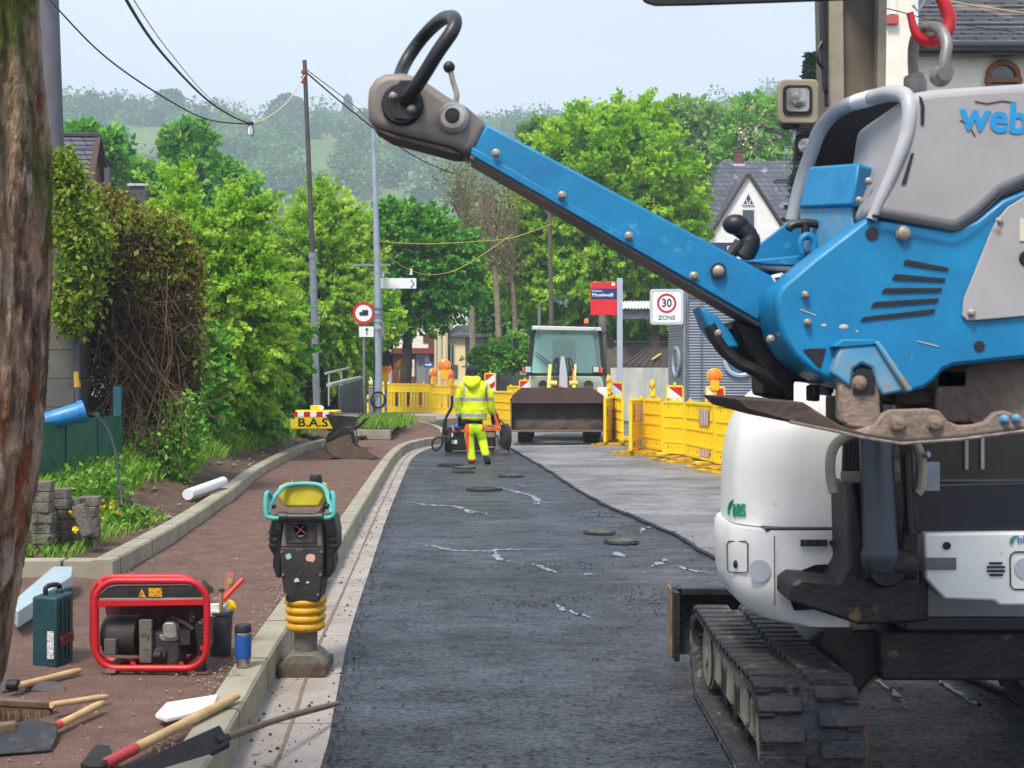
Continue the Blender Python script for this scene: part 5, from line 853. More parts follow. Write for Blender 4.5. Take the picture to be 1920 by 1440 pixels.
# ---- stacks of paving stones
m_pv = mat('paver', (120, 116, 104), (92, 88, 78), scale=9, rough=.95, bump=1.2, bs=60, c3=(66, 62, 52), s3=7, t3=.6)
def paver(c, label, grp, rz=0.):
    w_, h, l = .155, .078, .12; prof = [(-w_/2, -l/2), (-w_/4, -l/2), (-w_/6, -l/2+.012), (w_/6, -l/2+.012), (w_/4, -l/2), (w_/2, -l/2), (w_/2, l/2), (-w_/2, l/2)]; cs, sn = math.cos(rz), math.sin(rz)
    b = MB(); b.prism([(c[0]+x*cs-y*sn, c[1]+x*sn+y*cs, c[2]) for x, y in prof], (0, 0, h)); o = b.build('paving_stone', m_pv, bevel=.006); tag(o, label, 'paving stone', grp)
Y0 = 9.95
def stack(px, n, top, lab, grp, dy=0):
    x = W(px, 0, Y0).x
    for i in range(n): paver((x+rng.normal()*.007, Y0+dy+rng.normal()*.008, .26+i*.081), lab, grp, rng.normal()*.06)
g1 = 'weathered paving stones in the left stack'; stack(82, 5, 0, 'weathered grey paving stone in the tall left stack', g1); stack(100, 6, 0, 'weathered grey paving stone in the tall left stack', g1, .13); stack(92, 7, 0, 'weathered grey paving stone in the tall left stack', g1, -.12)
g2 = 'weathered paving stones in the right stack'; stack(124, 5, 0, 'weathered grey paving stone in the lower right stack', g2, .2); stack(140, 5, 0, 'weathered grey paving stone in the lower right stack', g2, .32)
b = MB(); b.box(W(158, 975, 9.95), (.09, .12, .25), rot=Matrix.Rotation(R(-18), 3, 'Y')); o = b.build('leaning_stone', m_pv, bevel=.01); tag(o, 'single dark paving stone leaning at the right stack', 'paving stone')
# ---- foam board pack, pipe, scraps
root = empty('foam_board', (-3.2, 8.2, .15), 'pale blue foil-wrapped board lying across the driveway edge', 'board'); z = .30; q = [G(100, 1062, z), G(137, 1062, z), G(134, 1080, z), G(33, 1146, z), G(20, 1130, z)]
b = MB(); b.prism([p-Vector((0, 0, .1)) for p in q], (0, 0, .1)); b.build('board', mat('foil_blue', (184, 198, 204), (156, 176, 188), scale=10, rough=.35, stretch=(1, 6, 1), lo=.42, hi=.55), root, bevel=.006)
root = empty('plastic_pipe', W(384, 915, 14.2), 'short white plastic pipe lying behind the garden kerb', 'pipe'); b = MB(); a = G(352, 927, .34); c = G(418, 903, .36); b.lathe(a, [(.055, 0), (.06, 0), (.06, (c-a).length), (.05, (c-a).length), (.05, .02)], 18, c-a); b.build('tube', mat('pipe_white', (226, 230, 238), rough=.35), root)
# ---- manhole frames raised in the new asphalt
m_iron = mat('cast_iron', (74, 70, 66), (120, 112, 104), scale=14, rough=.6, metal=.4, bump=1, bs=40)
for px, py, r, h, lab in ((845, 873, .19, .03, 'small dark raised road plate left of the worker foot'), (871, 877, .17, .02, 'round grey cover right behind the worker shoe'), (905, 918, .2, .02, 'long dark road cover in the middle of the fresh asphalt'), (958, 893, .16, .03, 'small round cover near the bitumen edge'), (870, 885, .14, .02, 'tiny dark cover closest behind the round grey one'), (1125, 999, .13, .022, 'tar-rimmed round cover, upper of the pair on the right'), (1165, 1017, .13, .026, 'tar-rimmed round cover, lower of the pair on the right')):
    c = G(px, py, .01); root = empty('road_cover', c, lab, 'manhole cover', 'raised covers in the fresh asphalt'); b = MB(); b.lathe(c, [(r, -.02), (r, h), (r*.86, h), (r*.84, h-.008), (.005, h-.006)], 28); b.build('cover', m_iron if py in (877, 893, 999, 1017) else m_bit, root)
    b = MB(); th = np.linspace(0, 6.283, 24); b.tube([c+Vector((r*1.12*math.cos(t)+rng.normal()*.016, r*1.12*math.sin(t)+rng.normal()*.016, 0)) for t in th[:-1]], [.010+.014*rng.random() for _ in th[:-1]], 5, closed=True); b.build('rim', m_bit, root)

Yq = 43; root = empty('traffic_light', W(726, 700, Yq).xy.to_3d(), 'black traffic light seen from behind between lamp post and street tree', 'traffic light'); c = W(723, 665, Yq)
b = MB(); b.box(c, (.3, .22, .75)); 
for dz in (-.25, 0, .25): b.lathe(c+Vector((.0, .1, dz)), [(.11, 0), (.12, .14)], 14, (0, 1, 0))
b.build('signal_head', m_blk, root, bevel=.02); b = MB(); b.box(c+Vector((-.02, .05, 0)), (.55, .02, 1.0)); b.build('backing_board', m_blk, root, bevel=.05); b = MB(); b.cyl((c.x, Yq+.1, .1), (c.x, Yq+.1, c.z+.2), .05, seg=10); b.beam(c+Vector((.1, .05, .05)), c+Vector((.4, .05, .05)), .04, .04); b.build('pole', m_galv, root)
# ================================================================ MINI EXCAVATOR
m_ew = mat('excavator_white', (238, 238, 234), (222, 222, 218), scale=2, rough=.38, coat=.25, c3=(200, 194, 180), s3=11, t3=.66)
m_rub = mat('track_rubber', (30, 32, 37), (62, 62, 63), scale=9, rough=.7, bump=1.2, bs=50, c3=(112, 106, 94), s3=5, t3=.60)
m_stl = mat('dark_casting', (24, 23, 25), (44, 41, 40), scale=7, rough=.55, metal=.3, bump=.6, bs=40, c3=(112, 84, 58), s3=6, t3=.66)
m_bei = mat('boom_beige', (168, 160, 140), (138, 128, 110), scale=4, rough=.6, c3=(104, 74, 50), s3=5, t3=.66)
m_hos = mat('hose_black', (16, 16, 18), (34, 34, 36), scale=20, rough=.5)
m_cyl = mat('cylinder_grey', (70, 75, 83), (56, 61, 69), scale=4, rough=.4, metal=.3)
m_dusty = mat('dusty_frame', (150, 142, 124), (112, 104, 90), scale=8, rough=.85, bump=.6, bs=60, c3=(120, 84, 56), s3=7, t3=.62)
ex = empty('mini_excavator', (1.9, 5.7, 0), 'white mini excavator on rubber tracks standing on the fresh asphalt at right', 'excavator')
def track(x0, x1):
    Yf, Yr_, rr, zc = 4.97, 6.40, .20, .24; path = []
    n = 26
    for i in range(n): t = i/n; path.append((Yr_+(Yf-Yr_)*t, zc+rr-.018*math.sin(math.pi*t), math.pi/2))
    for i in range(14): a = math.pi/2+math.pi*i/14; path.append((Yf+rr*math.cos(a), zc+rr*math.sin(a), a))
    for i in range(n): t = i/n; path.append((Yf+(Yr_-Yf)*t, zc-rr, -math.pi/2))
    for i in range(14): a = -math.pi/2+math.pi*i/14; path.append((Yr_+rr*math.cos(a), zc+rr*math.sin(a), a))
    N = len(path); b = MB(); secs = []
    for y, z, a in path:
        cy, sz = math.cos(a), math.sin(a); secs.append([Vector((x0, y+cy*.018, z+sz*.018)), Vector((x1, y+cy*.018, z+sz*.018)), Vector((x1, y-cy*.016, z-sz*.016)), Vector((x0, y-cy*.016, z-sz*.016))])
    secs.append(secs[0]); b.loft(secs, cap=False)
    # even lugs along the loop
    L = [0]; P = [Vector((0, y, z)) for y, z, _ in path]+[Vector((0, path[0][0], path[0][1]))]
    for p, q in zip(P, P[1:]): L.append(L[-1]+(q-p).length)
    K = 44; xm = (x0+x1)/2
    for k in range(K):
        for half in (0, 1):
            s = L[-1]*((k+.5*half) % K)/K; i = max(j for j in range(len(L)-1) if L[j] <= s); t = (s-L[i])/(L[i+1]-L[i]); p = P[i].lerp(P[i+1], t); d = (P[i+1]-P[i]).normalized(); nrm = Vector((0, -d.z, d.y)); nrm = nrm if nrm.dot(Vector((0, p.y-(Yf+Yr_)/2 if abs(p.z-zc) < .12 else 0, p.z-zc))) > 0 else -nrm
            m3 = Matrix((Vector((1, 0, 0)), d, nrm)).transposed(); xa, xb = (x0-.004, xm-.03) if half == 0 else (xm+.03, x1+.004)
            c = p+nrm*.03; c.x = (xa+xb)/2; b.box(c, (xb-xa, .062, .034), rot=m3); c = p+nrm*.024; c.x = xa+.03 if half == 0 else xb-.03; b.box(c, (.06, .085, .02), rot=m3)
            if half == 0: c = p+nrm*.016; c.x = xm; b.box(c, (.05, .04, .016), rot=m3)
    b.build('track_belt', m_rub, ex, bevel=.004, seg=1)
    xi0, xi1 = x0+.07, x1-.07; b = MB(); prof = [(5.12, .14), (6.26, .14), (6.34, .22), (6.26, .36), (5.9, .38), (5.3, .37), (5.1, .30)]
    b.prism([(xi0, y, z) for y, z in prof], (xi1-xi0, 0, 0)); 
    b.prism([(xi0-.02, y, z) for y, z in ((5.2, .17), (6.2, .17), (6.24, .3), (6.1, .35), (5.4, .35), (5.2, .31))], (.03, 0, 0))
    for y in (5.32, 5.66, 6.0): b.prism([(xi0-.034, y+u, .265+v) for u, v in rrect(0, 0, .15, .15, .04)], (.02, 0, 0))
    fr = b.build('track_frame', m_dusty, ex, bevel=.012)
    for y in (5.5, 5.84, 6.14): b = MB(); b.prism([(xi0-.0365, y-.0+u, .25+v) for u, v in rrect(0, 0, .05, .12, .024)], (.005, 0, 0)); b.build('frame_slot', m_blk, fr, smooth=0)
    for y in (5.25, 5.52, 5.79, 6.06): b = MB(); b.cyl((x0+.085, y, .125), (x1-.05, y, .125), .055, seg=18); b.build('roller', m_stl, fr)
    for nm, y in (('front_idler', Yf), ('drive_sprocket', Yr_)): b = MB(); b.cyl((x0+.06, y, zc), (x1-.06, y, zc), .165, seg=28); b.lathe((x0+.05, y, zc), [(.15, 0), (.13, .01), (.05, .0), (.05, -.01), (.0, -.01)], 24, (1, 0, 0)); b.build(nm, m_dusty, ex)
track(.925, 1.305); track(2.5, 2.88)
b = MB(); b.lathe((1.30, 4.97, .24), [(.15, 0), (.17, .01), (.17, .03), (.14, .045), (0, .045)], 32, (1, 0, 0)); b.build('hub_cover', mat('hub_rust', (118, 78, 58), (90, 62, 50), scale=6, rough=.7), ex)
b = MB(); b.prism([W(px, py, 5.3) for px, py in ((1602, 1182), (1940, 1168), (2070, 1190), (2070, 1290), (1960, 1265), (1850, 1245), (1700, 1250), (1640, 1275), (1612, 1305), (1575, 1290), (1575, 1240))], (0, .55, 0)); b.prism([(1.22, 5.7, .3), (1.22, 6.2, .3), (1.62, 6.15, .55), (1.62, 5.6, .58)], (0, 0, .1)); b.box((1.9, 5.75, .5), (.8, 1.1, .2)); b.build('undercarriage', m_stl, ex, bevel=.012)
b = MB(); pts = [W(px, py, 5.285) for px, py in ((1612, 1305), (1640, 1276), (1700, 1251), (1850, 1246), (1960, 1266))]; b.sheet(pts, [p+Vector((0, 0, .018)) for p in pts]); b.build('rusty_edge', mat('rust_edge', (122, 84, 62), (92, 70, 56), scale=8, rough=.8), ex)
b = MB(); b.cyl((1.9, 5.75, .58), (1.9, 5.75, .68), .36, seg=36); b.build('slew_ring', m_stl, ex)
b = MB(); zs = [(.10, 7.06), (.16, 7.1), (.27, 7.12), (.38, 7.09), (.465, 7.04)]; pr = [(y, z) for z, y in zs]+[(y+.03, z) for z, y in zs[::-1]]; b.prism([(.875, y, z) for y, z in pr], (2.07, 0, 0)); b.box((.89, 7.0, .28), (.03, .2, .37)); b.box((1.93, 7.05, .45), (2.0, .05, .03)); b.box((1.5, 6.8, .28), (.1, .6, .12)); b.box((2.3, 6.8, .28), (.1, .6, .12)); bl = b.build('dozer_blade', m_stl, ex)
b = MB(); b.box((.868, 7.05, .28), (.012, .14, .39)); b.build('blade_end_plate', mat('blade_edge', (140, 118, 92), (96, 82, 66), scale=8, rough=.8), bl)
# upper structure: engine cover
def sect(z, xl, xr, yf, yb, r, n=7, rr=.02):
    pts = []
    for cx, cy, r_, a0 in ((xr-rr, yf+rr, rr, 270), (xr-rr, yb-rr, rr, 0), (xl+min(.8, xr-xl-.03), yb-min(.8, xr-xl-.03), min(.8, xr-xl-.03), 90), (xl+r, yf+r, r, 180)):
        for k in range(n+1): a = R(a0+90*k/n); pts.append(Vector((cx+r_*math.cos(a), cy+r_*math.sin(a), z)))
    return pts
b = MB(); S = [(1.022, .925, .24), (1.25, .93, .24), (1.36, .945, .24), (1.44, .97, .24), (1.51, 1.01, .22), (1.56, 1.06, .2), (1.60, 1.13, .15), (1.615, 1.19, .12)]
b.loft([sect(z, xl, 1.36-max(0, z-1.45)*.25, 5.2+max(0, z-1.4)*.5, 6.06-max(0, z-1.4)*.4, r) for z, xl, r in S]); hood = b.build('engine_cover', m_ew, ex, smooth=50, bevel=.01)
b = MB(); S = [(.625, 1.08, .18), (.65, 1.0, .2), (.69, .955, .22), (.76, .915, .24), (.80, .905, .25), (.92, .895, .25), (1.0, .90, .25), (1.018, .912, .24)]
b.loft([sect(z, xl, 1.37, 5.12+(.05 if z < .7 else 0), 6.1, r) for z, xl, r in S]); skirt = b.build('lower_cover', m_ew, ex, smooth=50)
b = MB(); b.box((1.2, 5.55, 1.02), (.36, .8, .012)); b.build('seam', m_blk, ex)
def frontmark(name, pts, Y, m, par, th=.006): b = MB(); b.prism([W(px, py, Y) for px, py in pts], (0, th, 0)); return b.build(name, m, par, smooth=0)
Yk = 5.105; b = MB(); hole = [(1480, 1120), (1482, 1092), (1500, 1072), (1530, 1060), (1577, 1058), (1577, 1140), (1490, 1145)]; b.prism([W(px, py, Yk) for px, py in hole], (0, .02, 0)); b.build('cutout', mat('void_black', (8, 8, 10), rough=.9), skirt, smooth=0)
b = MB(); lp = [W(px, py, Yk+.002) for px, py in ((1452, 1005), (1453, 1136))]; b.tube(lp, .0025, 5); b.build('panel_gap', m_blk, skirt)
b = MB(); b.box(W(1526, 1018, Yk), (.105, .012, .026)); b.build('light_strip', m_blk, skirt); b = MB(); b.lathe(W(1560, 1018, Yk+.01), [(.012, 0), (.012, .014), (.005, .016)], 14, (0, -1, 0)); b.build('lock', m_stl, skirt)
for px in (1509, 1526, 1543): b = MB(); b.lathe(W(px, 1018, Yk-.006), [(.007, 0), (.006, .004)], 10, (0, -1, 0)); b.build('stud', m_cyl, skirt)
# service door outline on the curved corner: build around the cylinder corner
def corner_pt(px, py, off=.004, x0_=.898, y0_=5.12, rad=.25):
    """point on the rounded left front corner of the lower cover that shows at px,py"""
    cx, cy = x0_+rad, y0_+rad; k = (px-CXP)/F
    a_ = 1+1/k**2 if abs(k) > 1e-6 else 1; best = None
    for t in np.linspace(180, 270, 181):
        x = cx+(rad+off)*math.cos(R(t)); y = cy+(rad+off)*math.sin(R(t)); e = abs(x-k*y)
        if best is None or e < best[0]-1e-5: best = (e, x, y)
    y = best[2]; return Vector((best[1], y, H-(py-HY)/F*y))
rectp = [(1363, 1020), (1366, 1015), (1398, 1015), (1402, 1019), (1402, 1070), (1398, 1074), (1368, 1073), (1364, 1068)]
b = MB(); b.tube([corner_pt(*p) for p in rectp], .0028, 5, closed=True); b.build('service_door', mat('gap_dark', (70, 70, 72), rough=.7), skirt)
b = MB(); c = corner_pt(1379, 1058, .003); b.ball(c, .010, 10, (1, 1, 1.8)); b.build('keyhole', m_blk, skirt); b = MB(); c = corner_pt(1425, 1070, .006); b.lathe(c, [(.045, 0), (.045, .006)], 24, Vector((-.35, -1, 0))); b.build('grey_disc', mat('disc_grey', (176, 182, 192), rough=.5), skirt)
m_bg = mat('bbs_green', (20, 140, 110), rough=.4); m_bb = mat('bbs_blue', (60, 120, 180), rough=.4)
hp_ = lambda x, y, o=.004: corner_pt(x, y, o, .926, 5.2, .24); rz_ = R(-30)
for ch, px in (('B', 1377), ('B', 1385.5), ('S', 1393.5)):
    pa, pb = hp_(px-3, 958, .005), hp_(px+3, 958, .005); text_obj(ch, 'logo_letter', (pa+pb)/2, .074, m_bg, hood, rot=(R(90), 0, math.atan2(pb.y-pa.y, pb.x-pa.x)), xs=.85, depth=.0015, bold=.0015)
b = MB(); b.tube([hp_(x, y, .004) for x, y in ((1366, 966), (1366, 954), (1369, 944), (1374, 937))], [.006, .007, .006, .003], 6); b.build('logo_arc', m_bg, hood)
# swing post, hoses, boom cylinder, guard
b = MB(); b.prism([W(px, py, 4.86) for px, py in ((1588, 905), (1602, 905), (1620, 1005), (1640, 1038), (1690, 1030), (1698, 945), (1716, 900), (1724, 1000), (1724, 1168), (1612, 1172), (1545, 1150), (1482, 1130), (1482, 1098), (1500, 1086), (1575, 1092), (1592, 1060))], (0, .26, 0)); b.box((1.48, 5.2, .78), (.3, .4, .2)); b.build('swing_post', m_stl, ex, bevel=.012)
b = MB(); b.lathe(W(1662, 1062, 4.80), [(.07, -.02), (.085, .02), (.085, .1), (.06, .14)], 20, (0, 1, 0)); b.cyl(W(1620, 1060, 4.83), W(1712, 1060, 4.83), .055, seg=18); b.build('pivot_pin', m_stl, ex)
b = MB(); a = W(1650, 1035, 4.82); c = W(1640, 760, 4.90); b.cyl(a, c, .064, seg=28); b.lathe(a-Vector((0, 0, .01)), [(.055, -.06), (.068, -.02), (.072, .0), (.068, .02)], 28); b.build('boom_cylinder', m_cyl, ex); b = MB(); b.cyl(W(1640, 770, 4.92), W(1632, 300, 5.0), .03, seg=18); b.build('cylinder_rod', mat('chrome', (190, 192, 196), rough=.15, metal=1.), ex)
b = MB(); 
for i in range(6): x = 1586+7*i; b.tube(smooth_path([W(x, 800, 5.0), W(x-3, 880, 4.98), W(x-6, 960, 5.0), W(x+8, 1060, 5.05)], 5), .011, 6)
for i in range(3): x = 1698+7*i; b.tube(smooth_path([W(x-6, 800, 4.88), W(x-4, 880, 4.86), W(x+3, 960, 4.88), W(x+2, 1010, 4.9)], 5), .011, 6)
b.tube([W(1700, 850, 4.84), W(1704, 940, 4.84), W(1708, 1000, 4.84)], .014, 8); b.build('hoses', m_hos, ex)
b = MB(); b.beam(W(1576, 895, 4.93), W(1704, 893, 4.93), .012, .045, up=(0, 0, 1)); b.build('hose_bracket', m_bei, ex, bevel=.003)
for P in ([(1563, 925), (1557, 890), (1558, 855), (1568, 832), (1590, 818), (1625, 808)], [(1690, 812), (1712, 826), (1724, 850), (1729, 880), (1725, 915), (1718, 925)]):
    q = smooth_path([W(px, py, 4.9) for px, py in P], 4); b = MB()
    b.tube(q, .02, 10)
    b.build('hose_guard', m_bei, ex, bevel=.006)
b = MB(); b.cyl(W(1732, 853, 4.88), W(1742, 852, 4.86), .012, seg=10); b.box(W(1736, 893, 4.92), (.1, .02, .11)); b.build('guard_fitting', m_galv, ex)
b = MB(); q = [(1552, -110), (1664, -110), (1660, 190), (1700, 700), (1700, 800), (1600, 800), (1560, 400), (1558, 200)]; b.prism([W(px, py, 5.06) for px, py in q], (0, .24, 0)); bm_ = b.build('boom', mat('boom_belly', (118, 108, 94), (92, 84, 74), scale=3, rough=.7, c3=(96, 60, 40), s3=4, t3=.68), ex, bevel=.008)
b = MB(); b.prism([W(px, py, 5.0) for px, py in ((1550, -110), (1580, -110), (1584, 195), (1620, 700), (1600, 700), (1556, 205))], (0, .06, 0)); b.prism([W(px, py, 5.0) for px, py in ((1648, -110), (1666, -110), (1661, 190), (1710, 700), (1695, 700), (1645, 190))], (0, .06, 0)); b.build('boom_flange', m_bei, bm_, bevel=.006)
b = MB(); b.tube([W(1544, -90, 4.98), W(1542, 20, 4.98), W(1543, 90, 4.98), W(1548, 170, 4.98)], .012, 8); b.tube(smooth_path([W(1541, 78, 4.97), W(1533, 95, 4.96), W(1534, 115, 4.96), W(1545, 130, 4.98)], 4), .007, 6); b.tube([W(1549, -90, 4.99), W(1549, 200, 4.99)], .008, 6); b.build('boom_hoses', m_hos, bm_)
b = MB(); b.beam(W(1608, -60, 5.1), Vector((1.42, 4.35, 3.72)), .2, .22); b.beam(Vector((1.42, 4.45, 3.75)), Vector((1.2, 3.95, 3.05)), .16, .18); b.build('dipper_arm', m_bei, ex, bevel=.01)
bq = MB(); Yq = 3.86; q = [(1200, -70), (1198, -8), (1206, 8), (1228, 15), (1300, 14), (1450, 9), (1560, 5), (1700, -2), (1740, -14), (1744, -80)]; bq.prism([W(px, py, Yq) for px, py in q], (0, .3, .26)); bq.build('bucket', mat('bucket_black', (14, 14, 16), (26, 26, 28), scale=12, rough=.7), ex, bevel=.012)
def worklight(px, py, wpx, hpx, Y, mh, nm):
    c = W(px, py, Y); k = Y/F; w_, h = wpx*k, hpx*k; b = MB(); pts = rrect(0, 0, w_, h, .022); b.prism([Vector((c.x+u, Y, c.z+v)) for u, v in pts], (.015, .1, 0)); o = b.build(nm, mh, ex, bevel=.006)
    b = MB(); pts = rrect(-.004, .004, w_*.72, h*.66, .02); b.prism([Vector((c.x+u, Y-.006, c.z+v)) for u, v in pts], (0, .01, 0)); o2 = b.build('bezel', m_blk, o); b = MB(); pts = rrect(-.004, .004, w_*.56, h*.52, .015); b.prism([Vector((c.x+u, Y-.010, c.z+v)) for u, v in pts], (0, .006, 0)); b.lathe(c+Vector((0, -.01, .004)), [(.03, 0), (.028, .006), (.01, .012)], 20, (0, -1, 0)); b.build('lens', mat('lens_glass', (170, 172, 168), (120, 122, 122), scale=30, rough=.12, spec=.9, metal=.4), o2)
worklight(1497, 190, 76, 84, 4.86, m_bei, 'work_light'); worklight(1510, 277, 40, 48, 4.9, m_blk, 'work_light')
b = MB(); b.tube(smooth_path([W(1498, 232, 4.9), W(1490, 236, 4.88), W(1472, 238, 4.88), W(1478, 232, 4.9), W(1505, 228, 4.94), W(1560, 226, 5.0)], 4), .011, 8); b.tube([W(1525, 275, 4.96), W(1570, 270, 5.02)], .014, 8); b.build('light_bracket', m_stl, ex)
# cab
b = MB(); b.prism([W(px, py, 4.95) for px, py in ((1732, 1003), (1738, 1000), (2040, 997), (2040, 1136), (1874, 1136), (1864, 1127), (1772, 1124), (1735, 1086))], (0, .14, 0)); cp = b.build('front_panel', m_ew, ex, bevel=.01)
b = MB()
for i, (x0, x1) in enumerate(((1855, 1879), (1851, 1884), (1851, 1884), (1856, 1880))): b.box(W((x0+x1)/2, 1056+7.3*i, 4.947), ((x1-x0)/F*4.95, .008, .0085))
b.build('vent_slots', m_blk, cp); b = MB(); b.lathe(W(1775, 1023, 4.948), [(.015, 0), (.015, .006), (.009, .008)], 18, (0, -1, 0)); b.build('fuel_lock', m_stl, cp); b = MB(); b.box(W(1764, 1057, 4.947), (.118, .006, .047)); b.build('type_plate', mat('plate_alu', (120, 120, 116), (98, 98, 96), scale=12, rough=.4, metal=.6), cp)
b = MB(); b.tube([W(px, py, 4.947) for px, py in ((2020, 1035), (1903, 1035), (1896, 1040), (1894, 1048), (1895, 1098), (1901, 1105), (2020, 1106))], .003, 5); b.build('flap_gap', m_blk, cp); b = MB(); b.lathe(W(1922, 1066, 4.95), [(.042, 0), (.042, .004)], 24, (0, -1, 0)); b.build('grey_disc', MATS['disc_grey'], cp)
text_obj('bbs', 'logo_text', W(1921, 1012, 4.946), .045, m_bb, cp, xs=.9, depth=.001); b = MB(); b.tube([W(px, py, 4.946) for px, py in ((1896, 1019), (1898, 1011), (1903, 1006), (1908, 1005))], [.006, .007, .005, .002], 6); b.build('logo_arc', m_bg, cp)
b = MB(); b.prism([W(px, py, 5.0) for px, py in ((1700, 915), (1720, 908), (2040, 900), (2040, 1005), (1730, 1005), (1705, 990))], (0, .1, 0)); b.box((2.15, 5.75, .66), (1.2, 1.4, .06)); b.build('floor_panel', mat('panel_navyblack', (14, 17, 25), rough=.35), ex, bevel=.01)
b = MB(); x0, x1 = W(1724, 0, 5.05).x, 2.62; b.box((x0+.02, 5.06, 1.75), (.05, .05, 1.2)); b.box((x1, 5.06, 1.75), (.05, .05, 1.2)); b.box((x0+.02, 6.3, 1.75), (.05, .05, 1.2)); b.box((x1, 6.3, 1.75), (.05, .05, 1.2)); b.box(((x0+x1)/2, 5.7, 2.36), (x1-x0+.1, 1.45, .08)); b.box(((x0+x1)/2, 5.05, 1.225), (x1-x0, .04, .02)); b.build('cab_frame', m_blk, ex, bevel=.01)
b = MB(); b.box(((x0+x1)/2, 5.055, 1.77), (x1-x0-.05, .008, 1.08)); b.box((x0+.02, 5.68, 1.77), (.008, 1.2, 1.08)); b.build('cab_glass', mat('cab_glass_dark', (30, 34, 34), (46, 50, 50), scale=2, rough=.06, spec=.8), ex, smooth=0)
b = MB(); 
for px in (1812, 1842): b.cyl(W(px, 880, 5.04), W(px, 780, 5.04), .008, seg=8)
b.build('grab_bars', m_galv, ex)
b = MB(); b.box((2.1, 6.4, .95), (1.0, .5, .6)); b.build('counterweight', m_ew, ex, bevel=.04)
# ================================================================ HANGING VIBRATORY PLATE
m_cb_ = mat('compactor_blue', (0, 130, 180), (0, 110, 158), scale=5, rough=.34, spec=.5, rv=.25, c3=(60, 146, 180), s3=9, t3=.63)
m_cbd = mat('compactor_blue_dusty', (70, 146, 188), (120, 152, 168), scale=9, rough=.6, lo=.4, hi=.62, c3=(150, 128, 108), s3=14, t3=.58)
m_hg = mat('hood_grey', (166, 164, 164), (150, 148, 148), scale=2.5, rough=.55, c3=(120, 98, 78), s3=4, t3=.71)
m_mud = mat('muddy_steel', (142, 124, 110), (112, 98, 88), scale=7, rough=.85, bump=.8, bs=40, c3=(120, 148, 168), s3=11, t3=.62)
m_mudd = mat('muddy_dark', (58, 48, 42), (82, 68, 58), scale=8, rough=.8, bump=.6, bs=40)
m_castg = mat('cast_grey', (134, 126, 120), (112, 104, 98), scale=8, rough=.55, metal=.15)
m_zb = mat('zinc_bolt', (178, 172, 160), (140, 130, 116), scale=20, rough=.45, metal=.4)
vp = empty('vibratory_plate', (2.2, 3.9, 1.45), 'big blue and grey vibratory plate hanging from the excavator by a red hook', 'vibratory plate')
YF = 3.6
def pz(name, pts, Y, th, m, par=vp, bevel=.006, dx=0, **k): b = MB(); b.prism([W(px, py, Y) for px, py in pts], (dx, th, 0)); return b.build(name, m, par, bevel=bevel, **k)
side = pz('side_body', [(1456, 572), (1457, 552), (1468, 534), (1500, 507), (1527, 484), (1580, 443), (1627, 407), (1785, 432), (1830, 412), (1880, 372), (2060, 300), (2060, 660), (1920, 672), (1790, 686), (1770, 694), (1755, 712), (1735, 728), (1700, 738), (1640, 742), (1560, 716), (1522, 696), (1490, 668), (1468, 632), (1459, 600)], YF, .28, m_cb_, bevel=.012)
def fm(name, pts, m, th=.004, Y=YF-.001, par=side): b = MB(); b.prism([W(px, py, Y) for px, py in pts], (0, -th, 0)); return b.build(name, m, par, smooth=0)
for s in (((1696, 489), (1700, 487), (1778, 502), (1776, 508), (1694, 496)), ((1676, 516), (1680, 514), (1772, 522), (1770, 528), (1673, 524)), ((1658, 541), (1662, 540), (1766, 540), (1763, 547), (1653, 549)), ((1638, 568), (1642, 566), (1760, 559), (1757, 566), (1633, 576)), ((1618, 596), (1622, 594), (1753, 579), (1750, 587), (1613, 602))): fm('vent_slot', s, m_blk)
for px, py, r in ((1635, 438, 12), (1836, 649, 10)): b = MB(); b.lathe(W(px, py, YF-.001), [(r*YF/F, 0), (r*YF/F, .003)], 24, (0, -1, 0)); b.build('hole', m_blk, side)
fm('triangular_opening', ((1506, 656), (1512, 654), (1548, 653), (1538, 690), (1530, 684)), m_blk)
def bolt(px, py, r, Y, par, m=None, washer=0):
    k = Y/F
    if washer: b = MB(); b.lathe(W(px, py, Y), [(washer*k, 0), (washer*k, .004)], 24, (0, -1, 0)); par = b.build('rubber_washer', m_blk, par)
    b = MB(); b.lathe(W(px, py, Y-.002), [(r*1.2*k, 0), (r*1.2*k, .003), (r*k, .004), (r*k*.95, .012), (r*.5*k, .016)], 14, (0, -1, 0)); b.build('bolt', m or m_zb, par)
for px, py, r in ((1510, 553, 6), (1514, 605, 6), (1693, 437, 12), (1873, 415, 6)): bolt(px, py, r, YF-.004, side)
for px, py, ln in ((1582, 613, 9), (1607, 621, 3), (1545, 610, 5)): b = MB(); b.ball(W(px, py, YF), ln*YF/F, 10, (1, .15, .55)); b.build('paint_chip', mat('chip', (190, 178, 160), rough=.7), side)
gp = pz('grey_side_panel', [(1805, 592), (1808, 560), (1858, 436), (1870, 412), (1890, 388), (1925, 366), (2050, 318), (2050, 582), (1830, 601), (1813, 601)], YF-.012, .012, m_hg, par=side, bevel=.003); bolt(1821, 587, 6, YF-.013, gp)
b = MB(); b.prism([W(px, py, YF-.016) for px, py in ((1912, 410), (1960, 405), (1960, 450), (1912, 452))], (0, .004, 0)); b.build('sticker', mat('sticker_cream', (216, 210, 180), (200, 196, 170), scale=9, rough=.6), gp, smooth=0); b = MB(); b.lathe(W(1925, 484, YF-.014), [(.022, 0), (.018, .006), (.012, .002)], 20, (0, -1, 0)); b.build('plug', m_stl, gp)
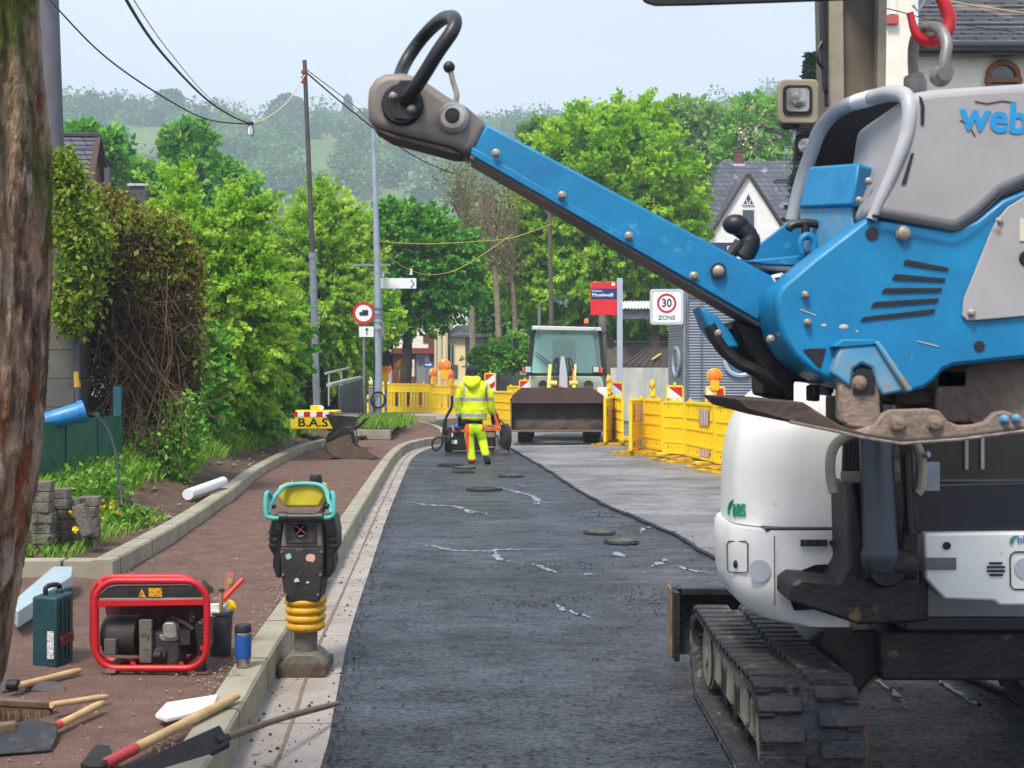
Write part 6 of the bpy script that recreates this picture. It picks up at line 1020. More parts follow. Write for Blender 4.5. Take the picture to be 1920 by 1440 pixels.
# hood
hoodp = [(1633, 402), (1642, 380), (1672, 320), (1694, 255), (1702, 200), (1706, 172), (1760, 164), (2060, 145), (2060, 290), (1920, 344), (1880, 362), (1840, 400), (1800, 428), (1785, 431)]
hd = pz('hood', hoodp, YF-.02, .56, m_hg, bevel=.035, seg=4)
fm('hood_slot', ((1723, 180), (1728, 184), (1733, 200), (1732, 234), (1726, 234), (1726, 200)), m_blk, par=hd, Y=YF-.02); fm('hood_slot', ((1708, 288), (1713, 287), (1698, 345), (1690, 346)), m_blk, par=hd, Y=YF-.02)
b = MB(); P = [W(px, py+2, YF-.022) for px, py in ((1636, 402), (1785, 431), (1800, 428), (1840, 400), (1880, 362), (1920, 344), (2000, 315))]; b.tube(P, .004, 6); b.build('hood_seal', m_blk, hd)
text_obj('weber', 'lettering', W(1801, 218, YF-.022), .118, mat('weber_blue', (20, 140, 200), rough=.5), hd, align='LEFT', depth=.001, bold=.003, xs=.95, rot=(R(90), R(4), 0)).modifiers
for P in (((1828, 190), (1850, 194), (1880, 189), (1905, 193)), ((1800, 225), (1815, 232), (1828, 255))): b = MB(); b.tube([W(px, py, YF-.021) for px, py in P], .0025, 5); b.build('scratch', mat('scratch', (110, 90, 74), rough=.9), hd)
b = MB(); P = smooth_path([W(1486, 414, 4.2), W(1500, 352, 4.2), W(1518, 296, 4.2), W(1540, 240, 4.17), W(1578, 203, 4.08), W(1635, 183, 3.86), W(1682, 175, 3.66), W(1704, 192, 3.60), W(1700, 250, 3.585), W(1674, 322, 3.585), W(1634, 412, 3.595)], 6); nP = len(P); b.tube(P, [.0235 if i < nP*.62 else .0235-.0085*(i-nP*.62)/(nP*.38) for i in range(nP)], 14); b.build('guard_tube', mat('tube_grey', (186, 188, 190), (160, 163, 167), scale=5, rough=.45), vp)
b = MB(); b.cyl(P[27], P[30], .0245, seg=14); b.build('tube_sticker', m_wht, vp)
pz('inner_panel', [(1500, 405), (1530, 285), (1560, 225), (1610, 196), (1700, 185), (1760, 185), (1760, 420), (1600, 420)], 4.24, .03, mat('inner_dark', (34, 32, 34), rough=.8)); pz('inner_bulkhead', [(1702, 190), (1760, 185), (1760, 430), (1640, 404), (1690, 300)], 3.62, .5, MATS['inner_dark'], bevel=0)
b = MB(); b.prism([W(1516, 312, 4.05), W(1611, 305, 3.76), W(1598, 386, 3.74), W(1496, 390, 4.03)], (.13, .16, .0)); bb = b.build('engine_box', m_cb_, vp, bevel=.01); b = MB(); b.prism([W(1500, 388, 4.045), W(1596, 384, 3.77), W(1602, 455, 3.77), W(1532, 478, 3.95), W(1498, 470, 4.03)], (.13, .16, .0)); b.build('engine_box_lower', m_cbd, vp, bevel=.008)
b = MB(); b.prism([W(1537, 332, 3.985), W(1575, 329, 3.87), W(1570, 360, 3.865), W(1531, 362, 3.98)], (-.004, -.006, 0)); b.build('label', mat('label_white', (206, 204, 196), (186, 150, 120), scale=30, rough=.6), bb, smooth=0)
bolt(1629, 340, 6, 3.70, bb); bolt(1611, 376, 6, 3.70, bb)
# far side plate, cross bar, eyelet
pz('far_side_plate', [(1388, 486), (1480, 414), (1494, 412), (1520, 440), (1505, 500), (1430, 520)], 4.12, .03, m_cb_, bevel=.004); pz('cross_plate', [(1392, 489), (1440, 484), (1500, 478), (1520, 484), (1500, 500), (1440, 498)], 3.93, .18, m_cb_)
b = MB(); b.tube(smooth_path([W(1503, 476, 3.9), W(1501, 452, 3.9), W(1514, 441, 3.9), W(1527, 452, 3.9), W(1527, 476, 3.9)], 4), .0105, 10); b.build('lifting_eye', m_cb_, vp)
b = MB(); b.tube(smooth_path([W(1478, 432, 3.95), W(1486, 422, 3.95), W(1512, 418, 3.95), W(1535, 422, 3.95), W(1538, 428, 3.95)], 4), [.009]+[.013]*15+[.009]*0+[.009], 10); b.cyl(W(1510, 420, 3.95), W(1510, 450, 3.95), .014); b.build('choke_handle', m_blk, vp)
b = MB(); b.ball(W(1379, 421, 3.98), .036, 16, (1.15, 1, .9)); b.tube(smooth_path([W(1384, 425, 3.98), W(1402, 440, 3.98), W(1404, 460, 3.98), W(1392, 482, 3.98)], 4), [.03]*6+[.034]*7, 12); b.tube([W(1388, 455, 3.97), W(1372, 476, 3.97), W(1356, 488, 3.97)], [.02, .018, .013], 10); b.build('throttle_lever', m_blk, vp)
# steering arm
arm = pz('steering_arm', [(912, 231), (1447, 517), (1470, 560), (1455, 618), (1420, 604), (884, 289)], 3.86, .19, m_cb_, bevel=.008)
b = MB(); b.prism([W(px, py, 3.855) for px, py in ((886, 276), (1424, 588), (1420, 600), (882, 290))], (0, -.008, 0)); b.build('arm_flange', m_cb_, arm, bevel=.003)
b = MB(); b.prism([W(px, py, 3.865) for px, py in ((884, 290), (1425, 603), (1425, 612), (880, 295))], (0, .18, 0)); b.build('arm_underside', mat('underside', (136, 126, 122), (104, 98, 96), scale=6, rough=.7), arm)
for px, py in ((930, 288), (1054, 367), (1179, 443), (1301, 518)): bolt(px, py, 7, 3.845, arm)
bolt(1347, 508, 9, 3.85, arm, washer=15); bolt(1445, 636, 7, 3.7, side); bolt(1347, 625, 6, 3.84, arm)
hp = [(688, 190), (690, 165), (702, 146), (722, 136), (755, 134), (790, 145), (835, 176), (875, 198), (914, 232), (903, 262), (886, 290), (870, 290), (845, 276), (790, 262), (740, 250), (706, 240), (690, 222)]
head = pz('arm_head', hp, 3.87, .16, m_castg, bevel=.028, seg=4); b = MB(); b.prism([W(px, py, 3.875) for px, py in ((700, 240), (740, 252), (790, 264), (845, 278), (868, 290), (850, 290), (790, 274), (730, 258))], (0, .13, 0)); b.build('head_rib', mat('rib_dark', (60, 54, 54), rough=.7), head, bevel=.004)
k = 3.86/F; b = MB(); b.lathe(W(755, 197, 3.87), [(.062, 0), (.064, .01), (.058, .022), (0, .022)], 32, (0, -1, 0)); b.prism([W(px, py, 3.846) for px, py in ((726, 185), (752, 152), (785, 152), (790, 200), (770, 225), (740, 222))], (0, -.01, 0)); disc = b.build('pivot_disc', m_blk, head)
bolt(737, 181, 6.5, 3.835, disc); bolt(771, 204, 6.5, 3.835, disc)
b = MB(); c = W(850, 222, 3.87); b.lathe(c, [(.046, 0), (.047, .012), (.036, .034), (.024, .04), (.022, .034), (0, .034)], 28, (0, -1, 0)); kn = b.build('white_knob', mat('knob_white', (206, 204, 198), (176, 170, 160), scale=9, rough=.4), head); b = MB(); b.lathe(c+Vector((-.002, -.034, 0)), [(.022, 0), (.018, .008), (0, .01)], 20, (0, -1, 0)); b.build('knob_centre', m_blk, kn)
b = MB(); b.tube(smooth_path([W(855, 192, 3.93), W(856, 175, 3.93), W(850, 155, 3.93), W(844, 130, 3.93)], 4), .0085, 8); lv = b.build('lever_rod', m_zb, head); b = MB(); b.ball(W(842, 126, 3.93), .0185, 16); b.build('lever_ball', m_blk, lv)
b = MB(); P = smooth_path([W(758, 190, 3.84), W(776, 168, 3.80), W(796, 138, 3.78), W(822, 96, 3.76), W(848, 58, 3.76), W(853, 38, 3.80), W(845, 32, 3.92), W(826, 38, 4.06), W(796, 66, 4.18), W(768, 104, 4.20), W(752, 136, 4.16), W(748, 165, 4.06), W(750, 190, 3.98)], 6); b.tube(P, .0215, 16); b.build('steering_loop', m_blk, vp)
# brackets, base plate
brk = pz('mount_bracket', [(1560, 700), (1574, 655), (1580, 648), (1640, 646), (1652, 655), (1712, 730), (1655, 742), (1644, 720), (1636, 690), (1616, 682), (1600, 692), (1596, 728)], YF-.045, .06, m_cbd, bevel=.008)
pz('bracket_rib', [(1640, 640), (1650, 640), (1714, 732), (1700, 736)], YF-.06, .05, m_cbd, bevel=.006); pz('bracket_top', [(1562, 650), (1580, 636), (1642, 636), (1650, 646), (1580, 652)], YF-.05, .06, m_cb_, bevel=.004)
lug = pz('base_lug', [(1572, 700), (1650, 690), (1652, 785), (1632, 808), (1590, 802), (1574, 790)], YF-.035, .05, m_mud, bevel=.01)
fm('keyhole', ((1599, 738), (1598, 705), (1606, 693), (1620, 690), (1634, 696), (1640, 708), (1640, 738), (1628, 738), (1612, 741)), m_blk, Y=YF-.036, par=lug); bolt(1611, 718, 12, YF-.042, lug, m=m_mud)
pz('base_flange', [(1590, 806), (1612, 806), (1640, 796), (1655, 776), (1672, 768), (1740, 766), (1762, 770), (1778, 790), (1800, 798), (1830, 796), (1850, 790), (1866, 774), (1885, 770), (1905, 778), (1930, 790), (2040, 790), (2040, 802), (1800, 820), (1690, 828), (1630, 822)], YF-.055, .035, m_mud, bevel=.006)
for px, py, r in ((1683, 794, 13), (1753, 792, 13)): bolt(px, py, r, YF-.058, vp, m=m_mud)
for px, py in ((1883, 786), (1905, 784)): bolt(px, py, 7, YF-.058, vp, m=m_cbd)
b = MB(); top = [(1380, 747), (1450, 749), (1505, 753), (1540, 776), (1575, 797), (1620, 812), (1690, 822), (1800, 815), (1930, 798), (2060, 780)]; bot = [(1384, 752), (1400, 768), (1480, 790), (1560, 806), (1620, 820), (1690, 832), (1800, 824), (1930, 807), (2060, 792)]
b.prism([W(px, py, YF-.06) for px, py in top+bot[::-1]], (0, .62, 0)); b.build('base_plate', m_mudd, vp, bevel=.004)
b = MB(); P = [W(px, py+1, YF-.064) for px, py in ((1480, 790), (1560, 806), (1620, 820), (1690, 831), (1800, 823), (1930, 806), (2060, 791))]; b.tube(P, .0045, 6); b.build('worn_edge', mat('worn', (160, 152, 146), (110, 96, 86), scale=30, rough=.5, metal=.4), vp)
b = MB(); b.cyl(W(1868, 735, 3.72), W(1868, 735, 4.1), .115, seg=32); b.box(W(1850, 740, 3.95), (.45, .4, .16)); b.build('exciter', m_mud, vp, bevel=.01)
b = MB(); b.box(W(1700, 715, 3.98), (.2, .4, .14)); b.box(W(1800, 700, 3.95), (.5, .4, .10)); b.build('exciter_housing', m_mudd, vp, bevel=.012)
# dark parts under the arm root
pz('arm_root_strut', [(1310, 572), (1345, 592), (1372, 625), (1388, 652), (1362, 655), (1345, 640), (1324, 610)], 3.87, .16, m_cb_, bevel=.01)
b = MB(); b.tube(smooth_path([W(1330, 610, 3.88), W(1352, 650, 3.88), W(1385, 680, 3.88), (W(1425, 700, 3.88)), W(1455, 735, 3.9), W(1462, 775, 3.95)], 5), .02, 10); b.tube(smooth_path([W(1372, 612, 3.95), W(1390, 650, 3.96), W(1430, 690, 3.98), W(1445, 740, 4.0)], 5), .028, 10); b.build('rubber_hoses', m_hos, vp)
b = MB(); b.prism([W(px, py, 3.92) for px, py in ((1374, 600), (1460, 620), (1500, 672), (1555, 712), (1570, 716), (1560, 745), (1545, 720), (1490, 714), (1490, 755), (1432, 742), (1430, 690), (1395, 650))], (0, .2, 0)); b.build('belt_guard', m_hos, vp, bevel=.01)
b = MB(); b.box(W(1524, 737, 3.93), (.022, .1, .05)); b.box(W(1600, 770, 3.95), (.1, .3, .09)); b.build('rubber_buffer', m_hos, vp, bevel=.006)
# shackle and hook
b = MB(); b.tube(smooth_path([W(1714, 152, 4.02), W(1712, 118, 4.02), W(1713, 85, 4.0), W(1722, 60, 3.95), W(1742, 50, 3.86), W(1764, 56, 3.78), W(1775, 82, 3.74), W(1771, 112, 3.73), W(1766, 140, 3.73)], 5), .0165, 12); sh = b.build('shackle', mat('shackle_grey', (134, 134, 134), (110, 104, 98), scale=12, rough=.5, metal=.4), vp)
b = MB(); b.lathe(W(1716, 158, 4.02), [(.03, -.03), (.036, 0), (.03, .03), (.012, .034)], 18, (-.2, 0, 1)); b.build('shackle_nut', MATS['shackle_grey'], sh, bevel=.004); b = MB(); b.ball(W(1764, 142, 3.74), .033, 16); b.cyl(W(1766, 138, 3.74), W(1774, 136, 3.68), .022, seg=12); b.build('shackle_nut', MATS['shackle_grey'], sh)
hk = empty('crane_hook', W(1745, 20, 3.87), 'red lifting hook passing through the grey shackle', 'hook'); b = MB(); P = smooth_path([W(1752, -60, 3.87), W(1758, -20, 3.87), W(1772, 10, 3.87), W(1780, 38, 3.87), W(1772, 64, 3.87), W(1750, 78, 3.87), W(1728, 74, 3.87), W(1714, 54, 3.87), W(1706, 24, 3.87)], 6); n = len(P); b.tube(P, [.011+.010*math.sin(math.pi*min(1, (i+4)/(n))) for i in range(n)], 12); b.build('hook', mat('hook_red', (190, 26, 36), (150, 24, 32), scale=10, rough=.4), hk)
b = MB(); b.tube([W(1712, 10, 3.87), W(1722, 22, 3.86), W(1745, -20, 3.86)], .005, 6); b.build('latch', m_galv, hk); b = MB(); b.tube([W(1752, -60, 3.87), Vector((1.2, 3.95, 2.9))], .012, 8); b.build('sling', m_hos, hk)

for pts in (((1720, 640), (1760, 650)), ((1500, 580), (1530, 592))):
    b = MB(); b.tube([W(*pts[0], YF-.001), W(*pts[1], YF-.001)], .0016, 5); b.build('paint_scratch', MATS['chip'], side)
# ================================================================ TAMPING RAMMER
m_ry = mat('rammer_yellow', (206, 194, 50), (176, 162, 40), scale=7, rough=.5, c3=(150, 134, 60), s3=10, t3=.66)
m_bel = mat('bellows_yellow', (214, 164, 20), (190, 138, 16), scale=9, rough=.5, c3=(110, 84, 40), s3=16, t3=.62)
m_rblk = mat('rammer_black', (34, 34, 34), (52, 50, 46), scale=9, rough=.6, c3=(104, 98, 84), s3=24, t3=.62)
m_rgrey = mat('rammer_grey', (112, 108, 96), (92, 88, 78), scale=10, rough=.6, c3=(140, 132, 116), s3=20, t3=.6)
m_tealh = mat('handle_teal', (84, 178, 172), (66, 156, 152), scale=9, rough=.45)
ra = empty('tamping_rammer', (-1.13, 6.9, .01), 'upright tamping rammer with yellow bellows and tank and turquoise handle', 'rammer'); Yr = 6.9; C = lambda px, py, d=0: W(px, py, Yr)+Vector((0, d, 0))
b = MB(); b.prism([C(518, 1262), C(519, 1248), C(610, 1247), C(612, 1260), C(610, 1271), C(520, 1273)], (0, .3, 0)); b.build('shoe', mat('shoe_wood', (70, 56, 48), (96, 82, 70), scale=12, rough=.8), ra, bevel=.008)
b = MB(); b.prism([C(525, 1249), C(533, 1236), C(545, 1228), (C(587, 1228)), C(598, 1236), C(606, 1248)], (0, .26, 0)); 
b.build('shoe_clamp', m_rgrey, ra, bevel=.006)
for s in (535, 552, 580, 596): b = MB(); b.cyl(C(s, 1240, -.004), C(s, 1240, .03), .012, seg=8); b.build('clamp_bolt', m_rgrey, ra)
cx = C(566, 1200, .13); zc = lambda py: C(0, py).z
b = MB(); b.lathe((cx.x, cx.y, 0), [(.060, zc(1238)), (.062, zc(1225)), (.066, zc(1180)), (.078, zc(1172)), (.075, zc(1150)), (.07, zc(1120))], 28); b.lathe((cx.x, cx.y, 0), [(.069, zc(1184)), (.071, zc(1182)), (.071, zc(1179)), (.069, zc(1177))], 28); b.build('ramming_foot', m_rgrey, ra)
b = MB(); prof = []
for i in range(4):
    c = 1133+16*i; prof += [(.098, zc(c-7)), (.112-.003*i, zc(c-5)), (.118-.003*i, zc(c)), (.112-.003*i, zc(c+5)), (.098-.002*i, zc(c+7))]
prof = [(.09, zc(1122))]+prof+[(.085, zc(1190))]; b.lathe((cx.x, cx.y, 0), prof, 36); b.build('bellows', m_bel, ra, smooth=60)
b = MB(); secs = []
for py, w_, d0, d1 in ((1130, 62, .02, .24), (1110, 70, .01, .25), (1075, 78, 0, .26), (1030, 82, 0, .26), (1026, 82, .002, .26)): secs.append([Vector((C(566-w_/2, py).x, Yr+d0, zc(py))), Vector((C(566+w_/2, py).x, Yr+d0, zc(py))), Vector((C(566+w_/2, py).x, Yr+d1, zc(py))), Vector((C(566-w_/2, py).x, Yr+d1, zc(py)))])
b.loft(secs); body = b.build('crankcase_cover', m_rblk, ra, bevel=.008)
for px, py, s, col in ((541, 1043, 9, (150, 190, 180)), (584, 1046, 12, (214, 170, 150)), (556, 1088, 7, (190, 196, 180)), (577, 1092, 4, (180, 180, 170))):
    b = MB(); a0 = rng.random()*3; pts = [C(px+s*(.5+.5*rng.random())*math.cos(a0+t), py+s*.8*(.5+.5*rng.random())*math.sin(a0+t), -.003) for t in np.linspace(0, 5.6, 9)]; b.prism(pts, (0, .003, 0)); b.build('sticker_scrap', mat('scrap%d' % px, col, rough=.7), body, smooth=0)
for px, py in ((529, 1034), (603, 1034), (531, 1077), (601, 1077), (536, 1115), (596, 1115)): b = MB(); b.cyl(C(px, py, -.008), C(px, py, .01), .008, seg=8); b.build('screw', m_rgrey, body)
b = MB(); b.prism([C(533, 973), C(599, 973), C(606, 1026), C(526, 1026)], (0, .25, 0)); b.build('upper_frame', m_rgrey, ra, bevel=.008)
b = MB(); b.prism([C(537, 982), C(593, 982), C(594, 1019), C(536, 1019)], (0, -.012, 0)); st = b.build('starter_housing', m_rblk, ra, bevel=.004); b = MB(); b.lathe(C(564, 993, -.012), [(.038, 0), (.036, .008), (.030, .004), (.028, -.006), (0, -.006)], 24, (0, -1, 0)); o = b.build('starter_ring', m_blk, st); b = MB(); b.cyl(C(555, 984, -.02), C(574, 1000, -.02), .004, seg=6); b.cyl(C(571, 985, -.02), C(557, 1002, -.02), .004, seg=6); b.build('starter_spokes', mat('spoke_red', (120, 60, 56), rough=.6), o); b = MB(); b.lathe(C(542, 1006, -.013), [(.012, 0), (.01, .004)], 14, (0, -1, 0)); b.build('knob', m_blk, st)
for sx_, nm in ((-1, 'air_filter'), (1, 'muffler')):
    b = MB(); f = lambda u: 566+sx_*u; b.prism([C(f(40), 968, .04), C(f(58), 968, .04), C(f(64), 998, .04), C(f(64), 1030, .04), C(f(56), 1044, .04), C(f(58), 1062, .04), C(f(50), 1086, .04), C(f(42), 1086, .04)], (0, .2, 0)); o = b.build(nm, m_blk, ra, bevel=.008)
    for py in (1000, 1012, 1024): b = MB(); b.box(C(f(57), py, .035), (.045, .02, .012)); b.build('cooling_rib', m_rblk, o)
b = MB(); b.cyl(C(527, 969, -.03), C(606, 969, -.03), .024, seg=20); b.cyl(C(526, 969, -.03), C(540, 969, -.03), .031, seg=20); b.cyl(C(593, 969, -.03), C(607, 969, -.03), .031, seg=20); b.build('rubber_roller', m_blk, ra)
b = MB(); P = smooth_path([C(530, 971, -.02), C(508, 970, -.02), C(500, 962, -.02), C(499, 928, 0), C(503, 926, .03), C(505, 944, .08)], 4); b.tube(P, .012, 10); P = smooth_path([C(602, 971, -.02), C(620, 969, -.02), C(627, 960, -.02), C(625, 928, 0), C(620, 926, .03), C(617, 942, .08)], 4); b.tube(P, .012, 10)
b.tube(smooth_path([C(503, 962, 0), C(509, 938, .05), C(524, 918, .12), C(545, 912, .14), (C(583, 912, .14)), C(603, 920, .12), C(614, 940, .05), C(622, 962, 0)], 5), .0125, 10); b.build('handle', m_tealh, ra)
YT = 7.05; T = lambda px, py: W(px, py, YT); b = MB(); b.prism([T(523, 910), T(603, 910), T(609, 925), T(608, 932), T(598, 951), T(534, 951), T(521, 932), T(519, 925)], (0, .2, 0)); tk = b.build('fuel_tank', m_ry, ra, bevel=.014, seg=3); b = MB(); b.lathe(T(588, 908)+Vector((0, .08, 0)), [(.034, -.005), (.036, 0), (.036, .035), (.030, .048), (0, .048)], 20); b.build('tank_cap', m_blk, tk)
b = MB(); b.tube([T(547, 910), T(547, 899)], .004, 6); b.build('vent_pin', m_ry, tk); b = MB(); b.tube([C(598, 965, .05), C(606, 950, .06), C(612, 938, .06)], .014, 8); b.ball(C(613, 950, .02), .016, 10); b.ball(C(512, 950, .02), .014, 10); b.build('throttle_cable', m_blk, ra)
# ================================================================ GENERATOR
m_gr = mat('generator_red', (196, 22, 30), (170, 18, 28), scale=6, rough=.42, c3=(112, 84, 80), s3=9, t3=.68)
m_gd = mat('engine_dark', (34, 32, 30), (54, 50, 46), scale=12, rough=.7, c3=(96, 88, 76), s3=20, t3=.66)
ge = empty('generator', (-1.75, 6.5, .15), 'portable generator in a worn red tubular frame', 'generator'); Yg = 6.36
def loop2(x0, x1, y0, y1, r, Y, dx=0., n=6):
    return [W(px+dx, py, Y) for px, py in rrect((x0+x1)/2, (y0+y1)/2, x1-x0, y1-y0, r, n)]
b = MB(); b.tube(loop2(179, 388, 1089, 1253, 40, Yg), .0175, 12, closed=True); b.build('front_frame', m_gr, ge)
b = MB(); b.tube(loop2(176, 378, 1082, 1239, 38, Yg+.28, -2), .0165, 12, closed=True); b.build('rear_frame', m_gr, ge)
b = MB(); b.beam(W(180, 1131, Yg), W(388, 1128, Yg), .02, .034); b.build('cross_bar', m_gr, ge, bevel=.004)
for px, py in ((186, 1215), (380, 1215), (250, 1246), (340, 1246), (192, 1100), (374, 1096)): b = MB(); b.cyl(W(px, py, Yg), W(px-4, py-8, Yg+.28), .013, seg=8); b.build('brace', m_gr, ge)
pnl = [(186, 1123), (190, 1112), (202, 1101), (220, 1097), (350, 1096), (366, 1099), (382, 1116), (384, 1122)]; b = MB(); b.prism([W(px, py, Yg-.004) for px, py in pnl], (0, .2, 0)); pn = b.build('control_panel', mat('panel_black', (30, 30, 32), (58, 54, 48), scale=14, rough=.35), ge, bevel=.004)
b = MB(); b.tube([W(px, py, Yg-.006) for px, py in pnl], .0035, 6, closed=True); b.build('panel_trim', mat('trim_alu', (160, 158, 156), rough=.4, metal=.6), pn)
b = MB(); b.prism([W(px, py, Yg-.008) for px, py in ((259, 1120), (266, 1104), (273, 1120))], (0, .004, 0)); b.prism([W(px, py, Yg-.008) for px, py in ((278, 1103), (303, 1103), (304, 1119), (279, 1119))], (0, .004, 0)); b.build('warning_label', mat('label_yellow', (222, 160, 20), (90, 60, 20), scale=90, rough=.5, lo=.5, hi=.62), pn, smooth=0)
b = MB(); b.prism([W(px, py, Yg+.05) for px, py in ((190, 1110), (205, 1101), (365, 1099), (384, 1112), (384, 1124), (188, 1126))], (0, .2, 0)); b.build('tank', m_gr, ge, bevel=.01)
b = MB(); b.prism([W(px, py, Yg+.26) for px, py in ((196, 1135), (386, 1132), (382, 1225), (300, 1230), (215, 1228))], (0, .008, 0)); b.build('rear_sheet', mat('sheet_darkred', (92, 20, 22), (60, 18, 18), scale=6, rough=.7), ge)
b = MB(); b.cyl(W(200, 1190, Yg+.13), W(262, 1190, Yg+.13), .098, seg=30); b.cyl(W(196, 1190, Yg+.13), W(204, 1190, Yg+.13), .085, seg=30); b.build('alternator', m_gd, ge, bevel=.005); b = MB(); b.box(W(208, 1212, Yg+.03), (.06, .04, .08)); b.build('socket_box', mat('box_grey', (84, 80, 78), rough=.6), ge, bevel=.005)
b = MB(); b.prism([W(px, py, Yg+.01) for px, py in ((260, 1163), (284, 1162), (285, 1244), (261, 1244))], (0, .03, 0)); b.build('muffler_guard', mat('guard_grey', (84, 84, 80), (110, 100, 84), scale=11, rough=.6, c3=(50, 48, 46), s3=30, t3=.55), ge, bevel=.005)
b = MB(); b.box(W(317, 1212, Yg+.12), (.14, .16, .17)); b.cyl(W(300, 1226, Yg+.02), W(300, 1226, Yg+.1), .035, seg=18); eb = b.build('engine_block', m_gd, ge, bevel=.01); b = MB(); b.prism([W(px, py, Yg+.02) for px, py in ((306, 1192), (304, 1174), (309, 1168), (325, 1168), (330, 1175), (332, 1192), (326, 1197), (310, 1197))], (0, .06, 0)); b.prism([W(px, py, Yg+.035) for px, py in ((297, 1196), (300, 1190), (333, 1190), (335, 1197), (326, 1203), (304, 1202))], (0, .05, 0)); b.build('valve_cover', mat('alu_cover', (168, 166, 160), (132, 130, 126), scale=14, rough=.45, metal=.4), eb, bevel=.004)
b = MB(); b.prism([W(px, py, Yg+.02) for px, py in ((364, 1172), (372, 1164), (384, 1168), (385, 1222), (378, 1232), (370, 1228))], (0, .18, 0)); af = b.build('air_filter', m_blk, ge, bevel=.008)
for i in range(6): b = MB(); b.box(W(378, 1178+8*i, Yg+.018), (.026, .006, .006)); b.build('filter_rib', m_gd, af)
b = MB(); b.tube(smooth_path([W(322, 1160, Yg+.1), W(338, 1164, Yg+.05), W(352, 1172, Yg+.05), W(362, 1180, Yg+.05)], 4), .012, 8); b.box(W(346, 1192, Yg+.1), (.08, .1, .07)); b.cyl(W(358, 1145, Yg+.05), W(360, 1165, Yg+.05), .014, seg=10); b.build('carburettor', m_gd, ge); b = MB(); b.ball(W(360, 1157, Yg+.05), .013, 10, (1, 1, 1.4)); b.build('brass_fitting', mat('brass', (176, 150, 84), rough=.5), ge)
b = MB(); b.cyl(W(288, 1228, Yg+.01), W(302, 1228, Yg+.01), .016, seg=12); b.tube(smooth_path([W(318, 1240, Yg+.02), W(330, 1236, Yg+.02), W(336, 1228, Yg+.02), W(334, 1218, Yg+.02)], 4), .004, 6); b.build('exhaust_stub', m_gd, ge)
b = MB(); b.box(W(376, 1250, Yg+.12), (.05, .06, .05)); b.build('rubber_foot', m_blk, ge, bevel=.006); b = MB(); b.box(W(216, 1248, Yg+.1), (.05, .24, .02), rz=.1); b.build('mount_plate', mat('mount_alu', (120, 110, 100), rough=.6), ge)
# ================================================================ TOOL CASE, BUCKET, MUG
tcx = empty('tool_case', W(98, 1250, 6.5), 'dark petrol-green plastic tool case standing upright left of the generator', 'tool case'); z0 = .147; a = G(60, 1251, z0); c = G(107, 1254, z0); d = G(138, 1238, z0); e = a+(d-c); hh = .362
m_case = mat('case_green', (16, 66, 72), (12, 52, 58), scale=12, rough=.5); m_cased = mat('case_green_side', (28, 66, 68), (20, 56, 60), scale=9, rough=.5)
b = MB(); b.prism([a, c, d, e], (0, 0, hh)); cs = b.build('shell', m_case, tcx, bevel=.012, seg=3)
nrm = (d-c).cross(Vector((0, 0, 1))).normalized(); 
for t in (.25, .5, .72): b = MB(); p = c.lerp(d, t)+nrm*.002; b.beam(p+Vector((0, 0, .03)), p+Vector((0, 0, hh-.02)), .008, .008, up=nrm); b.build('ridge', m_cased, cs)
rz_ = math.atan2((d-c).y, (d-c).x); text_obj('BOSCH', 'lettering', c.lerp(d, .55)+nrm*.006+Vector((0, 0, .13)), .075, mat('case_red', (150, 44, 48), rough=.6), cs, rot=(R(90), 0, rz_), depth=.002, xs=.62, bold=.002)
b = MB(); p = a.lerp(c, .76)+Vector((0, -.008, .12)); b.box(p, (.034, .003, .14)); b.build('barcode_label', mat('barcode', (214, 218, 220), (120, 124, 128), scale=130, rough=.5, lo=.48, hi=.6), cs, smooth=0)
b = MB(); p = a.lerp(e, .5).lerp(c.lerp(d, .5), .45)+Vector((0, 0, hh)); b.tube(smooth_path([p+Vector((-.02, -.03, -.01)), p+Vector((-.02, -.03, .035)), p+Vector((0, 0, .045)), p+Vector((.02, .05, .035)), p+Vector((.02, .05, -.01))], 4), .013, 10); b.build('carry_handle', m_blk, tcx); b = MB(); b.box(p+Vector((.03, .03, .005)), (.03, .04, .03)); b.box(p+Vector((.05, .10, .005)), (.03, .04, .03)); b.build('latch', m_case, tcx, bevel=.004)
bu = empty('mortar_bucket', W(414, 1228, 6.83), 'dark grey round bucket full of hand tools behind the generator', 'bucket'); Yb_ = 6.83; q = W(413, 1226, Yb_); b = MB(); b.lathe((q.x, Yb_, .148), [(.052, 0), (.056, .006), (.066, .22), (.071, .222), (.071, .236), (.065, .236), (.052, .03)], 32); b.build('pail', mat('pail_grey', (52, 54, 60), (76, 78, 82), scale=8, rough=.6), bu); b = MB(); b.tube(smooth_path([(q.x-.068, Yb_-.01, .37), (q.x-.05, Yb_-.03, .44), (q.x, Yb_-.03, .455), (q.x+.05, Yb_-.0, .42), (q.x+.068, Yb_, .37)], 4), .0025, 5); b.build('wire_handle', m_galv, bu)
m_wood = mat('tool_wood', (206, 176, 128), (176, 142, 98), scale=5, rough=.6, stretch=(1, 1, 1), c3=(120, 92, 62), s3=12, t3=.68); m_woodg = mat('weathered_wood', (124, 104, 84), (94, 78, 64), scale=9, rough=.8)
def tool(name, label, cat, fn, m, loc, group=None):
    b = MB(); fn(b); o = b.build(name, m); tag(o, label, cat, group); return o
tool('hammer', 'wooden hammer handle with black end standing in the bucket', 'hammer', lambda b: (b.cyl(W(413, 1160, 6.80), W(416, 1106, 6.76), .012, seg=12)), m_wood, None); o = bpy.data.objects['hammer']; b = MB(); b.lathe(W(416, 1108, 6.76), [(.016, 0), (.018, .006), (.012, .012)], 12); b.build('end_cap', m_blk, o)
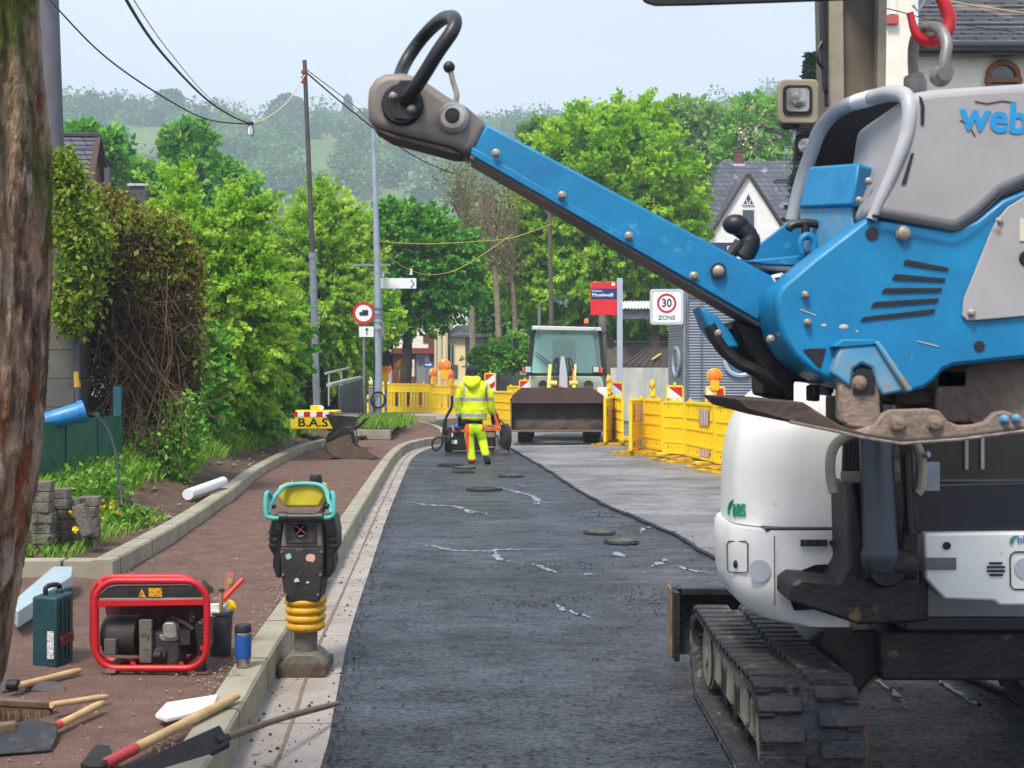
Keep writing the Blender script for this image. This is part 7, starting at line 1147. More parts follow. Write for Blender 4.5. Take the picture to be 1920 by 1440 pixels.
tool('pry_bar', 'bright red round handle leaning out of the bucket', 'handle tool', lambda b: (b.cyl(W(418, 1125, 6.82), W(455, 1086, 6.90), .0135, seg=14)), mat('tool_red', (216, 50, 36), rough=.4), None)
tool('spirit_level', 'worn pinkish red spirit level standing up in the bucket', 'spirit level', lambda b: (b.beam(W(418, 1150, 6.9), W(433, 1073, 6.92), .045, .022, up=(0, 1, 0))), mat('level_red', (184, 96, 88), (140, 120, 110), scale=20, rough=.6), None); o = bpy.data.objects['spirit_level']; b = MB(); b.lathe(W(431, 1090, 6.885), [(.014, 0), (.012, .006)], 14, (0, -1, 0)); b.build('vial', mat('vial', (150, 170, 80), rough=.3), o)
tool('spray_can', 'white and yellow spray can lying in the bucket', 'spray can', lambda b: b.lathe(W(415, 1150, 6.83), [(.026, 0), (.03, .01), (.03, .06), (.028, .07)], 18, W(436, 1134, 6.83)-W(415, 1150, 6.83)), mat('can_white', (210, 214, 224), (150, 160, 200), scale=16, rough=.4), None); o = bpy.data.objects['spray_can']; b = MB(); b.lathe(W(429, 1139, 6.83), [(.026, 0), (.031, .004), (.031, .03), (.02, .036)], 18, W(436, 1134, 6.83)-W(415, 1150, 6.83)); b.build('cap', mat('cap_yellow', (246, 206, 20), rough=.4), o)
tool('plaster_block', 'small white block between the tools in the bucket', 'block', lambda b: (b.box(W(404, 1150, 6.78), (.045, .03, .03)), b.box(W(402, 1138, 6.83), (.06, .04, .03), rz=.4)), m_plaster, None)
mg = empty('travel_mug', W(456, 1252, 6.40), 'blue and steel travel mug with black lid on the kerb edge', 'mug'); q = W(456, 1250, 6.40); zz = .182; L_m = lambda a_, b_, n_, m_: (MB().lathe((q.x, 6.40, zz), [(r, z) for r, z in a_], 28).build(n_, m_, mg))
L_m([(.030, 0), (.034, .003), (.0365, .045), (.0365, .046)], 0, 'steel_base', mat('mug_steel', (170, 168, 164), rough=.25, metal=.9)); L_m([(.0365, .046), (.0395, .05), (.0415, .158), (.041, .16)], 0, 'blue_sleeve', mat('mug_blue', (10, 74, 146), rough=.5)); L_m([(.041, .16), (.042, .162), (.042, .172), (.041, .174)], 0, 'steel_ring', MATS['mug_steel']); L_m([(.041, .174), (.042, .178), (.040, .205), (.036, .213), (0, .213)], 0, 'lid', m_blk)
# ================================================================ TOOLS ON THE PATH
b = MB(); top = [G(291, 1338, .2), G(312, 1316, .215), G(409, 1301, .225), G(398, 1326, .215), G(312, 1346, .2)]; b.prism([p-Vector((0, 0, .022)) for p in top], (0, 0, .022)); o = b.build('white_slab', mat('slab_white', (226, 226, 222), (200, 198, 192), scale=10, rough=.6), bevel=.006); tag(o, 'thin white slab lying half on the kerb behind the wooden handle', 'slab')
def handle(name, label, cat, a, c, r, m, head=None, r2=None, bend=.0):
    root = empty(name, (a+c)/2*1, label, cat); root.location.z = .15; P = smooth_path([a, a.lerp(c, .5)+Vector((0, 0, bend)), c], 6); n = len(P); b = MB(); b.tube(P, [r*(1+.12*math.sin(i*.9)*.3) if i < n-2 else r*(.98 if i == n-2 else .7) for i in range(n)], 14); h = b.build('handle', m, root); 
    return root, h
root, h = handle('pickaxe', 'pick with long pale wooden handle and red painted socket end in front', 'pickaxe', G(196, 1433, .20), W(446, 1305, 5.72), .0205, m_wood, bend=0)
a = G(196, 1433, .20); c = W(446, 1305, 5.72); b = MB(); b.tube([a.lerp(c, -.01), a.lerp(c, .20)], .0225, 14); b.build('red_paint', mat('paint_red', (196, 50, 56), (170, 70, 66), scale=12, rough=.6), h); b = MB(); b.prism([G(150, 1455, .17), G(178, 1418, .17), G(205, 1420, .17), G(215, 1440, .17), G(190, 1460, .17)], (0, 0, .05)); b.build('head', m_stl, root, bevel=.01)
root, h = handle('squeegee', 'long black asphalt lute with grey worn handle reaching over the gutter', 'lute', W(410, 1388, 5.02), W(632, 1319, 6.05), .0145, m_woodg, bend=.01)
b = MB(); a = W(236, 1448, 4.66); c = W(414, 1368, 5.06); d = (c-a).normalized(); u = Vector((d.y, -d.x, 0)); b.prism([a-u*.005, c-u*.005, c+u*.05-Vector((0, 0, .065)), a+u*.05-Vector((0, 0, .075))], (0, 0, .02)); b.build('blade', mat('blade_black', (18, 18, 20), (36, 34, 32), scale=9, rough=.6), root, bevel=.004); b = MB(); b.cyl(W(404, 1392, 5.0), W(424, 1384, 5.08), .02, seg=12); b.build('socket', m_stl, root)
root, h = handle('hoe', 'tool with flat steel blade and wooden handle lying left of the generator', 'hoe', G(30, 1287, .19), G(150, 1257, .175), .0165, m_wood)
b = MB(); b.prism([G(2, 1278, .18), G(30, 1276, .19), G(118, 1282, .18), G(120, 1298, .155), G(30, 1294, .155), G(2, 1296, .16)], (0, .01, .004)); b.build('blade', mat('blade_steel', (92, 82, 76), (70, 62, 58), scale=10, rough=.5, metal=.4), root); b = MB(); b.cyl(G(14, 1284, .2), G(34, 1284, .2), .026, seg=14); b.build('ferrule', m_stl, root)
def broom(label, a, c, hw, hy, ph):
    root, h = handle('broom', label, 'broom', a, c, .0155, m_wood); return root
root, h = handle('broom', 'wide street broom with brown bristles and wooden handle at lower left', 'broom', G(96, 1322, .22), G(200, 1306, .19), .014, m_wood)
b = MB(); a_ = W(-6, 1316, 5.45); c_ = W(98, 1322, 5.62); b.beam(a_, c_, .055, .03); b.build('broom_head', m_woodg, root, bevel=.006)
q = []; ou = []
for _ in range(4200): t = rng.random(); p = a_.lerp(c_, t); s = rng.random()-.5; q.append((p.x, p.y-.02+s*.05, p.z-.01)); ou.append((rng.normal()*.25+.25*(t-.5), -.55+s, -1.6))
A, B_, v = leaf_arrays(np.array(q), .062, .035, droop=.6, out=np.array(ou)*1.0, spread=.3); npmesh('bristles', A, B_, mat('bristle', (84, 62, 44), (146, 118, 86), scale=70, rough=.9), root, v=v)
root, h = handle('hand_shovel', 'short shovel with dirty black blade and red-ended handle beneath the broom', 'shovel', G(104, 1362, .19), G(192, 1318, .20), .0165, m_wood); b = MB(); p0 = G(104, 1362, .19); b.tube([p0, p0.lerp(G(192, 1318, .20), .1)], .0172, 12); b.build('red_end', MATS['paint_red'], h)
b = MB(); P = [G(-30, 1385, .17), G(60, 1352, .19), G(108, 1362, .19), G(106, 1388, .165), G(96, 1410, .155), G(-20, 1418, .155)]; b.prism(P, (0, 0, .012)); b.build('blade', mat('blade_dirty', (32, 34, 40), (92, 84, 74), scale=6, rough=.6, lo=.5, hi=.7), root, bevel=.004)
root = empty('hand_brush', G(10, 1388, .16), 'small hand brush with frayed bristles at the left picture edge', 'brush'); b = MB(); b.box(G(8, 1362, .2), (.09, .05, .03), rz=.5); b.build('back', m_woodg, root, bevel=.006)
q = []; ou = []
for _ in range(900): q.append((G(8, 1362, .2).x+rng.normal()*.02, G(8, 1362, .2).y-.02+rng.normal()*.012, .195)); ou.append((rng.normal()*.5, -.5, -1))
A, B_, v = leaf_arrays(np.array(q), .06, .03, droop=.5, out=np.array(ou), spread=.3); npmesh('bristles', A, B_, MATS['bristle'], root, v=v)
# ================================================================ WORKER
m_hv = bpy.data.materials.new('hivis_jacket'); m_hv.use_nodes = True; t = m_hv.node_tree; bs = t.nodes['Principled BSDF']; N = t.nodes.new; L = t.links.new; bs.inputs['Roughness'].default_value = .75
def bandmat(m, base, bands, col2, noise=.012, xs=()):
    """horizontal bands of col2 between z ranges of the garment (world z = object z)"""
    t = m.node_tree; bs = t.nodes['Principled BSDF']; N = t.nodes.new; L = t.links.new; q = N('ShaderNodeTexCoord'); s = N('ShaderNodeSeparateXYZ'); L(q.outputs['Object'], s.inputs[0]); acc = None
    nz_ = N('ShaderNodeTexNoise'); nz_.inputs['Scale'].default_value = 6; L(q.outputs['Object'], nz_.inputs[0]); ad = N('ShaderNodeMath'); ad.operation = 'MULTIPLY_ADD'; L(nz_.outputs[0], ad.inputs[0]); ad.inputs[1].default_value = noise*2; L(s.outputs[2], ad.inputs[2])
    for (x0, x1, z0, z1) in bands:
        cur = None
        for src, lo, hi in ((ad.outputs[0], z0+noise, z1+noise), (s.outputs[0], x0, x1)):
            g = N('ShaderNodeMath'); g.operation = 'GREATER_THAN'; L(src, g.inputs[0]); g.inputs[1].default_value = lo; l = N('ShaderNodeMath'); l.operation = 'LESS_THAN'; L(src, l.inputs[0]); l.inputs[1].default_value = hi; k = N('ShaderNodeMath'); k.operation = 'MULTIPLY'; L(g.outputs[0], k.inputs[0]); L(l.outputs[0], k.inputs[1])
            if cur is None: cur = k.outputs[0]
            else: k2 = N('ShaderNodeMath'); k2.operation = 'MULTIPLY'; L(cur, k2.inputs[0]); L(k.outputs[0], k2.inputs[1]); cur = k2.outputs[0]
        if acc is None: acc = cur
        else: k3 = N('ShaderNodeMath'); k3.operation = 'MAXIMUM'; L(acc, k3.inputs[0]); L(cur, k3.inputs[1]); acc = k3.outputs[0]
    mm = N('ShaderNodeMix'); mm.data_type = 'RGBA'; L(acc, mm.inputs[0]); mm.inputs[6].default_value = lin(base); mm.inputs[7].default_value = lin(col2); L(mm.outputs[2], bs.inputs['Base Color'])
    nb = N('ShaderNodeTexNoise'); nb.inputs['Scale'].default_value = 9; nb.inputs['Detail'].default_value = 3; L(q.outputs['Object'], nb.inputs[0]); bp = N('ShaderNodeBump'); bp.inputs['Strength'].default_value = .7; bp.inputs['Distance'].default_value = .04; L(nb.outputs[0], bp.inputs['Height']); L(bp.outputs[0], bs.inputs['Normal'])
YW = 23.4; B = lambda px, py, d=0: W(px, py, YW)+Vector((0, d, 0)); x0 = B(888, 0).x
zz = lambda py: B(0, py).z
bandmat(m_hv, (226, 244, 8), [(-9, 9, zz(752), zz(745.5)), (-9, 9, zz(781.5), zz(775)), (B(868.5, 0).x, B(872.5, 0).x, zz(748), zz(716)), (B(910, 0).x, B(914, 0).x, zz(748), zz(716))], (164, 168, 172), .006)
m_ht = bpy.data.materials.new('hivis_trousers'); m_ht.use_nodes = True; m_ht.node_tree.nodes['Principled BSDF'].inputs['Roughness'].default_value = .8
bandmat(m_ht, (196, 236, 20), [(B(866, 0).x, B(880, 0).x, zz(812), zz(793)), (B(873, 0).x, B(880, 0).x, zz(850), zz(806)), (B(904, 0).x, B(914, 0).x, zz(808), zz(796)), (B(878, 0).x, B(892, 0).x, zz(872), zz(861))], (240, 96, 30), .02)
def skin_mesh(name, joints, edges, m, parent, levels=2, root=0):
    me = bpy.data.meshes.new(name); me.from_pydata([tuple(j[0]) for j in joints], edges, []); me.update(); o = bpy.data.objects.new(name, me); link(o, parent); s = o.modifiers.new('skin', 'SKIN'); s.use_smooth_shade = True
    for i, j in enumerate(joints): r = j[1]; me.skin_vertices[0].data[i].radius = (r, r) if not isinstance(r, tuple) else r; me.skin_vertices[0].data[i].use_root = (i == root)
    u = o.modifiers.new('sub', 'SUBSURF'); u.levels = u.render_levels = levels
    dg = bpy.context.evaluated_depsgraph_get(); ev = o.evaluated_get(dg); m2 = bpy.data.meshes.new_from_object(ev); o.modifiers.clear(); o.data = m2; m2.materials.clear(); m2.materials.append(m); m2.polygons.foreach_set('use_smooth', [True]*len(m2.polygons)); m2.name = name; return o
wk = empty('person', B(890, 870), 'worker in yellow high-visibility jacket and trousers walking away behind the spraying cart', 'person')
m_skin = mat('skin', (196, 140, 112), rough=.6); m_glove = mat('glove', (30, 30, 34), rough=.8)
J = [(B(889, 792), .11), (B(889, 760), .12), (B(888, 725), .12), (B(886, 709, -.02), .055), (B(884, 699, .06), .085), (B(883, 693, .10), .08),
     (B(868, 722), .06), (B(862, 755, .04), .045), (B(861, 785, .14), .035), (B(861, 791, .16), .04), (B(911, 722), .06), (B(920, 755, .04), .045), (B(923, 782, .16), .035), (B(925, 788, .18), .04),
     (B(880, 800), .085), (B(882, 833, .04), .06), (B(884, 862, 0), .045), (B(884, 868, .12), .04), (B(900, 800), .085), (B(904, 832, .06), .06), (B(911, 858, -.16), .045), (B(913, 868, -.10), .04)]
E_ = [(0, 1), (1, 2), (2, 3), (3, 4), (4, 5), (2, 6), (6, 7), (7, 8), (8, 9), (2, 10), (10, 11), (11, 12), (12, 13), (0, 14), (14, 15), (15, 16), (16, 17), (0, 18), (18, 19), (19, 20), (20, 21)]
for hx, s in ((9, -1), (13, 1)):
    p = J[hx][0]
    for f in range(4): k_ = len(J); J.append((p+Vector(((f-1.5)*.017, .02, -.045)), .010)); J.append((p+Vector(((f-1.5)*.018, .035, -.075-.006*(f % 2))), .009)); J.append((p+Vector(((f-1.5)*.016, .055, -.09)), .008)); E_ += [(hx, k_), (k_, k_+1), (k_+1, k_+2)]
    k_ = len(J); J.append((p+Vector((-s*.035, .03, -.03)), .011)); J.append((p+Vector((-s*.035, .055, -.055)), .009)); E_ += [(hx, k_), (k_, k_+1)]
body = skin_mesh('body', J, E_, m_glove, wk)
JJ = [(B(889, 783), (.215, .14)), (B(889, 768), (.225, .155)), (B(889, 745), (.235, .165)), (B(889, 727), (.22, .15)), (B(888, 714), (.13, .12)), (B(886, 706), (.085, .085)),
      (B(868, 724, 0), .095), (B(861, 745, .03), .085), (B(860, 766, .10), .082), (B(861, 783, .14), .07), (B(910, 724, 0), .095), (B(919, 745, .03), .085), (B(921, 766, .10), .080), (B(923, 780, .15), .07)]
jk = skin_mesh('jacket', JJ, [(0, 1), (1, 2), (2, 3), (3, 4), (4, 5), (3, 6), (6, 7), (7, 8), (8, 9), (3, 10), (10, 11), (11, 12), (12, 13)], m_hv, wk)
b = MB(); c0 = B(889, 787); secs = []
for z, rx, ry in ((787, .225, .15), (783, .235, .16), (776, .24, .165), (766, .243, .17)): secs.append([Vector((c0.x+rx*math.cos(t), YW+ry*math.sin(t), zz(z)+(.012*math.sin(t*5) if z == 787 else 0))) for t in np.linspace(0, 6.283, 33)[:-1]])
b.loft(secs); b.build('jacket_hem', m_hv, jk, smooth=80)
b = MB(); c_ = B(885, 712, -.13); secs = []
for k_, (dz, rx, ry) in enumerate(((.055, .07, .04), (.05, .12, .07), (.01, .17, .10), (-.06, .15, .10), (-.13, .10, .08), (-.17, .05, .04))): secs.append([c_+Vector((rx*math.cos(t), ry*math.sin(t)+.05*(dz > 0), dz+.018*math.cos(2*t))) for t in np.linspace(0, 6.283, 25)[:-1]])
b.loft(secs); b.build('hood', mat('hivis_plain', (226, 244, 8), rough=.75, bump=.8, bs=9), jk, smooth=80)
TT = [(B(889, 788), (.16, .13)), (B(889, 797), (.165, .13)), (B(879, 808), .105), (B(881, 828, .03), .09), (B(883, 846, .02), .08), (B(885, 860, .0), .085), (B(886, 868, 0), .075), (B(900, 808), .105), (B(905, 828, .05), .09), (B(909, 845, -.06), .08), (B(913, 857, -.15), .078)]
skin_mesh('trousers', TT, [(0, 1), (1, 2), (2, 3), (3, 4), (4, 5), (5, 6), (1, 7), (7, 8), (8, 9), (9, 10)], m_ht, wk)
b = MB(); b.ball(B(883.5, 696, .08), .118, 20, (.92, 1.05, .92)); b.lathe(B(883.5, 699, .08)-Vector((0, 0, .03)), [(.112, -.02), (.118, 0), (.112, .02)], 20); b.build('knit_cap', mat('cap_navy', (22, 30, 46), (36, 44, 62), scale=60, rough=.95, bump=1, bs=200), wk)
b = MB()
for p, dr in ((B(885, 870, 0), Vector((-.04, .25, 0))), (B(914, 860, -.17), Vector((.03, .10, -.12)))):
    e = p+dr; b.tube([p+Vector((0, -.06, .0)), p, p.lerp(e, .6), e], [.045, .055, .05, .035], 12)
b.build('shoes', mat('shoe_black', (22, 22, 24), rough=.7), wk)
# ================================================================ SPRAYING CART
YC = 26.4; K = lambda px, py, d=0: W(px, py, YC)+Vector((0, d, 0)); ct = empty('spraying_cart', K(892, 850).xy.to_3d(), 'two-wheeled black tar spraying cart with orange frame in front of the worker', 'cart')
def wheel(nm, c, r, w_, par, m=None, tread=0, ax=(1, 0, 0), rim=(176, 176, 170), blocks=0):
    c = Vector(c); a = Vector(ax).normalized(); b = MB(); b.lathe(c-a*w_/2, [(r*.62, 0), (r*.9, 0), (r, w_*.18), (r, w_*.82), (r*.9, w_), (r*.62, w_), (r*.6, w_*.5)], 36, a)
    for i in range(tread):
        t = 2*math.pi*i/tread; q_ = Vector((0, 0, 1)).rotation_difference(a); 
        for s in (-1, 1): d = q_@Vector((math.cos(t+s*.06), math.sin(t+s*.06), 0)); m3 = Matrix((a, d.cross(a), d)).transposed(); b.box(c+d*r+a*s*w_*.23, (w_*.42, r*.11, r*.06), rot=m3)
    o = b.build(nm, m or m_rub, par); b = MB(); b.lathe(c-a*w_*.3, [(0, 0), (r*.2, 0), (r*.6, w_*.12), (r*.63, w_*.1), (r*.63, w_*.5), (r*.2, w_*.6), (0, w_*.6)], 28, a); b.build('rim', mat('rim_%d' % rim[0], rim, rough=.5), o); return o
m_tyre = mat('tyre', (26, 26, 28), (46, 46, 46), scale=14, rough=.8)
wheel('wheel', K(841, 824), .27, .14, ct, m_tyre, 0); wheel('wheel', K(948, 818, -.2), .27, .14, ct, m_tyre, 0, ax=(1, .25, 0))
b = MB(); b.box(K(885, 826, .3), (.95, .8, .38)); b.box(K(872, 800, .2), (.3, .4, .22)); b.box(K(868, 787, .1), (.2, .3, .2)); b.build('tank', m_blk, ct, bevel=.03); b = MB(); b.beam(K(850, 808, -.1), K(945, 804, -.1), .05, .05); b.beam(K(850, 808, -.1), K(850, 808, .8), .04, .04); b.build('axle_frame', mat('cart_orange', (232, 104, 30), (200, 90, 30), scale=6, rough=.5), ct)
b = MB(); b.box(K(931, 790, -.05), (.11, .08, .33)); b.box(K(938, 802, -.05), (.24, .12, .05)); b.build('hose_holder', MATS['cart_orange'], ct, bevel=.01)
b = MB(); b.cyl(K(919, 805, .0), K(919, 850, .0), .075, seg=18); b.box(K(919, 815, -.02), (.2, .2, .1)); b.box(K(917, 838, -.02), (.22, .2, .04)); b.cyl(K(927, 790, 0), K(927, 835, 0), .03, seg=10); b.build('pump_engine', mat('engine_sand', (150, 136, 112), (110, 100, 84), scale=12, rough=.6), ct, bevel=.005)
b = MB(); b.tube(smooth_path([K(849, 742, -.3), K(848, 762, -.3), K(838, 782, -.3), K(835, 800, -.3), K(833, 815, -.3)], 5), [.028]*11+[.04]*10, 10); b.tube(smooth_path([K(842, 818, -.35), K(822, 818, -.35), K(813, 828, -.35), K(815, 841, -.35), K(824, 840, -.35), K(832, 828, -.35), K(830, 816, -.35)], 6), .022, 8); b.tube(smooth_path([K(936, 785, -.3), K(946, 795, -.4), K(955, 815, -.45), K(952, 835, -.45), K(940, 838, -.4), K(932, 815, -.3)], 6), .02, 8); b.tube(smooth_path([K(928, 768, -.1), K(940, 800, -.1), K(948, 830, -.1), K(955, 848, -.1)], 5), .015, 8); b.build('hoses', m_hos, ct)
b = MB(); b.ball(K(858, 800, -.15), .075, 14); b.build('blue_valve', mat('valve_blue', (20, 90, 150), rough=.5), ct); b = MB(); b.cyl(K(846, 815, -.12), K(846, 815, -.2), .05, seg=16); b.box(K(852, 828, -.1), (.12, .05, .08)); b.build('gauge', m_wht, ct)
# ================================================================ WHEEL LOADER
YL = 30.2; D = lambda px, py, d=0: W(px, py, YL)+Vector((0, d, 0)); ld = empty('wheel_loader', (D(1060, 0).x, YL, 0), 'small white wheel loader facing the camera with lowered brown shovel', 'wheel loader')
m_lw = mat('loader_white', (244, 244, 238), (228, 222, 190), scale=1.2, rough=.45, lo=.4, hi=.7); m_ly = mat('loader_yellow', (222, 204, 100), (200, 182, 84), scale=4, rough=.5); m_lk = mat('loader_dark', (20, 22, 25), (34, 34, 36), scale=8, rough=.6)
for px in (985, 1108): wheel('wheel', D(px, 796, .0)*1+Vector((0, 0, .45-D(0, 796).z)), .46, .36, ld, m_tyre, 26, rim=(150, 150, 140))
for px in (990, 1122): wheel('wheel', Vector((D(px, 0).x, YL+1.9, .48)), .47, .36, ld, m_tyre, 26, rim=(150, 150, 140))
m_bk = mat('shovel_brown', (56, 36, 30), (74, 48, 40), scale=2.5, rough=.6, c3=(110, 88, 72), s3=4, t3=.64); m_bki = mat('shovel_inner', (26, 21, 20), (92, 70, 56), scale=2.2, rough=.65, lo=.42, hi=.72, stretch=(1, 1, 1.6))
YB_ = 28.7; U = lambda px, py, d=0: W(px, py, YB_)+Vector((0, d, 0)); sh = empty
b = MB(); xl, xr = U(957, 0).x, U(1137, 0).x; zt, zb2 = U(0, 727).z, U(0, 808).z; zm = U(0, 756).z
prof = [(0, zb2), (.25, zb2+.0), (.55, zb2+.08), (.72, zb2+.3), (.72, zb2+.55), (.6, zm+.05), (.5, zm+.1)]
A = [Vector((xl, YB_+y, z)) for y, z in prof]; Bq = [Vector((xr, YB_+y, z)) for y, z in prof]; A2 = [p+Vector((0, .03, -.02)) for p in A]; B2 = [p+Vector((0, .03, -.02)) for p in Bq]
b.loft([A+A2[::-1], Bq+B2[::-1]]); bk = b.build('shovel', m_bki, ld, smooth=50)
b = MB(); b.prism([U(960, 757, .44), U(960, 742, .46), U(978, 727, .5), U(1113, 727, .5), U(1135, 743, .46), U(1136, 757, .44)], (0, .03, 0)); b.build('spill_guard', m_bk, bk, bevel=.006)
for x, nm in ((xl, 0), (xr, 1)): b = MB(); b.prism([Vector((x, YB_+y, z)) for y, z in [(-.02, zb2-.01), (.3, zb2), (.6, zb2+.08), (.75, zb2+.3), (.75, zb2+.55), (.6, zm+.06), (.42, zm), (.1, zb2+.3)]], (.03 if nm == 0 else -.03, 0, 0)); b.build('cheek_plate', m_bk, bk)
b = MB(); b.box(((xl+xr)/2, YB_+.02, zb2), (xr-xl+.06, .18, .04)); b.build('cutting_edge', mat('edge_steel', (92, 72, 62), (120, 100, 86), scale=5, rough=.5), bk, bevel=.005)
# cab
b = MB(); q = [(1001, 612), (1122, 614), (1126, 640), (1131, 705), (1127, 730), (994, 728), (990, 700), (997, 640)]
xa, xb = D(998, 0).x, D(1126, 0).x
for px0, py0, px1, py1, w_ in ((1003, 617, 993, 700, .07), (1122, 618, 1131, 702, .07), (997, 618, 989, 705, .05), (1127, 620, 1135, 708, .05)): b.beam(D(px0, py0, 0), D(px1, py1, -.1), w_, .07, up=(0, 1, 0)); b.build('cab_pillar', m_lk, ld, bevel=.008); b = MB()
b.beam(D(1003, 617, 1.3), D(993, 700, 1.3), .07, .07, up=(0, 1, 0)); b.build('cab_pillar', m_lk, ld, bevel=.008); b = MB(); b.beam(D(1122, 618, 1.3), D(1131, 702, 1.3), .07, .07, up=(0, 1, 0)); b.build('cab_pillar', m_lk, ld, bevel=.008); b = MB(); b.beam(D(992, 702, -.1), D(1131, 702, -.1), .07, .07); b.build('lower_frame', m_lk, ld, bevel=.008)
b = MB(); b.prism([D(998, 611, -.12), D(1126, 614, -.12), D(1128, 621, -.12), D(998, 619, -.12)], (0, 1.55, 0)); b.box(D(1006, 616, -.15), (.1, .06, .08)); b.box(D(1112, 617, -.15), (.1, .06, .08))
b.build('cab_roof', mat('roof_white', (200, 206, 206), rough=.5), ld, bevel=.015)
gm = bpy.data.materials.new('cab_glass'); gm.use_nodes = True; t = gm.node_tree; bs = t.nodes['Principled BSDF']; bs.inputs['Base Color'].default_value = lin((170, 200, 198)); bs.inputs['Roughness'].default_value = .05; tr = t.nodes.new('ShaderNodeBsdfTransparent'); tr.inputs[0].default_value = lin((214, 236, 232)); ms = t.nodes.new('ShaderNodeMixShader'); ms.inputs[0].default_value = .22; t.links.new(tr.outputs[0], ms.inputs[1]); t.links.new(bs.outputs[0], ms.inputs[2]); t.links.new(ms.outputs[0], t.nodes['Material Output'].inputs[0])
b = MB(); b.prism([D(1004, 621, -.05), D(1121, 622, -.05), D(1129, 700, -.12), D(995, 699, -.12)], (0, .01, 0)); b.build('windscreen', gm, ld, smooth=0); b = MB(); b.prism([D(1004, 621, 1.3), D(1121, 622, 1.3), D(1129, 700, 1.3), D(995, 699, 1.3)], (0, .01, 0)); b.build('rear_window', mat('rear_glass', (196, 228, 222), rough=.3), ld, smooth=0)
b = MB(); b.box(D(1060, 665, .95), (.55, .14, .75)); b.box(D(1060, 690, .7), (.55, .5, .14)); b.build('seat', m_lk, ld, bevel=.04); b = MB(); c = D(1062, 684, .25); b.tube([c+Vector((.17*math.cos(t), .06*math.sin(t), .14*math.sin(t))) for t in np.linspace(0, 6.2, 24)], .016, 8, closed=True); b.build('steering_wheel', m_blk, ld)
b = MB(); b.beam(D(1003, 660, -.14), D(1033, 682, -.15), .02, .02); b.beam(D(1001, 665, -.14), D(1030, 686, -.15), .015, .015); b.build('wiper', m_blk, ld)
for px, s in ((1060, 0),):
    b = MB()
for px, nm in ((990, 'headlight'), (1116, 'headlight')):
    b = MB(); b.box(D(px, 693, -.25), (.16, .12, .16)); o = b.build(nm, m_blk, ld, bevel=.01); b = MB(); b.box(D(px, 693, -.315), (.13, .01, .13)); b.build('lens', mat('headlens', (216, 220, 222), (170, 174, 178), scale=40, rough=.15), o, bevel=.02)
for px in (982, 1126): b = MB(); b.box(D(px, 694, -.25), (.07, .08, .12)); b.build('indicator', mat('indicator', (226, 84, 30), rough=.3), ld, bevel=.01)
b = MB(); b.cyl(D(1100, 612, .1), D(1100, 606, .1), .06, seg=14); b.build('beacon_base', m_blk, ld); b = MB(); b.lathe(D(1100, 606, .1), [(.055, 0), (.058, .01), (.052, .09), (.03, .11), (0, .115)], 18); b.build('beacon', m_or, ld)
for px, s in ((967, -1), (1144, 1)):
    b = MB(); b.prism([Vector((D(px, 0).x+u, YL-.3, D(0, 644).z+v)) for u, v in rrect(0, 0, .13, .26, .05)], (0, .05, 0)); o = b.build('mirror', m_blk, ld, bevel=.01); b = MB(); b.tube(smooth_path([D(px, 634, -.26), D(px+(12 if s < 0 else -6), 622, -.2), D(1000 if s < 0 else 1126, 630, -.05)], 4), .014, 6); b.build('mirror_arm', m_blk, o)
b = MB(); b.prism([D(994, 704, .05), D(1128, 706, .05), D(1133, 728, .05), D(1135, 780, .05), D(985, 780, .05), D(992, 728, .05)], (0, 1.6, 0)); b.box((D(1058, 0).x, YL+2.2, 1.0), (1.3, 1.3, .75)); b.build('front_body', m_lw, ld, bevel=.04)
for px in (1018, 1104): b = MB(); b.lathe(D(px, 722, .03), [(.11, 0), (.11, .02)], 24, (0, -1, 0)); b.build('arch', mat('arch_grey', (96, 92, 84), rough=.7), ld)
for px in (988, 1128): b = MB(); b.prism([D(px-9, 726, -.4), D(px+9, 726, -.4), D(px+11, 752, -.4), D(px-11, 752, -.4)], (0, 1.0, 0)); b.build('mudguard', m_lw, ld, bevel=.03)
for px in (1031, 1077):
    b = MB(); P = [D(px, 686, -.2), D(px-3, 715, -.5), D(px-4, 745, -.8)]; b.beam(P[0], P[1], .08, .13, up=(0, 1, 0)); b.beam(P[1], P[2], .08, .15, up=(0, 1, 0)); b.cyl(D(px+(4 if px < 1050 else -4), 719, -.6)-Vector((.1, 0, 0)), D(px+(4 if px < 1050 else -4), 719, -.6)+Vector((.1, 0, 0)), .07, seg=16); b.build('lift_arm', m_ly, ld, bevel=.01)
b = MB(); b.prism([D(1050, 668, -.3), D(1058, 668, -.3), D(1062, 700, -.5), D(1063, 735, -.7), D(1046, 735, -.7), D(1047, 700, -.5)], (0, .12, 0)); b.build('tilt_lever', mat('lever_grey', (120, 122, 126), rough=.4, metal=.4), ld, bevel=.01); b = MB(); b.box(D(1048, 728, -.75), (.1, .05, .1)); b.build('red_plate', m_red, ld)
b = MB()
for i, px in enumerate((1037, 1041, 1044, 1066, 1069, 1072)):
    s = 4*math.sin(i*2.); b.tube(smooth_path([D(px, 730, -.55), D(px+s, 705, -.45), D(px-s*.6, 682+3*(i % 2), -.35), D(px+(5 if i < 3 else -5), 672, -.25), D(px+(9 if i < 3 else -9), 690, -.2)], 5), .018, 7)
b.build('hydraulic_hoses', m_hos, ld); b = MB(); b.cyl(D(1050, 690, -.38), D(1048, 665, -.3), .022, seg=10); b.cyl(D(1064, 700, -.4), D(1062, 668, -.3), .02, seg=10); b.build('ram', mat('ram_green', (40, 110, 90), rough=.4), ld); b = MB(); b.tube(smooth_path([D(1068, 712, -.6), D(1072, 700, -.58), D(1070, 690, -.55)], 4), .016, 6); b.build('red_hose', mat('hose_red', (190, 60, 40), rough=.6), ld)
dr = empty('person', D(1060, 690, .8), 'driver in dark clothes sitting inside the wheel loader cab', 'person')
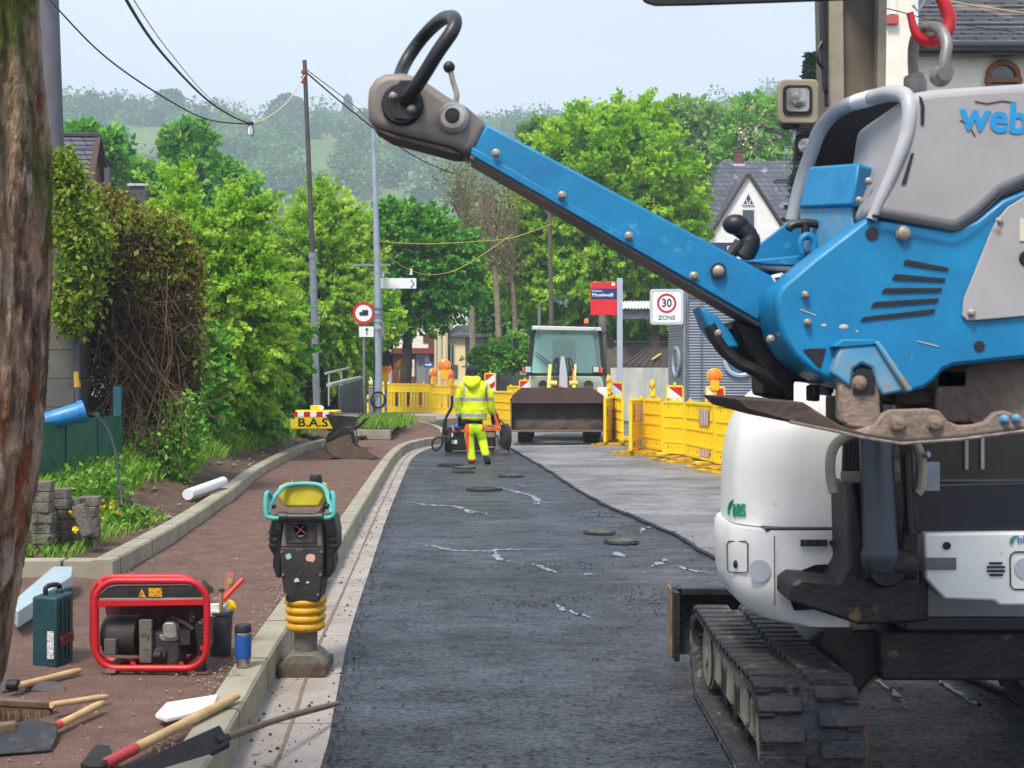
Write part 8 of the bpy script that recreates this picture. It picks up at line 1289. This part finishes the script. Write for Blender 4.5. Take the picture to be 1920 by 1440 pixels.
J = [(D(1060, 692, .72), .17), (D(1060, 668, .75), (.18, .14)), (D(1060, 652, .75), (.19, .13)), (D(1059, 643, .72), .06), (D(1058, 634, .68), .10), (D(1058, 628, .68), .09), (D(1046, 653, .75), .075), (D(1040, 672, .6), .06), (D(1050, 683, .35), .045), (D(1074, 653, .75), .075), (D(1080, 672, .6), .06), (D(1070, 683, .35), .045), (D(1050, 695, .45), .09), (D(1070, 695, .45), .09)]
E_ = [(0, 1), (1, 2), (2, 3), (3, 4), (4, 5), (2, 6), (6, 7), (7, 8), (2, 9), (9, 10), (10, 11), (0, 12), (0, 13)]
skin_mesh('body', J, E_, mat('overall_dark', (50, 66, 84), rough=.9), dr); b = MB(); b.ball(D(1058, 631, .655), .095, 16, (.85, .9, 1.1)); b.build('face', m_skin, dr); b = MB(); b.ball(D(1058, 627, .69), .105, 16, (.9, 1, .9)); b.build('hair', mat('hair_dark', (44, 36, 30), rough=.9), dr)
# ================================================================ WHEELBARROW AND DIGGING BUCKET ON THE PATH
Yw = 25.4; V_ = lambda px, py, d=0: W(px, py, Yw)+Vector((0, d, 0)); wb = empty('wheelbarrow', V_(645, 820).xy.to_3d()+Vector((0, 0, .15)), 'dented grey steel wheelbarrow behind the digging bucket', 'wheelbarrow')
b = MB(); top = [V_(615, 778, -.3), V_(674, 780, -.3), V_(674, 777, .3), V_(619, 776, .3)]; bot = [V_(628, 806, -.18), V_(664, 806, -.18), V_(664, 806, .18), V_(630, 806, .18)]; b.loft([bot, top], cap=False); b.poly(bot); b.tube(top, .015, 8, closed=True); b.build('tray', mat('tray_grey', (128, 128, 130), (100, 96, 94), scale=3, rough=.5, metal=.3), wb)
for d in (-.2, .2): b = MB(); b.tube(smooth_path([V_(626, 812, d), V_(655, 808, d), V_(672, 800, d*1.2), V_(690, 782, d*1.4)], 4), .015, 8); b.tube([V_(660, 806, d), V_(664, 826, d), V_(669, 832, d), V_(665, 806, d)], .011, 6); b.build('frame_rail', m_lk, wb)
b = MB(); b.cyl(V_(655, 808, -.2), V_(655, 808, .2), .012, seg=8); b.build('cross_tube', m_lk, wb); wheel('wheel', V_(626, 822, 0), .14, .08, wb, m_tyre, 0, ax=(.1, 1, 0))
Ye = 22.3; V_ = lambda px, py, d=0: W(px, py, Ye)+Vector((0, d, 0)); eb = empty('digging_bucket', V_(655, 861), 'rusty excavator digging bucket lying on the red-brown path', 'bucket')
m_rb = mat('bucket_rust', (104, 86, 74), (78, 64, 56), scale=3, rough=.55, c3=(134, 114, 96), s3=6, t3=.64); pr = [(609, 830), (625, 824), (644, 815), (655, 812), (658, 816), (660, 830), (668, 838), (702, 859), (698, 861), (640, 861), (623, 856), (612, 844)]
for dd in (0, .42): b = MB(); b.prism([V_(px, py, dd) for px, py in pr], (0, .025, 0)); b.build('side_plate', m_rb, eb, bevel=.005)
b = MB(); shell = [(655, 812), (644, 815), (625, 824), (611, 830), (609, 838), (612, 847), (623, 856), (640, 861), (700, 861)]; s0 = [V_(px, py, -.01) for px, py in shell]; b.sheet(s0, [p+Vector((0, .46, 0)) for p in s0]); s1 = [p+Vector((.012, 0, .012)) for p in s0]; b.sheet(s1, [p+Vector((0, .46, 0)) for p in s1]); b.build('shell', m_rb, eb)
b = MB(); b.prism([V_(609, 822, 0), V_(625, 812, 0), V_(648, 800, 0), V_(656, 802, 0), V_(659, 812, 0), V_(640, 818, 0), V_(612, 829, 0)], (0, .42, 0)); b.build('top_beam', m_stl, eb, bevel=.01)
for i in range(4): b = MB(); b.prism([V_(696, 858, .02+.12*i), V_(710, 861.5, .02+.12*i), V_(696, 862, .02+.12*i)], (0, .05, 0)); b.build('tooth', m_stl, eb)
# ================================================================ HAZE
hb = MB(); hb.box((0, 430, 85), (2200, 1060, 174)); m = bpy.data.materials.new('haze'); m.use_nodes = True; t = m.node_tree
t.nodes.remove(t.nodes['Principled BSDF']); pv = t.nodes.new('ShaderNodeVolumePrincipled'); pv.inputs['Color'].default_value = (.74, .90, 1, 1); pv.inputs['Density'].default_value = .0012; pv.inputs['Anisotropy'].default_value = 0.0
t.links.new(pv.outputs[0], t.nodes['Material Output'].inputs['Volume'])
o = hb.build('haze', m, smooth=0); tag(o, 'pale bluish haze in the air over the street and valley', kind='stuff')
